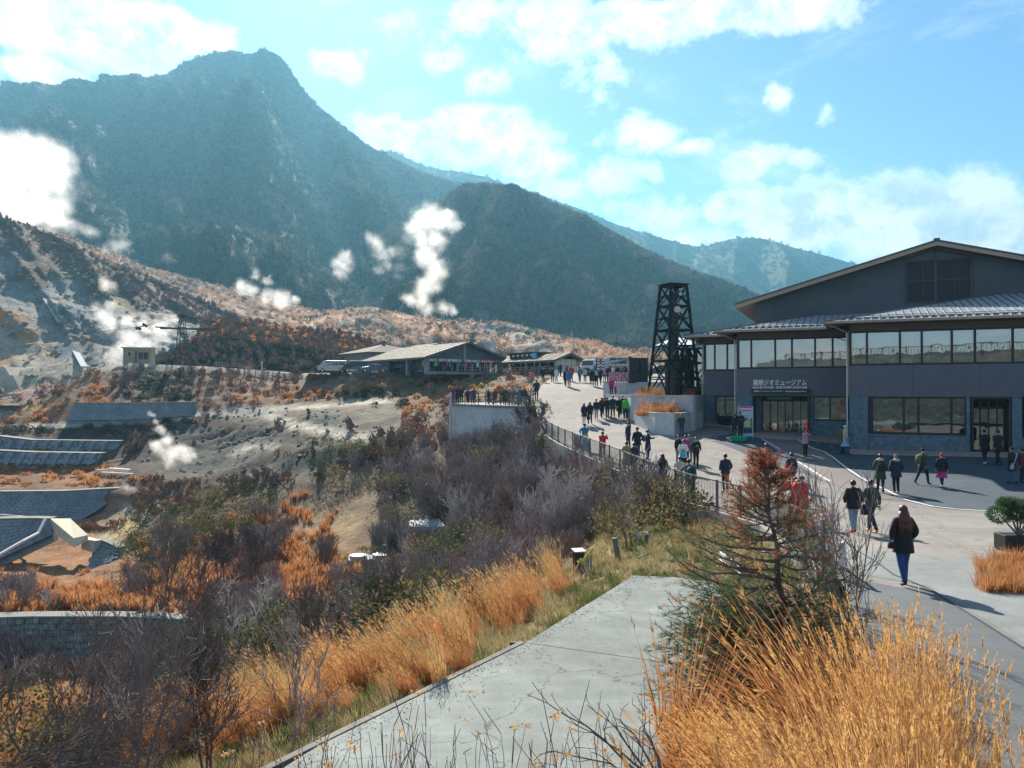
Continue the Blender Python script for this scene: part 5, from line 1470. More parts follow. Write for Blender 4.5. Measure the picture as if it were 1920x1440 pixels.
def dwall(a, c, z0, z1, th, name='wall_panel', n=4):
 a, c = Vector(a), Vector(c); dd = (c - a).normalized(); nr = Vector((-dd.y, dd.x)) * th; Lg = (c - a).length
 for k in range(n):
  p0 = a + dd * (Lg * k / n + .008) - dl.xy; p1 = a + dd * (Lg * (k + 1) / n - .008) - dl.xy
  b = MB(); b.prism([tuple(p0), tuple(p1), tuple(p1 + nr), tuple(p0 + nr)], z0, z1); b.build(name, conc_wall, deck)
dwall(Vector(dk_poly[0]) + Vector((.1, .15)), Vector(dk_poly[1]) + Vector((0, .15)), -7.5, -.222, .4)
dwall(Vector(dk_poly[5]) + Vector((.1, 0)), Vector(dk_poly[0]) + Vector((.1, .6)), -7.5, -.222, -.4, n=2)
rail_pts = [Vector(p) for p in dk_poly]
for (a, c_) in ((5, 0), (0, 1), (1, 2), (4, 5)):
 A, B_ = rail_pts[a], rail_pts[c_]; Lg = (B_ - A).length; n = max(1, round(Lg / 1.6)); dd = (B_ - A).normalized(); ins = Vector((-dd.y, dd.x)) * .1
 if (a, c_) == (1, 2): n = 1
 for k in range(n + 1):
  p = A.lerp(B_, k / n) + ins
  MB().box(p.x - dl.x - .035, p.y - dl.y - .035, 0, p.x - dl.x + .035, p.y - dl.y + .035, 1.08).build('post', dark_metal, deck)
 for h in (.3, .68, 1.1):
  MB().beam((*(A + ins - dl.xy), h), (*(B_ + ins - dl.xy), h), .05).build('rail', dark_metal, deck)
x, y = wpt(845, 77.4)
b = MB(); b.tube([(x, y, -6), (x, y, -.6)], .11, 8); b.tube([(x, y, -.6), (x, y, DZ + 1.2)], .10, 8)
tag(b.build('pole', mat('peeling white post', (.55,.52,.48), .8, .5, 5)), 'pale weathered pole at the outer corner of the viewing platform', 'pole')
def bvh_of(names):
 vs, fs = [], []
 for nm in names:
  o = bpy.data.objects[nm]; me = o.data; n = len(vs)
  co = np.empty(len(me.vertices) * 3); me.vertices.foreach_get('co', co); vs += co.reshape(-1, 3).tolist()
  fs += [tuple(n + i for i in p.vertices) for p in me.polygons]
 return BVHTree.FromPolygons(vs, fs)
near_bvh = bvh_of(['ground', 'plaza', 'brush_hill'])
all_bvh = bvh_of(['ground', 'plaza', 'brush_hill', 'volcanic_slope', 'mountain_skirt', 'mountain', 'wooded_ridge'])
def hit(px, py, tree=None):
 h = (tree or all_bvh).ray_cast(Vector((0, 0, 0)), ray(px, py).normalized())
 return h[0] if h[0] is not None else P(px, py, 100)
def gz_at(x, y, tree=None, lo=None):
 h = (tree or near_bvh).ray_cast(Vector((x, y, 60)), Vector((0, 0, -1)))
 return h[0].z if h[0] is not None else -10
cream_roof = mat('sunlit cream metal roof', (.135,.12,.10), .8, .08, .6, metal=0, spec=.05)
grey_wall = mat('blue grey panel wall', (.12,.145,.16), .85, .12, 1)
col_m = mat('grey concrete column', (.27,.30,.31), .8, .1, 2)
brown_fascia = mat('brown fascia', (.15,.11,.09), .7, .1, 2)
def place(name, loc, ang): return empty(name, loc, R(ang))
def gable_house(root, W, Lg, he, hr, over, roofm, z0=-.5):
 """gable end on local -y side spanning x 0..W, ridge along +y"""
 cx = W / 2; s = (hr - he) / cx
 for sg in (-1, 1):
  xe = cx + sg * (cx + over); ze = he - s * over
  b = MB(); b.hexa([(cx, -over, hr - .16), (xe, -over, ze - .16), (xe, Lg + over, ze - .16), (cx, Lg + over, hr - .16), (cx, -over, hr), (xe, -over, ze), (xe, Lg + over, ze), (cx, Lg + over, hr)])
  ro = b.build('roof', roofm, root)
  n = int(Lg / 1.6)
  for k in range(n):
   y = -over + .3 + (Lg + 2 * over - .6) * k / (n - 1)
   MB().beam((cx, y, hr + .02), (xe, y, ze + .02), .05, .05).build('seam', mat('cream seam', (.42,.38,.32), .5, .05), ro)
  b = MB(); b.hexa([(cx, -over - .08, hr - .3), (xe, -over - .08, ze - .3), (xe, -over - .002, ze - .3), (cx, -over - .002, hr - .3), (cx, -over - .08, hr + .03), (xe, -over - .08, ze + .03), (xe, -over - .002, ze + .03), (cx, -over - .002, hr + .03)])
  b.build('fascia', brown_fascia, root)
 b = MB(); b.box(-over - .1, -over, he - s * over - .3, -over + .02, Lg + over, he - s * over - .06); b.build('gutter', brown_fascia, root)
 return cx, s
RW = place('restaurant', (wpt(799,112)[0], 112, 2.95), 37.4)
tag(RW, 'long low restaurant with a sunlit cream roof and grey gable', 'restaurant')
he, hr = 2.42, 4.62
cx, s_ = gable_house(RW, 13.8, 19, he, hr, 1.0, cream_roof)
b = MB(); n = len(b.v)
b.v += [(0, .2, 2.05), (13.8, .2, 2.05), (13.8, .2, he - .2), (cx, .2, hr - .2), (0, .2, he - .2), (0, .4, 2.05), (13.8, .4, 2.05), (13.8, .4, he - .2), (cx, .4, hr - .2), (0, .4, he - .2)]
b.face((0,1,2,3,4)); b.face((9,8,7,6,5)); b.face((0,5,6,1)); b.face((1,6,7,2)); b.face((4,9,5,0))
b.build('gable_wall', grey_wall, RW)
MB().box(cx - .35, .02, 1.9, cx + .15, .19, hr - .25).build('gable_post', col_m, RW)
for x in (5.2, 7.6): MB().tube([(x - 2.0, .18, 2.75), (x - 2.0, .12, 2.75)], .14, 8).build('vent', dark_in, RW)
for x in (.0, 13.2): MB().box(x, .0, -.4, x + .6, .6, 2.05).build('column', col_m, RW)
for y in (5.5, 11.5, 18.3): MB().box(.0, y, -.4, .5, y + .55, 2.25).build('column', col_m, RW)
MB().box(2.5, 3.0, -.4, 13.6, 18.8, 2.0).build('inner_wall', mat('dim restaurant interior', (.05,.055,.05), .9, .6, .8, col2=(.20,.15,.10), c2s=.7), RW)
for k in range(5):
 x = .7 + k * 2.5
 f = MB(); f.box(x, .25, 0, x + .07, .33, 2.0); f.box(x + 2.38, .25, 0, x + 2.45, .33, 2.0); f.box(x + .07, .25, 1.93, x + 2.38, .33, 2.0); f.box(x + .07, .25, 1.55, x + 2.38, .33, 1.6)
 f = f.build('window', mat('pale window frame', (.5,.5,.48), .5, .05), RW)
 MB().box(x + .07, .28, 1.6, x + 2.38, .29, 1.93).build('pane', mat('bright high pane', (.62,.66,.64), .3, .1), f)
for y0, y1 in ((.9, 5.3), (6.3, 11.2), (12.2, 18)):
 f = MB(); f.box(.15, y0, 0, .25, y0 + .08, 2.2); f.box(.15, y1 - .08, 0, .25, y1, 2.2); f.box(.15, (y0 + y1) / 2 - .04, 0, .25, (y0 + y1) / 2 + .04, 2.2)
 f = f.build('window', frame_m, RW)
 MB().box(.19, y0 + .08, .05, .2, (y0 + y1) / 2 - .04, 2.2).build('pane', glass_lo, f); MB().box(.19, (y0 + y1) / 2 + .04, .05, .2, y1 - .08, 2.2).build('pane', glass_lo, f)
b = MB(); b.box(-.3, -3.4, -.4, 14.2, -.02, 0); b.build('terrace', conc, RW)
rl = MB()
for h in (.35, .7, 1.05): rl.beam((3.2, -3.3, h), (14.1, -3.3, h), .05)
for k in range(9): rl.box(3.2 + k * 1.36 - .03, -3.33, 0, 3.2 + k * 1.36 + .03, -3.27, 1.05)
rl.build('terrace_rail', mat('pale timber rail', (.42,.38,.33), .8, .1), RW)
for (x, c, w) in ((1.7, (.45,.02,.12), .3), (3.2, (.6,.15,.28), .3), (6.0, (.18,.03,.25), .35), (9.6, (.05,.02,.05), .3)):
 o = MB().box(x, -.35, .95, x + w, -.33, 1.95); M_ = Matrix.Translation(RW.location) @ Euler((0, 0, R(37.4))).to_matrix().to_4x4()
 o = o.build('hanging_banner', mat('banner %s' % (str(c)), c, .8, .1, 4)); o.matrix_world = M_
 tag(o, {1.7: 'dark red', 3.2: 'pink', 6.0: 'purple', 9.6: 'black'}[x] + ' narrow banner hanging in front of the restaurant windows', 'banner', 'banners on the restaurant front')
o = MB().box(9.4, -.5, 1.5, 12.2, -.46, 2.0).build('shop_banner', mat('red shop banner', (.6,.04,.05), .7, .3, 6)); o.matrix_world = M_
tag(o, 'wide red banner under the right end of the restaurant gable', 'banner')
b = MB()
for k in range(7): b.box(9.6 + k * .36, -.52, 1.62, 9.8 + k * .36, -.505, 1.86)
o = b.build('banner_print', mat('white print', (.85,.83,.83), .5, 0), bpy.data.objects['shop_banner'])
fr = tag(empty('roof_frame', tuple(P(878, 643, 117))), 'small open steel frame standing behind the restaurant ridge', 'frame')
b = MB()
for x in (-.62, .62): b.box(x - .05, -.05, -1.5, x + .05, .05, 1.5)
b.box(-.62, -.04, 1.4, .62, .04, 1.5); b.box(-.62, -.04, .5, .62, .04, .57)
b.build('bars', dark_metal, fr)
BP = tag(place('pavilion', (wpt(700,140)[0], 140, 3.2), 37.4), 'pavilion with a pale pyramid roof behind the restaurant', 'pavilion')
MB().box(-1, -1, -.5, 9.5, 9.5, 4.0).build('wall', grey_wall, BP)
b = MB(); hx = 4.25; i0 = len(b.v)
b.v += [(-2.2,-2.2,4.0),(10.7,-2.2,4.0),(10.7,10.7,4.0),(-2.2,10.7,4.0),(hx,hx,5.9)]
for q in ((0,1,4),(1,2,4),(2,3,4),(3,0,4),(3,2,1,0)): b.face(q)
b.build('roof', cream_roof, BP); MB().box(hx - .25, hx - .25, 5.7, hx + .25, hx + .25, 6.5).build('finial', brown_fascia, BP)
BQ = tag(place('roof_annex', (wpt(790,128)[0], 128, 3.1), 37.4), 'small cream roofed annex rising behind the restaurant ridge', 'annex')
gable_house(BQ, 6, 6, 4.3, 5.15, .6, cream_roof); MB().box(.1, .1, -.5, 5.9, 6, 4.2).build('wall', grey_wall, BQ)
SH = tag(place('snack_house', (wpt(1040,108)[0], 108, 2.55), 37.4), 'smaller cream roofed snack house with a raised roof vent', 'snack house')
cx2, s2 = gable_house(SH, 4.8, 13.3, 2.2, 3.05, .7, cream_roof)
MB().box(2.2, .6, -.4, 4.7, 13, 2.1).build('inner_wall', mat('dark green interior', (.03,.045,.04), .9, .3), SH)
for y in (.0, 3.3, 6.6, 9.6, 12.8): MB().box(.0, y, -.4, .16, y + .16, 2.15).build('post', mat('timber post', (.32,.26,.20), .8, .2), SH)
for x in (.0, 4.6): MB().box(x, -.02, -.4, x + .2, .2, 2.1).build('column', col_m, SH)
f = MB(); 
for k in range(5): f.box(.25 + k * 1.05, .3, 0, .31 + k * 1.05, .36, 2.2 + .7 * (1 - abs(k - 2) / 2))
f.box(.25, .3, 1.2, 4.5, .36, 1.26)
f = f.build('window', frame_m, SH)
for k in range(4):
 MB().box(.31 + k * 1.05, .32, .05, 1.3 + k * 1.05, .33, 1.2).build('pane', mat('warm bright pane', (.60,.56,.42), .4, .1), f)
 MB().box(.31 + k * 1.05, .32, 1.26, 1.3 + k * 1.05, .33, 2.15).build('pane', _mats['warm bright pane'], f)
MB().box(.9, 5.6, 2.4, 3.9, 11.6, 3.25).build('roof_vent', frame_m, SH)
MB().box(.6, 5.2, 3.25, 4.2, 12, 3.38).build('vent_roof', cream_roof, SH)
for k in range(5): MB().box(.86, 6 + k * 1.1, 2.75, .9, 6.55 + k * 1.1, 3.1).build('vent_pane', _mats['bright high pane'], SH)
rl = MB()
for h in (.35, .7, 1.0): rl.beam((-1.6, -1, h), (-1.6, 12.8, h), .05)
for k in range(11): rl.box(-1.63, -1 + k * 1.38 - .03, -.2, -1.57, -1 + k * 1.38 + .03, 1.0)
rl.build('terrace_rail', _mats['pale timber rail'], SH)
MB().box(-1.8, -1.2, -.5, 4.8, 13.2, -.03).build('terrace', conc, SH)
x, y = wpt(1002,100)
fl = tag(empty('blue_flag', (x, y, zp(x, y))), 'small light blue flag on a pole in front of the snack house', 'flag')
MB().tube([(0,0,0),(0,0,2.8)], .03, 6).build('pole', _mats['pale timber rail'], fl); MB().box(-.28, -.01, 2.1, .28, .01, 2.75).build('cloth', mat('light blue cloth', (.10,.42,.62), .8, .1), fl)
tyre = mat('tyre rubber', (.02,.02,.02), .9, .1)
rim = mat('alloy rim', (.45,.45,.45), .35, .1, metal=.8)
carglass = mat('dark car glass', (.015,.02,.022), .08, 0, spec=.8)
lampm = mat('clear lamp', (.75,.78,.75), .2, 0); redlamp = mat('red lamp', (.4,.01,.01), .3, 0)
def car(name, loc, ang, Lc, Wc, Hc, paint, label, cat, van=True):
 r = tag(empty(name, loc, R(ang)), label, cat)
 if van: prof = [(-.5,.22),(-.5,.60),(-.495,.95),(-.47,1),(.20,1),(.30,.95),(.42,.60),(.49,.46),(.5,.22)]
 else:   prof = [(-.5,.22),(-.5,.62),(-.46,.66),(-.36,.70),(-.22,.97),(.05,1),(.20,.72),(.44,.60),(.49,.45),(.5,.22)]
 b = MB(); rings_ = []
 for yy in (-1, -.93, .93, 1):
  k = 1 if abs(yy) < .95 else .985
  rings_.append([(x * Lc * k, yy * Wc / 2 * (1 - (.10 if z > .65 else 0) - (.06 if z > .9 else 0)), (z if z > .25 else .22) * Hc if abs(yy) < .95 else (.22 + (z - .22) * .985) * Hc) for x, z in prof])
 b.rings(rings_); body = b.build('body', paint, r)
 zb, zt = .62 * Hc, .93 * Hc
 yw = Wc / 2 * .955
 segs = [(-.45,-.20),(-.18,.04),(.06,.25)] if van else [(-.26,-.06),(-.04,.12)]
 for sg in (-1, 1):
  for a, c in segs:
   b = MB(); sh = .04 * Lc if (van and c > .2) else (0 if van else .03 * Lc)
   y0, y1 = sg * (yw), sg * (yw - .05 * Wc)
   b.hexa([(a*Lc, y0-.012*sg, zb), (c*Lc+sh, y0-.012*sg, zb), (c*Lc+sh, y0+.012*sg, zb), (a*Lc, y0+.012*sg, zb), (a*Lc+(0 if van else sh), y1-.012*sg, zt), (c*Lc-sh, y1-.012*sg, zt), (c*Lc-sh, y1+.012*sg, zt), (a*Lc+(0 if van else sh), y1+.012*sg, zt)])
   b.build('side_window', carglass, r)
  for fx in (-.31, .33):
   w = MB(); w.tube([(fx*Lc, sg*(Wc/2-.2), .32), (fx*Lc, sg*(Wc/2+.01), .32)], .32, 14); wh = w.build('wheel', tyre, r)
   w = MB(); w.tube([(fx*Lc, sg*(Wc/2), .32), (fx*Lc, sg*(Wc/2+.02), .32)], .19, 10); w.build('rim', rim, wh)
  hx = .487 if van else .47
  MB().box(hx*Lc - .06, sg*Wc*.36 - .16, .46*Hc, hx*Lc + .05, sg*Wc*.36 + .16, .54*Hc).build('headlight', lampm, r)
  MB().box(-.5*Lc - .02, sg*Wc*.42 - .08, .5*Hc, -.5*Lc + .05, sg*Wc*.42 + .08, .7*Hc).build('tail_light', redlamp, r)
  MB().box((.24 if van else .13)*Lc, sg*(Wc/2) - .02 + (.0 if sg > 0 else -.12), .62*Hc, (.24 if van else .13)*Lc + .1, sg*(Wc/2) + (.14 if sg > 0 else .02), .70*Hc).build('mirror', paint, r)
 x0, z0, x1, z1 = ((.42,.62,.305,.93) if van else (.20,.74,.06,.98))
 b = MB(); w0, w1 = Wc*.41, Wc*.37
 b.hexa([(x0*Lc+.02,-w0,z0*Hc),(x0*Lc+.02,w0,z0*Hc),(x0*Lc-.04,w0,z0*Hc),(x0*Lc-.04,-w0,z0*Hc),(x1*Lc+.03,-w1,z1*Hc),(x1*Lc+.03,w1,z1*Hc),(x1*Lc-.03,w1,z1*Hc),(x1*Lc-.03,-w1,z1*Hc)]); b.build('windscreen', carglass, r)
 x0, x1 = (-.5, -.485) if van else (-.365, -.235)
 b = MB(); b.hexa([(x0*Lc-.02,-w0,.66*Hc),(x0*Lc-.02,w0,.66*Hc),(x0*Lc+.03,w0,.66*Hc),(x0*Lc+.03,-w0,.66*Hc),(x1*Lc-.02,-w1,.92*Hc),(x1*Lc-.02,w1,.92*Hc),(x1*Lc+.03,w1,.92*Hc),(x1*Lc+.03,-w1,.92*Hc)]); b.build('rear_window', carglass, r)
 MB().box(.49*Lc, -Wc*.22, .3*Hc, .508*Lc, Wc*.22, .42*Hc).build('grille', frame_m, r)
 MB().box(.46*Lc, -Wc*.47, .2*Hc, .512*Lc, Wc*.47, .29*Hc).build('bumper', tyre, r)
 return r
white_p = mat('white car paint', (.42,.44,.46), .3, .04, coat=.4); navy_p = mat('navy car paint', (.02,.028,.05), .2, .05, coat=.8); grey_p = mat('steel blue car paint', (.07,.085,.10), .2, .05, coat=.8, metal=.4)
def gnd(px, d, lift=0):
 x, y = wpt(px, d); return (x, y, max(gz_at(x, y), zp(x, y) if y > 105 and -36 < x < 5 else -99) + lift)
car('parked_van', gnd(623, 124.5, .02), 196, 4.8, 1.75, 1.95, white_p, 'white passenger van parked at the left end beside the restaurant', 'van')
car('parked_van', gnd(668, 121.5, .02), 200, 4.6, 1.8, 1.85, navy_p, 'dark navy van parked between the white van and the low car', 'van')
car('parked_car', gnd(700, 119.5, .02), 200, 4.3, 1.7, 1.35, grey_p, 'low steel blue car parked nearest the restaurant wall', 'car', van=False)
car('parked_van', gnd(1108, 97, .02), 250, 4.6, 1.75, 1.9, white_p, 'white van seen from the front beyond the top of the road', 'van')
car('parked_minibus', gnd(1157, 96, .02), 190, 5.4, 1.9, 2.25, white_p, 'white minibus parked side on behind the group on the terrace', 'minibus')
car('parked_car', gnd(1236, 92, .02), 190, 4.3, 1.7, 1.4, navy_p, 'dark car parked behind the steel tower', 'car', van=False)
cabw = mat('faded yellow render', (.30,.285,.20), .85, .2, 1.5)
x, y = wpt(257, 136); cz = zpy(678, 136)
cb = tag(empty('cabin', (x, y, cz), R(14)), 'small faded yellow cabin with a flat roof at the end of the plateau', 'cabin')
MB().box(-2.3, 0, -1, 2.3, 3.4, 2.35).build('wall', cabw, cb)
MB().box(-2.6, -.35, 2.352, 2.6, 3.7, 2.55).build('roof', mat('cabin roof edge', (.48,.44,.34), .8, .15), cb)
f = MB().box(-1.55, -.05, .9, -.95, .0, 1.7).build('window', mat('white window frame', (.65,.63,.55), .6, .1), cb)
MB().box(-1.5, -.07, .95, -1.0, -.052, 1.65).build('pane', dark_in, f)
f = MB().box(.15, -.06, .35, 1.9, .0, 1.75).build('window', mat('blue grey shutter', (.16,.19,.21), .7, .2), cb)
MB().box(.3, -.08, .5, .95, -.062, 1.6).build('pane', dark_in, f); MB().box(1.1, -.08, .5, 1.75, -.062, 1.6).build('pane', dark_in, f)
MB().box(-.4, -.04, -.2, .0, .0, 1.9).build('door', mat('brown door', (.16,.11,.07), .8, .2), cb)
rust = mat('rusty dark steel', (.045,.034,.030), .8, .4, 2)
x, y = wpt(341, 141); tz = gz_at(x, y)
tr_ = tag(empty('cableway_trestle', (x, y, tz - .3)), 'rusty cableway trestle with long sloping beams on the dark brush hill', 'trestle')
zt = zpy(590, 141) - tz; zb = zpy(632, 141) - tz
def hw2(z): return .65 - .35 * max(0, (z - zb)) / (zt - zb) if z > zb else .65 + .05 * (zb - z)
for c_ in cs:
 MB().beam((c_[0]*hw2(0), c_[1]*hw2(0), 0), (c_[0]*hw2(zb), c_[1]*hw2(zb), zb), .14).build('leg', rust, tr_)
 MB().beam((c_[0]*hw2(zb), c_[1]*hw2(zb), zb), (c_[0]*hw2(zt), c_[1]*hw2(zt), zt), .1).build('leg', rust, tr_)
zz = .5
while zz < zt:
 w = hw2(zz); b = MB()
 for i in range(4):
  a, c_ = cs[i], cs[(i+1) % 4]; b.beam((a[0]*w, a[1]*w, zz), (c_[0]*w, c_[1]*w, zz), .07); b.beam((a[0]*w, a[1]*w, zz), (c_[0]*hw2(zz+1.2), c_[1]*hw2(zz+1.2), min(zz + 1.2, zt)), .05)
 b.build('brace', rust, tr_); zz += 1.2
MB().box(-.55, -.55, zt - .1, .55, .55, zt + .35).build('pulley_head', rust, tr_)
def tl(px, py, d): return P(px, py, d) - Vector((x, y, tz - .3))
for k, (a0, a1) in enumerate((((291,613,139),(411,621,143)), ((300,616,140),(411,616.5,144)))):
 MB().beam(tl(*a0), tl(*a1), .28, .22).build('long_beam', rust, tr_)
b = MB(); A0, A1 = tl(350,593,141), tl(418,608,145); B0, B1 = tl(350,599,141), tl(418,614,145)
b.beam(A0, A1, .10); b.beam(B0, B1, .10)
for k in range(9):
 f0, f1 = k / 9, (k + 1) / 9; b.beam(A0.lerp(A1, f0), B0.lerp(B1, f1), .07); b.beam(B0.lerp(B1, f0), A0.lerp(A1, f0), .06)
b.build('lattice_arm', rust, tr_)
cp = P(266, 612, 139)
cc = tag(empty('cable_carriage', tuple(cp)), 'dark cable carriage with pulleys hanging beside the trestle', 'cable carriage')
b = MB(); b.beam((-.9, 0, -.25), (.8, 0, .25), .16); b.build('bar', rust, cc)
for (a, c_) in ((-.9, -.35), (-.35, -.45), (.35, .35), (.8, .1)):
 MB().tube([(a, -.12, c_), (a, .12, c_)], .26, 10).build('pulley', rust, cc)
MB().tube([tuple(P(150, 628, 141) - cp), (0, 0, 0), tuple(P(341, 592, 141) - cp)], .035, 4).build('cable', rust, cc)
fm = mat('grey timber fence', (.26,.23,.20), .9, .3, 3)
pf = tag(empty('rail_fence', gnd(405, 131)), 'grey timber post and rail fence along the plateau edge', 'fence')
fo = pf.location.copy(); prev = None
for k in range(15):
 px = 405 + k * 10.6; x, y = wpt(px, 131 - k * .35); z = gz_at(x, y); p = Vector((x, y, z)) - fo
 MB().box(p.x - .06, p.y - .06, p.z - .2, p.x + .06, p.y + .06, p.z + 1.0).build('post', fm, pf)
 if prev is not None:
  for h in (.45, .85): MB().beam(prev + Vector((0, -.07, h)), p + Vector((0, -.07, h)), .05, .1).build('rail', fm, pf)
 prev = p
b = MB(); p = P(491, 690, 129); b.tube([(p.x, p.y, p.z - 1), (p.x, p.y, p.z + 1.1)], .1, 8)
tag(b.build('marker_post', mat('white post', (.65,.65,.62), .7, .1)), 'white marker post standing among the timber fence on the plateau', 'post')
st = tag(empty('hillside_steps', tuple(hit(393, 748))), 'steep timber steps climbing the brown slope below the fence', 'steps')
so = st.location.copy()
for k in range(14):
 p = hit(388 + k * 1.2, 752 - k * 4.3) - so
 MB().box(p.x - .65, p.y - .15, p.z - .15, p.x + .65, p.y + .25, p.z + .1).build('step', mat('pale steps', (.30,.31,.28), .9, .2), st)
bw = bpy.data.materials.new('patterned block wall'); bw.use_nodes = True
t = NT(bw.node_tree); tc = t.n('ShaderNodeTexCoord').outputs['Object']
nz = t.rng(t.noise(tc, .5, 5, .65), .3, .7, .75, 1.2, False); n3 = t.rng(t.noise(tc, 3.5, 3, .6), .3, .7, .8, 1.15, False)
s = t.n('ShaderNodeVectorMath', operation='SCALE'); s.inputs[0].default_value = (.20,.25,.28); t.put(s.inputs[3], t.math('MULTIPLY', nz, n3))
t.put(bw.node_tree.nodes['Principled BSDF'].inputs['Base Color'], s.outputs[0]); bw.node_tree.nodes['Principled BSDF'].inputs['Roughness'].default_value = .9
def valley_wall(name, label, top, bot, rows, colw, m=bw, zigzag=False, stones=True, thick=.8, cat='retaining wall'):
 """top/bot: [(px,py,d)...] battered face made of diagonal blocks with recessed joints"""
 root = tag(empty(name), label, cat)
 def samp(L_, f):
  xs = np.linspace(0, 1, len(L_)); a = np.array([P(*q)[:] for q in L_]); return Vector([float(np.interp(f, xs, a[:, k])) for k in range(3)])
 Lg = sum((P(*a) - P(*c)).length for a, c in zip(top[:-1], top[1:])); n = max(4, int(Lg / colw))
 back = MB()
 for k in range(24):
  a, c, d_, e = samp(bot, k / 24), samp(bot, (k + 1) / 24), samp(top, (k + 1) / 24), samp(top, k / 24)
  o_ = Vector((0, .06, 0)); o2 = Vector((0, thick, 0)); dn = Vector((0, 0, -.7))
  back.hexa([a + o_ + dn, c + o_ + dn, c + o2 + dn, a + o2 + dn, e + o_, d_ + o_, d_ + o2, e + o2])
 back.build('backing', m, root)
 cap = MB()
 for k in range(24):
  d_, e = samp(top, (k + 1) / 24), samp(top, k / 24); o2 = Vector((0, thick + .2, 0)); f_ = Vector((0, -.12, 0)); u = Vector((0, 0, .12))
  cap.hexa([e + f_, d_ + f_, d_ + o2, e + o2, e + f_ + u, d_ + f_ + u, d_ + o2 + u, e + o2 + u])
 cap.build('coping', mat('pale wall coping', (.17,.18,.17), .9, .15, 1), root)
 rr = random.Random(len(label)); blk = MB()
 for r_ in range(rows):
  for k in range(n):
   f0, f1 = (k + (.5 if r_ % 2 else 0)) / n, (k + 1 + (.5 if r_ % 2 else 0)) / n
   if f1 > 1: continue
   g0, g1 = r_ / rows, (r_ + 1) / rows
   def q(f, g_): return samp(bot, f).lerp(samp(top, f), g_)
   mid_ = q((f0 + f1) / 2, (g0 + g1) / 2); pp = [q(f0, g0), q(f1, g0), q(f1, g1), q(f0, g1)]
   pp = [p_.lerp(mid_, .06) for p_ in pp]
   o_ = Vector((0, -.02 - .09 * rr.random(), 0)); 
   i = len(blk.v); blk.v += [tuple(p_ + Vector((0, .06, 0))) for p_ in pp] + [tuple(p_.lerp(mid_, .06) + o_) for p_ in pp]
   for fc in ((4,5,6,7), (0,1,5,4), (1,2,6,5), (2,3,7,6), (3,0,4,7)): blk.face(tuple(i + z_ for z_ in fc))
 blk.build('wall_blocks', m, root)['kind'] = 'stuff'
 return root
valley_wall('retaining_wall', 'upper grey block retaining wall below the brown slope', [(137,756,112.2),(250,756,112.2),(365,755,112.4)], [(123,788,110.8),(240,787,110.8),(364,780,111)], 8, .7)
valley_wall('retaining_wall', 'first of two low terrace walls with toothed face, upper one', [(-120,812,104.2),(0,819,104),(60,826,103.8),(225,828,103.6)], [(-120,838,103.2),(0,842,103),(60,846,102.9),(215,848,102.8)], 2, 1.5, thick=1.2)
valley_wall('retaining_wall', 'second of two low terrace walls with toothed face, lower one', [(-120,840,100.4),(0,846,100.2),(60,849,100),(190,851,99.8)], [(-120,864,99.2),(0,868,99.2),(60,870,99.1),(176,870,99)], 2, 1.5, thick=1.2)
for (L_, y0) in (([(k, 826 + min(k, 60) * .03, 103.6) for k in range(-20, 220, 22)], 1), ([(k, 850, 99.9) for k in range(-20, 185, 22)], 2)):
 rt = tag(empty('wall_fins'), ('upper' if y0 == 1 else 'lower') + ' row of slanted concrete fins standing on a low terrace wall', 'wall fins')
 for q in L_:
  p = P(*q); MB().hexa([tuple(p + Vector(o)) for o in ((-.5,-1.0,-1.4),(-.1,-1.0,-1.4),(.1,.1,-1.2),(-.3,.1,-1.2),(-.2,-.4,.05),(.3,-.4,.05),(.5,.3,.05),(0,.3,.05))]).build('fin', bw, rt)
valley_wall('retaining_wall', 'broad curved grey wall left of the pale gully', [(-200,930,84),(0,923,84.6),(120,922,85),(190,918,86),(240,916,88)], [(-200,975,82),(0,966,82.6),(100,968,83),(150,976,83),(185,956,84)], 9, .6)
valley_wall('retaining_wall', 'lower grey wall beside the cream culvert block', [(-200,980,70),(0,974,70),(60,973,70),(96,974,70)], [(-200,1080,66),(0,1048,67),(60,1020,68.5),(100,1001,69)], 10, .55)
valley_wall('retaining_wall', 'small triangular wall under the culvert block', [(182,1012,68),(200,1018,68),(225,1030,68)], [(150,1088,64),(175,1082,64.5),(215,1060,66)], 9, .55)
valley_wall('retaining_wall', 'wide wall of rough round stones behind the bare trees in the lower corner', [(-150,1164,48),(60,1158,48),(230,1158,48),(360,1164,48)], [(-150,1340,45),(60,1330,45),(230,1320,45.5),(350,1290,46)], 14, .42, m=mat('mossy round stone', (.11,.14,.13), .9, .45, 1.2, col2=(.22,.25,.235), c2s=2.5))
cc_ = mat('cream concrete', (.52,.49,.36), .85, .12, 1)
rt = tag(empty('culvert_block'), 'cream concrete culvert block between the grey walls and the gully', 'culvert')
b = MB(); T_ = [P(94,972,70), P(132,972,70.5), P(165,1003,66.5), P(138,1009,66)]; Bt = [P(99,1000,69.4), P(134,1000,69.8), P(165,1014,66.4), P(139,1026,65.4)]
b.hexa([Bt[3], Bt[2], Bt[1], Bt[0], T_[3], T_[2], T_[1], T_[0]]); b.build('main_block', cc_, rt)
b = MB(); b.hexa([P(152,1030,66.6), P(176,1036,66.2), P(186,1030,68), P(160,1022,68.4), P(154,1010,66.8), P(178,1014,66.4), P(192,1012,68), P(164,1006,68.4)]); b.build('side_block', mat('grey cream concrete', (.40,.39,.33), .9, .15, 1), rt)
wp = mat('white pipe', (.62,.60,.58), .6, .1)
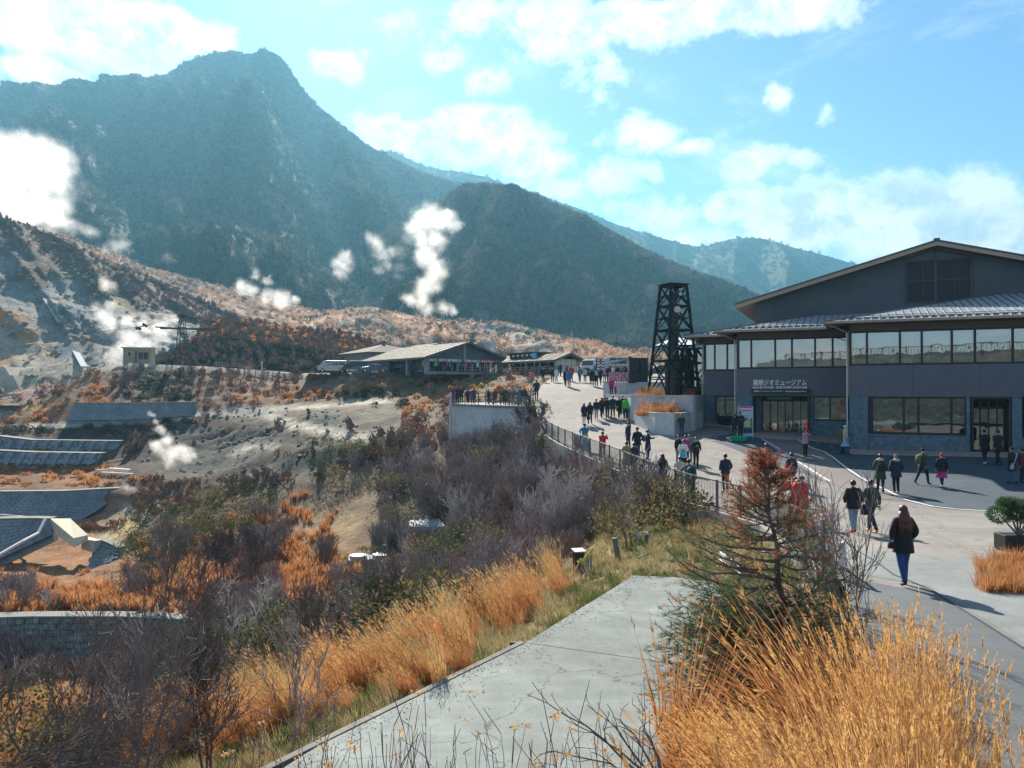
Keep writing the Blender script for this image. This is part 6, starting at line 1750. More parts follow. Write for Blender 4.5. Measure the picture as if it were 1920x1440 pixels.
for pts, r_, lb in (([(-60,964,83),(0,968,82),(40,972,81),(94,976,72)], .14, 'white pipe running along the foot of the broad grey wall'), ([(-40,1060,62),(0,1047,63),(50,1018,66),(78,1003,68),(91,977,69.6)], .13, 'white pipe sloping down the edge of the lower grey wall')):
 b = MB(); b.tube([P(*q) + Vector((0, -.5, .25)) for q in pts], r_, 8); tag(b.build('pipe', wp), lb, 'pipe')
b = MB()
for (a, c_, e) in (((180,884,88),(218,882,88),.25), ((190,888,87),(250,891,86),.2), ((205,881,88),(244,884,87),.3), ((204,866,92),(230,862,92),.2)):
 b.beam(P(*a) + Vector((0,0,.1)), P(*c_) + Vector((0,0,.1)), e)
tag(b.build('pipe_heap', wp), 'heap of pale pipes and boards lying above the gully', 'pipe heap')
for (px, py, w, l, h, nm, lb) in ((800,992,1.3,.8,.35,'tarpaulin_cover','pale blue tarpaulin cover half hidden in the grey thicket'), (695,1049,1.6,.9,.2,'concrete_tank','flat concrete tank with two round lids in the small clearing')):
 p = hit(px, py, near_bvh); r = tag(empty(nm, tuple(p), .2), lb, 'tank' if 'tank' in nm else 'tarpaulin')
 b = MB(); b.box(-w, -l, -.8, w, l, h); bevel(b.build('block', mat('pale slab', (.22,.25,.26), .8, .2, 2), r), .05)
 if 'tank' in nm:
  for sx in (-.9, .75): MB().tube([(sx, -.2, h), (sx, -.2, h + .22)], .62, 16).build('lid', mat('white lid', (.34,.36,.36), .6, .1), r)
 else: MB().hexa([(-w-.1,-l-.15,h-.3),(w+.1,-l-.15,h-.35),(w+.1,l+.1,h+.02),(-w-.1,l+.1,h+.02),(-w-.05,-l-.1,h+.02),(w+.05,-l-.1,h-.05),(w,l,h+.3),(-w,l,h+.25)]).build('sheet', mat('pale blue sheet', (.22,.28,.33), .7, .15, 2), r)
for k, (px0, px1, py0, py1, d) in enumerate(((-60,28,688,698,201),(-80,44,704,722,197),(-80,62,738,752,191),(-80,30,756,768,187))):
 b = MB(); A, B_ = P(px0, py1, d), P(px1, py1, d + 2); C_, D_ = P(px1 - 6, py0, d + 6), P(px0, py0, d + 4)
 b.hexa([A + Vector((0,0,-3)), B_ + Vector((0,0,-3)), B_ + Vector((0,5,-3)), A + Vector((0,5,-3)), D_ + Vector((0,-3,0)), C_ + Vector((0,-3,0)), C_ + Vector((0,5,0)), D_ + Vector((0,5,0))])
 tag(b.build('check_dam', mat('cream grey check dam', (.38,.35,.29), .9, .25, .4)), ('topmost', 'second', 'third', 'lowest')[k] + ' of the pale concrete check dams in the ravine', 'check dam', 'check dams stepping down the ravine')
b = MB(); b.beam(P(84,560,258), P(112,604,243), 1.3, .3); tag(b.build('chute', mat('pale chute', (.36,.38,.38), .9, .2)), 'straight pale chute on the grey rock slope', 'chute')
b = MB(); b.beam(P(138,652,228) , P(158,688,205), 1.6, .35); tag(b.build('drain', _mats['pale chute']), 'pale lined drain running down to the plateau tip', 'drain')
LG_ = tag(empty('far_lodge', tuple(hit(895, 592) + Vector((0, -4, 0)))), 'tiny grey lodge on the brown slope beside the tall steam column', 'lodge')
for x0, x1, y0, h, m_ in ((-5, 3, 0, 2.2, grey_wall), (2.5, 7.5, 2, 2.7, mat('dull blue lodge wall', (.09,.15,.19), .9, .1))):
 MB().box(x0, y0, -3, x1, y0 + 5, h).build('wall', m_, LG_); MB().box(x0 - .3, y0 - .4, h, x1 + .3, y0 + 5.4, h + .3).build('roof', cream_roof if x0 < 0 else mat('blue roof', (.07,.16,.26), .6, .1), LG_)
for k in range(5): MB().box(-4.5 + k * 1.5, -.05, .7, -3.6 + k * 1.5, -.01, 1.6).build('window', dark_in, LG_)
for k, (px, py, h) in enumerate(((732,618,8),(830,612,7),(734,640,6),(1072,640,5))):
 p = hit(px, py); r = tag(empty('pylon', tuple(p)), ('pylon on the rust slope above the pavilion', 'pylon below the tall steam column', 'lower pylon behind the pavilion roof', 'short pylon on the slope right of the snack house')[k], 'pylon')
 for sx in (-.7, .7): MB().beam((sx, 0, -1), (sx * .5, 0, h), .22).build('leg', mat('pale pylon steel', (.4,.4,.38), .6, .1), r)
 for q in range(4): MB().beam((-.7, 0, h * (q + .5) / 4.2), (.7, 0, h * (q + 1) / 4.2), .16).build('brace', _mats['pale pylon steel'], r)
def bark_mat(name, a, b, transl=0, noise=2.0):
 if name in _mats: return _mats[name]
 m = bpy.data.materials.new(name); m.use_nodes = True
 t = NT(m.node_tree); bs = m.node_tree.nodes['Principled BSDF']
 ri = t.n('ShaderNodeObjectInfo').outputs['Random']; pos = t.n('ShaderNodeNewGeometry').outputs['Position']
 k = t.math('ADD', t.math('MULTIPLY', ri, .6), t.math('MULTIPLY_ADD', t.noise(pos, noise, 3), 1.2, -.4), clamp=True)
 c = t.mix(k, a, b); t.put(bs.inputs['Base Color'], c)
 bs.inputs['Roughness'].default_value = .85; bs.inputs['Specular IOR Level'].default_value = .25
 if transl:
  tr = t.n('ShaderNodeBsdfTranslucent'); t.put(tr.inputs[0], c)
  mx = t.n('ShaderNodeMixShader'); mx.inputs[0].default_value = transl
  t.put(mx.inputs[1], bs.outputs[0]); t.put(mx.inputs[2], tr.outputs[0]); t.put(m.node_tree.nodes['Material Output'].inputs[0], mx.outputs[0])
 _mats[name] = m
 return m
twig_grey = bark_mat('grey violet twigs', (.15,.125,.13), (.40,.35,.345))
twig_pale = bark_mat('silvery twigs', (.34,.33,.33), (.56,.54,.52))
twig_brown = bark_mat('brown twigs', (.15,.10,.085), (.34,.24,.19))
twig_dark = bark_mat('dark bark', (.075,.065,.062), (.22,.19,.18), noise=6)
leaf_green = bark_mat('dark evergreen leaves', (.03,.055,.026), (.10,.115,.04), .25, 1.5)
leaf_olive = bark_mat('olive leaves', (.10,.095,.04), (.22,.17,.085), .3, 3)
straw_orange = bark_mat('orange straw', (.31,.115,.04), (.58,.31,.135), .45, 1.2)
straw_gold = bark_mat('golden straw', (.42,.21,.07), (.66,.43,.20), .45, 1.5)
straw_pale = bark_mat('pale dry grass', (.28,.24,.11), (.46,.38,.22), .4, 1.5)
grass_green = bark_mat('green grass', (.07,.115,.03), (.19,.20,.07), .4, 1.5)
brush_purple = bark_mat('purple brush', (.15,.07,.05), (.32,.17,.11), .15, .4)
brush_dark = bark_mat('dark green brush', (.028,.040,.028), (.095,.095,.06), .15, .5)
class Twigs:
 """fast collector of tapered 3-sided sticks"""
 def __init__(s): s.a = []; s.b = []; s.ra = []; s.rb = []
 def add(s, a, b, ra, rb): s.a.append(a); s.b.append(b); s.ra.append(ra); s.rb.append(rb)
 def mesh(s, name, m, sides=3):
  a = np.array(s.a); b = np.array(s.b); ra = np.array(s.ra)[:, None]; rb = np.array(s.rb)[:, None]
  t = b - a; t /= np.linalg.norm(t, axis=1, keepdims=True) + 1e-9
  ref = np.where(np.abs(t[:, 2:3]) > .9, np.array([[1., 0, 0]]), np.array([[0, 0, 1.]]))
  u = np.cross(t, ref); u /= np.linalg.norm(u, axis=1, keepdims=True); v = np.cross(t, u)
  n = len(a); vs = []
  for c, r in ((a, ra), (b, rb)):
   for q in range(sides):
    an = 2 * math.pi * q / sides; vs.append(c + (u * math.cos(an) + v * math.sin(an)) * r)
  V = np.stack(vs, 1).reshape(-1, 3); base = np.arange(n)[:, None] * 2 * sides; fs = []
  for q in range(sides):
   r_ = (q + 1) % sides; fs.append(np.stack([base[:, 0] + q, base[:, 0] + r_, base[:, 0] + sides + r_, base[:, 0] + sides + q], 1))
  Fc = np.concatenate(fs)
  me = bpy.data.meshes.new(name); me.from_pydata(V.tolist(), [], Fc.tolist()); me.materials.append(m); me.update()
  return me
def grow(tw, p, d, L, r, depth, rg, spread=.55, up=.15, segs=3, kids=(2, 4), bend=.18, rmin=.006, tips=None, wind=0):
 q = np.array(p, float); d = np.array(d, float); d /= np.linalg.norm(d); sl = L / segs; pts = []
 for k in range(segs):
  r0 = r * (1 - .45 * k / segs); r1 = r * (1 - .45 * (k + 1) / segs)
  nd = d + rg.normal(0, bend, 3) + np.array([wind, 0, up]); nd /= np.linalg.norm(nd)
  e = q + nd * sl; tw.add(q, e, max(r0, rmin), max(r1, rmin)); pts.append((e, nd, r1)); q, d = e, nd
 if depth <= 0:
  if tips is not None: tips.append((q, d))
  return
 for e, nd, rr in pts:
  n = rg.integers(kids[0], kids[1] + 1) if e is pts[-1][0] else rg.integers(1, max(2, kids[1]))
  for _ in range(n):
   dd = nd + rg.normal(0, spread, 3); dd[2] += up
   grow(tw, e, dd, L * rg.uniform(.5, .75), rr * .62, depth - 1, rg, spread, up, segs, kids, bend, rmin, tips, wind)
def shrub(name, m, seed, h=2.4, stems=6, depth=2, rmin=.009, spread=.5, up=.12, lean=.35, wind=0, r0=.03, kids=(2, 3), segs=3):
 rg = np.random.default_rng(seed); tw = Twigs()
 for _ in range(stems):
  a = rg.random() * 6.283; dd = np.array([lean * math.cos(a), lean * math.sin(a), 1.0]); dd[:2] *= rg.uniform(.3, 1.8)
  grow(tw, (rg.normal(0, .12), rg.normal(0, .12), -.1), dd, h * rg.uniform(.4, .55), r0 * rg.uniform(.7, 1.2), depth, rg, spread, up, segs, kids, .16, rmin, None, wind)
 return tw.mesh(name, m)
def leafy(name, m, seed, h=1.6, w=1.1, n=420, leaf=.09, stick=twig_dark):
 rg = np.random.default_rng(seed); vs, fs = [], []
 lob = [(rg.normal(0, w * .45), rg.normal(0, w * .45), h * rg.uniform(.35, .8), rg.uniform(.35, .6) * w) for _ in range(7)]
 for k in range(n):
  L_ = lob[rg.integers(0, 7)]; v = rg.normal(0, 1, 3); v /= np.linalg.norm(v); rr = L_[3] * rg.uniform(.55, 1.05) ** .6
  c = np.array(L_[:3]) + v * rr * np.array([1, 1, .8])
  if c[2] < 0: continue
  d = v + rg.normal(0, .5, 3) + np.array([0, 0, .5]); d /= np.linalg.norm(d); e = np.cross(d, rg.normal(0, 1, 3)); e /= np.linalg.norm(e); s = leaf * rg.uniform(.6, 1.5)
  i = len(vs); vs += [tuple(c), tuple(c + d * s * .5 + e * s * .35), tuple(c + d * s * 1.2), tuple(c + d * s * .5 - e * s * .35)]; fs.append((i, i+1, i+2, i+3))
 me = bpy.data.meshes.new(name); me.from_pydata(vs, [], fs); me.materials.append(m); me.update(); return me
def blades(name, m, seed, n, h, w=.012, r=.25, lean=.35, plume=0, curve=.4, wind=(0, 0), m2=None):
 rg = np.random.default_rng(seed); vs, fs, mi = [], [], []
 for k in range(n):
  a = rg.random() * 6.283; rr = r * math.sqrt(rg.random()); b = np.array([rr * math.cos(a), rr * math.sin(a), -.05])
  hh = h * rg.uniform(.55, 1.1); ln = lean * rg.uniform(.2, 1.3); a2 = a + rg.normal(0, .7)
  dx_, dy_ = ln * math.cos(a2) + wind[0], ln * math.sin(a2) + wind[1]
  e = np.array([-math.sin(a2), math.cos(a2), 0]) if rg.random() < .5 else np.array([math.cos(a2 + .7), math.sin(a2 + .7), 0])
  pts = [b + np.array([dx_ * hh * f * (.35 + curve * f * 1.2), dy_ * hh * f * (.35 + curve * f * 1.2), hh * f * (1 - .18 * curve * ln * f)]) for f in (0, .35, .7, 1)]
  ww = w * rg.uniform(.7, 1.3); i = len(vs)
  for q, f in zip(pts, (1, .9, .6, .12)): vs += [tuple(q - e * ww * f), tuple(q + e * ww * f)]
  for q in range(3): fs.append((i + 2*q, i + 2*q + 1, i + 2*q + 3, i + 2*q + 2)); mi.append(0)
  if plume and rg.random() < plume:
   d = pts[3] - pts[2]; d /= np.linalg.norm(d)
   for z in range(7):
    c = pts[3] + d * (.04 * hh * z * .6 - .02 * hh); s = .07 * hh * (1 - .09 * z); v = d + rg.normal(0, .28, 3) + np.array([wind[0], wind[1], 0]) * .8; v /= np.linalg.norm(v); e2 = np.cross(v, rg.normal(0, 1, 3)); e2 /= np.linalg.norm(e2)
    i = len(vs); vs += [tuple(c), tuple(c + v * s * .5 + e2 * s * .13), tuple(c + v * s * 1.2), tuple(c + v * s * .5 - e2 * s * .13)]; fs.append((i, i+1, i+2, i+3)); mi.append(1)
 me = bpy.data.meshes.new(name); me.from_pydata(vs, [], fs); me.materials.append(m); me.materials.append(m2 or m); me.polygons.foreach_set('material_index', mi); me.update(); return me
GP = ground
def ground_pts(n, seed, mask, dmin=0, dmax=140, even=False):
 rg = np.random.default_rng(seed); p = (GP.sample_px if even else GP.sample)(n, rg); px, py = projpx(p)
 off = (p[:, 0] > edge_x(p[:, 1]) - .35) & (p[:, 1] < 104) & (p[:, 1] > 5.5)
 inp = inpoly(p[:, 0], p[:, 1], PAD); 
 k = mask(px, py, p) & ~off & ~inp & (p[:, 1] > dmin) & (p[:, 1] < dmax) & (px > -260) & (px < 2100)
 return p[k], px[k], py[k], rg
def N(px, py, seed, s=.01): return fbm(px * s, py * s * 1.5, seed=seed, oct=4)
def blobs(px, py, L_):
 v = np.full(px.shape, -9.)
 for (cx_, cy_, rx, ry) in L_: v = np.maximum(v, 1 - np.hypot((px - cx_) / rx, (py - cy_) / ry))
 return v
keepout = lambda px, py: (blobs(px, py, [(650,960,65,75),(690,1060,75,40),(800,1000,60,22)]) > 0)
slopeE = lambda px: np.interp(px, [0, 400, 560, 700, 850, 985, 1100, 1190], [1500, 1430, 1400, 1330, 1270, 1200, 1120, 1075])   # left edge of the slab
wallbox = lambda px, py: ((px < 250) & (py > 905) & (py < 1000)) | ((px < 235) & (py > 960) & (py < 1100)) | ((px < 300) & (py > 815) & (py < 905)) | ((px < 380) & (py > 1150) & (py < 1215))
EV = [(640,850,45,35),(700,868,45,40),(620,905,40,30),(760,960,60,50),(870,1060,60,40),(440,985,60,55),(400,1010,80,45),(300,1010,60,35),(250,1040,40,40),(300,1090,50,40),(1000,815,50,40),(1040,850,40,40),(960,810,50,22),(760,1200,80,35),(400,1290,70,40),(350,1300,60,30),(930,880,30,20),(545,1230,40,30),(60,1420,80,40)]
ORG = [(60,1400,140,60),(150,1390,120,60),(250,1400,90,60),(330,1420,120,40),(400,1370,90,50),(480,1345,70,60),(560,1340,80,50),(640,1300,80,50),(720,1290,80,45),(790,1262,70,42),(855,1235,45,52),(930,1160,60,38),(990,1140,50,32),(1070,1105,42,28),(860,1205,30,40),
       (130,1085,60,45),(60,1080,40,22),(170,1110,70,40),(210,1150,60,30),(350,1110,60,38),(400,1090,40,30),(555,1085,40,36),(575,1120,50,30),(640,1075,40,22),(555,1045,30,20),(540,925,30,22),(545,965,22,22),(610,880,22,16),(740,845,46,14),(1095,1085,20,12)]
SH_ = [shrub('bare_a', twig_grey, 1), shrub('bare_b', twig_grey, 2, 2.7, 7), shrub('bare_c', twig_brown, 3, 2.1, 6), shrub('bare_d', twig_grey, 4, 2.3, 8, lean=.6),
       shrub('bare_e', twig_brown, 5, 1.7, 9, lean=.7), shrub('bare_f', twig_pale, 6, 2.6, 5, spread=.4)]
SHF = [shrub('far_a', twig_grey, 41, 2.5, 7, 2, .017, .45, .15, .45, 0, .045, (1, 2)), shrub('far_b', twig_grey, 42, 2.2, 9, 2, .018, .5, .12, .6, 0, .04, (1, 2)), shrub('far_c', twig_brown, 43, 2.0, 9, 2, .018, .5, .1, .7, 0, .04, (1, 2)), shrub('far_d', twig_brown, 44, 2.4, 6, 2, .017, .45, .15, .4, 0, .045, (1, 2)), shrub('far_e', twig_pale, 45, 2.5, 6, 2, .016, .4, .15, .4, 0, .045, (1, 2))]
def m_thicket(px, py, p):
 d = p[:, 1]
 a = (px > 640) & (px < 1240) & (py > 800) & (d > 22) & (d < 80)
 b = (px < 760) & (d > 11) & (d < 72) & (py > 880)
 c = (py < slopeE(px) - 95)
 o_ = (blobs(px, py, ORG) > -.1) & (px < 700)
 b = b & ~o_ & ~((px < 480) & (py > 1300) & (d < 15.5)) & ((px > 260) | (py < 1330) | (N(px, py, 4, .02) > 0))
 e = N(px, py, 5, .012) + .08 > 0
 return (a | (b & e)) & c & ~keepout(px, py) & ~wallbox(px, py) & ~((px > 150) & (px < 300) & (py > 900) & (py < 1010) & (d > 70))
p, px, py, rg = ground_pts(7200, 201, lambda a, b, q: m_thicket(a, b, q) & (q[:, 1] < 36))
n = len(p); zone = N(px, py, 9, .008)
pick = rg.choice([0, 1, 3, 0, 2, 4], n); pick = np.where((zone > .22) & (rg.random(n) < .6), rg.choice([2, 4], n), pick); pick = np.where(rg.random(n) < .05, 5, pick)
pale = blobs(px, py, [(1050,930,120,60), (960,960,120,60)]) > 0
pick = np.where(pale & (rg.random(n) < .15), 5, pick)
sc_n = np.interp(p[:, 1], [10, 22, 30, 60], [.42, .62, .82, 1.0])[:, None] * scl(n, .6, 1.15)
scatter('bare_thicket', p, rotz(n, .15), sc_n, SH_, 'bare_shrubs', pick=pick, label='tangled grey and brown bare thicket covering the slope below the road')
p2, px2, py2, rg = ground_pts(13000, 221, lambda a, b, q: m_thicket(a, b, q) & (q[:, 1] > 29) & (blobs(a, b, EV) < .35), even=True)
n2 = len(p2); pk = rg.choice([0, 1, 1, 0, 2, 3], n2); pk = np.where((blobs(px2, py2, [(1050,930,120,60), (960,960,120,60)]) > 0) & (rg.random(n2) < .22), 4, pk); pk = np.where(rg.random(n2) < .04, 4, pk); zz2 = N(px2, py2, 19, .015); pk = np.where((zz2 > .12) & (rg.random(n2) < .7), rg.choice([2, 3], n2), pk)
scatter('bare_thicket', p2, rotz(n2, .15), scl(n2, .45, .95), SHF, 'far_shrubs', pick=pk, label='dense grey and violet bare brush filling the slope farther from the slab')
LF = [leafy('leafy_a', leaf_green, 11), leafy('leafy_b', leaf_green, 12, 1.9, 1.2, 480), leafy('leafy_c', leaf_olive, 13, 1.7, 1.2, 460, .11), leafy('leafy_d', leaf_olive, 14, 1.2, .9, 300, .10)]
p, px, py, rg = ground_pts(22000, 202, lambda px, py, p: (blobs(px, py, EV) > 0) & (p[:, 1] < 85) & ~wallbox(px, py), 8)
k = rg.random(len(p)) < np.interp(p[:, 1], [10, 30, 70], [.05, .17, .32]); p = p[k]
scatter('evergreen_scrub', p, rotz(len(p), .1), scl(len(p), .8, 1.5), LF, 'leafy_shrubs', pick=rg.choice([0, 1, 0, 3, 2], len(p)), label='dark evergreen scrub in clumps among the bare thicket')
p, px, py, rg = ground_pts(9000, 203, lambda px, py, p: (blobs(px, py, [(1130,970,90,60),(1210,950,60,40),(1270,965,40,22),(1180,1000,60,30)]) > 0) & (p[:, 1] > 22) & (p[:, 1] < 46))
k = rg.random(len(p)) < .5; p = p[k]
scatter('olive_scrub', p, rotz(len(p), .1), scl(len(p), .6, 1.1), LF, 'leafy_shrubs', pick=rg.choice([2, 3], len(p)), label='olive brown leafy scrub under the railing wall')
W_ = (-.45, -.05)
GS_ = [blades('pampas_a', straw_orange, 21, 130, 1.5, .010, .32, .35, .45, wind=W_, m2=straw_gold), blades('pampas_b', straw_orange, 22, 110, 1.25, .011, .35, .5, .35, wind=W_, m2=straw_gold), blades('pampas_c', straw_gold, 23, 120, 1.6, .010, .3, .3, .5, wind=W_, m2=straw_pale),
       blades('low_a', straw_pale, 24, 70, .38, .009, .25, .8), blades('low_b', grass_green, 25, 80, .30, .009, .25, .8), blades('low_c', straw_orange, 26, 80, .6, .010, .3, .6), blades('far_a', straw_orange, 27, 46, 1.3, .045, .5, .45)]
def m_org(px, py, p): return (blobs(px, py, ORG) + .7 * N(px, py, 33, .03) > .05) & (py < slopeE(px) + 6) & (blobs(px, py, [(1092,1092,34,34)]) < 0)
p, px, py, rg = ground_pts(60000, 204, lambda px, py, p: m_org(px, py, p) & (p[:, 1] < 75) & ~wallbox(px, py), 5)
k = rg.random(len(p)) < np.interp(p[:, 1], [6, 12, 20, 30, 60], [.26, .28, .26, .38, .6]); p = p[k]; px = px[k]; py = py[k]
pick = rg.choice([0, 1, 2, 0, 5], len(p)); pick = np.where(p[:, 1] > 45, 6, pick)
sn = scl(len(p), .38, .80); near_edge = (py > slopeE(px) - 28); sn[near_edge] *= .55
scatter('pampas_grass', p, np.stack([rg.normal(0, .06, len(p)), rg.normal(0, .06, len(p)), rg.normal(0, .35, len(p))], 1), sn, GS_, 'straw', pick=pick, label='orange windblown pampas grass in drifts along the slab and on the slope')
p, px, py, rg = ground_pts(26000, 222, lambda a, b, q: (a < 640) & (q[:, 1] > 13) & (q[:, 1] < 74) & (b > 960) & (b < slopeE(a) - 40) & ~wallbox(a, b), even=True)
k = (N(px, py, 88, .02) + .25 * rg.normal(0, 1, len(p)) > -.12) & (rg.random(len(p)) < .5); p = p[k]
scatter('rust_straw', p, rotz(len(p), .12), scl(len(p), .35, .8), GS_, 'straw', pick=np.where(p[:, 1] > 40, 6, rg.choice([5, 5, 1, 3], len(p))), label='low rust coloured straw between the shrubs on the left slope')
p, px, py, rg = ground_pts(9000, 223, lambda a, b, q: (a < 260) & (q[:, 1] > 50) & (q[:, 1] < 66) & (b > 1005), even=True); p = p[rg.random(len(p)) < .35]
scatter('rust_straw', p, rotz(len(p), .12), scl(len(p), .25, .6), GS_, 'straw', pick=np.full(len(p), 6), label='short rust straw on the ground below the culvert block')
def m_short(px, py, p):
 d = p[:, 1]
 a = (py > slopeE(px) - 75) & (px < 1200) & (d > 6)
 b = (px > 1080) & (px < 1480) & (py > 950) & (py < 1120) & (d > 15) & (d < 40)
 return (a | b | (blobs(px, py, [(650,960,60,70),(690,1050,60,30)]) > 0)) & (d < 60)
p, px, py, rg = ground_pts(70000, 205, m_short)
k = rg.random(len(p)) < np.interp(p[:, 1], [6, 12, 20, 40], [.35, .4, .5, .5]); p = p[k]; px = px[k]; py = py[k]
edge = seg_dist(p[:, 0], p[:, 1], PAD) < .45
gz_n = N(px, py, 61, .02) + .2 * rg.normal(0, 1, len(p))
pick = np.where(edge | (gz_n > .12), 4, 3)
scatter('short_grass', p, rotz(len(p), .15), scl(len(p), .5, 1.1), GS_, 'straw', pick=pick, label='short green and straw coloured grass along the slab and the railing bank')
p, px, py, rg = ground_pts(60000, 206, lambda px, py, p: (px > 1200) & (p[:, 1] > 4) & (p[:, 1] < 24) & (py > 1060))
k = rg.random(len(p)) < .12; p = p[k]
scatter('bank_grass', p, rotz(len(p), .15), scl(len(p), .4, .9), GS_, 'straw', pick=rg.choice([3, 5, 4, 5], len(p)), label='tufty dry grass on the bank between slab and forecourt')
tp = [tuft_mesh('purple_tuft', 40, brush_purple, np.random.default_rng(35 + k), .8, .6, .16, 1.0) for k in range(2)] + [tuft_mesh('dark_tuft', 44, brush_dark, np.random.default_rng(45 + k), .9, .65, .17, .6) for k in range(2)] + [tuft_mesh('orange_tuft', 34, straw_orange, np.random.default_rng(55 + k), .6, .6, .2, 1.3) for k in range(2)] + [tuft_mesh('stick_tuft', 30, twig_brown, np.random.default_rng(65), 1.3, .5, .3, 2.0)]
def m_far(px, py, p):
 d = p[:, 1]
 return (d > 78) & (d < 136) & (px > -100) & (px < 1010) & ~((py > 680) & (py < 692) & (px > 225) & (px < 400)) & ((tr_at(px, py) < .3) | (py < 750)) & ~((d > 118.5) & (px > 560))
def tr_at(px, py):
 v = band(px, py, [(60,800),(120,797),(250,790),(360,780),(440,772),(560,764),(640,757),(720,752)], 12)
 return np.maximum(v, band(px, py, [(440,772),(500,775),(530,790),(580,803),(640,815),(700,824)], 17))
p, px, py, rg = ground_pts(30000, 207, m_far, even=True)
deb = blobs(px, py, [(520,830,180,60),(400,850,130,55),(600,790,120,40),(330,870,100,30),(700,780,60,30)]) > 0
f = N(px, py, 71, .012) + .2 * rg.normal(0, 1, len(p))
w_or = blobs(px, py, [(100,890,170,28),(600,738,70,16),(500,748,60,10),(130,775,60,16),(180,742,30,22),(700,735,60,20),(850,725,40,16),(60,785,50,9),(250,880,30,20),(760,760,60,20),(380,684,50,8),(930,730,60,12)]) + .3 * f > 0
w_dk = blobs(px, py, [(150,812,140,17),(310,725,60,22),(270,740,50,14),(350,745,40,12),(330,800,40,20),(700,750,80,20)]) > 0
pick = np.where(w_dk, 2 + rg.integers(0, 2, len(p)), np.where(w_or, 4 + rg.integers(0, 2, len(p)), np.where(f > .3, 6, rg.integers(0, 2, len(p)))))
keep = np.where(deb, rg.random(len(p)) < .02, rg.random(len(p)) < .68) & ~((px < 240) & (py > 815) & (py < 875)) & ~((px < 250) & (py > 912) & (py < 980)) & ~((px > 118) & (px < 368) & (py > 756) & (py < 790))
p, pick = p[keep], pick[keep]
scatter('terrace_brush', p, rotz(len(p), .1), scl(len(p), .5, 1.15, .3), tp, 'terrace_tufts', pick=pick, label='purple, dark and orange brush on the terraces and the slope under the plateau')
rg = np.random.default_rng(208); p = hill.sample_px(9000, rg); px, py = projpx(p)
k = (p[:, 1] < 186) & (px < 780) & (py < 696) & (px > 262); p, px, py = p[k], px[k], py[k]
top = py < np.interp(px, [300, 345, 420, 500, 600, 700, 760], [662, 648, 636, 650, 660, 675, 692])
pick = np.where(top, rg.choice([4, 5, 4, 6], len(p)), rg.choice([2, 3, 2, 3, 3, 6], len(p)))
s3 = scl(len(p), .6, 1.2, .3)
scatter('hill_brush', p, rotz(len(p), .1), s3, tp, 'terrace_tufts', pick=pick, label='brush clothing the low hill behind the plateau, dark below and orange on top')
rg = np.random.default_rng(209); p = vol.sample(16000, rg); px, py = projpx(p); tpos = py - np.interp(px, [-900, 0, 110, 200, 300, 370, 460], [250, 404, 444, 487, 527, 560, 606])
k = (tpos > -8) & (tpos < 46) & (rg.random(len(p)) < .6); p = p[k]
scatter('crest_brush', p, rotz(len(p), .1), scl(len(p), .7, 1.5), tp, 'terrace_tufts', pick=rg.choice([0, 1, 6], len(p)), label='thin purple brown brush along the crest of the volcanic slope')
def bare_tree(px, py, h, label, m=twig_dark, seed=0, stems=3, depth=3, lean=.3, wind=0, spread=.45, rmin=.008, name='bare_tree', dist=None, r0=.035):
 g_ = hit(px, py, near_bvh) if dist is None else Vector((*wpt(px, dist), gz_at(*wpt(px, dist))))
 rg = np.random.default_rng(900 + seed); r = tag(empty(name, tuple(g_)), label, 'tree')
 tr = Twigs(); br = Twigs()
 for _ in range(stems):
  a = rg.random() * 6.283; d = np.array([lean * math.cos(a) + wind, lean * math.sin(a), 1.0]); d /= np.linalg.norm(d)
  q = np.array([rg.normal(0, .05), rg.normal(0, .05), -.2]); rr = r0 * h / 2.6
  for k in range(5):
   nd = d + rg.normal(0, .09, 3); nd /= np.linalg.norm(nd); e = q + nd * h * .16; tr.add(q, e, rr, rr * .85); rr *= .85
   if k > 0:
    for _ in range(2):
     dd = nd + rg.normal(0, spread, 3) + np.array([wind, 0, .1]); grow(br, e, dd, h * .27, rr * .6, depth - 1, rg, spread, .08, 3, (2, 3), .16, rmin, None, wind * .3)
   q, d = e, nd
  grow(br, q, d, h * .25, rr * .8, depth - 1, rg, spread, .08, 3, (2, 3), .15, rmin, None, wind * .3)
 link('trunk', tr.mesh('trunk', m, 6), r); link('crown', br.mesh('crown', m), r)
 return r
bare_tree(316, 975, 5.0, 'tall dark bare tree standing clear above the left side thicket near the steam vent', seed=1, dist=52, rmin=.016)
bare_tree(415, 985, 3.6, 'small bare tree just right of the tallest one on the left thicket', seed=2, dist=55, rmin=.016)
bare_tree(480, 980, 3.4, 'bare tree at the crest of the left thicket against the grey rubble', seed=3, dist=58, rmin=.016)
bare_tree(1048, 965, 3.4, 'silvery white bare tree glowing in the grey thicket beside the railing wall', m=twig_pale, seed=4, dist=38, rmin=.012, spread=.38)
bare_tree(985, 880, 3.6, 'bare tree with pale limbs in front of the viewing platform wall', m=twig_grey, seed=5, dist=55, rmin=.016)
bare_tree(1003, 800, 2.6, 'dark leafless tree at the corner of the viewing platform by the road', seed=6, dist=60, rmin=.016)
bare_tree(1180, 1010, 2.3, 'thin forked dark tree in front of the railing', seed=7, dist=26, rmin=.009, stems=1, depth=2)
bare_tree(450, 1120, 3.4, 'spreading pale bare tree in the middle of the left slope', m=twig_pale, seed=8, dist=33, rmin=.011, stems=2)
bare_tree(-40, 1330, 4.0, 'large dark bare tree leaning in from the left edge of the picture', seed=9, dist=14, wind=.55, stems=4, rmin=.006, r0=.03)
bare_tree(255, 1345, 3.4, 'crooked bare tree with a pale trunk above the orange grass on the left', m=twig_grey, seed=10, dist=13.5, stems=2, rmin=.006)
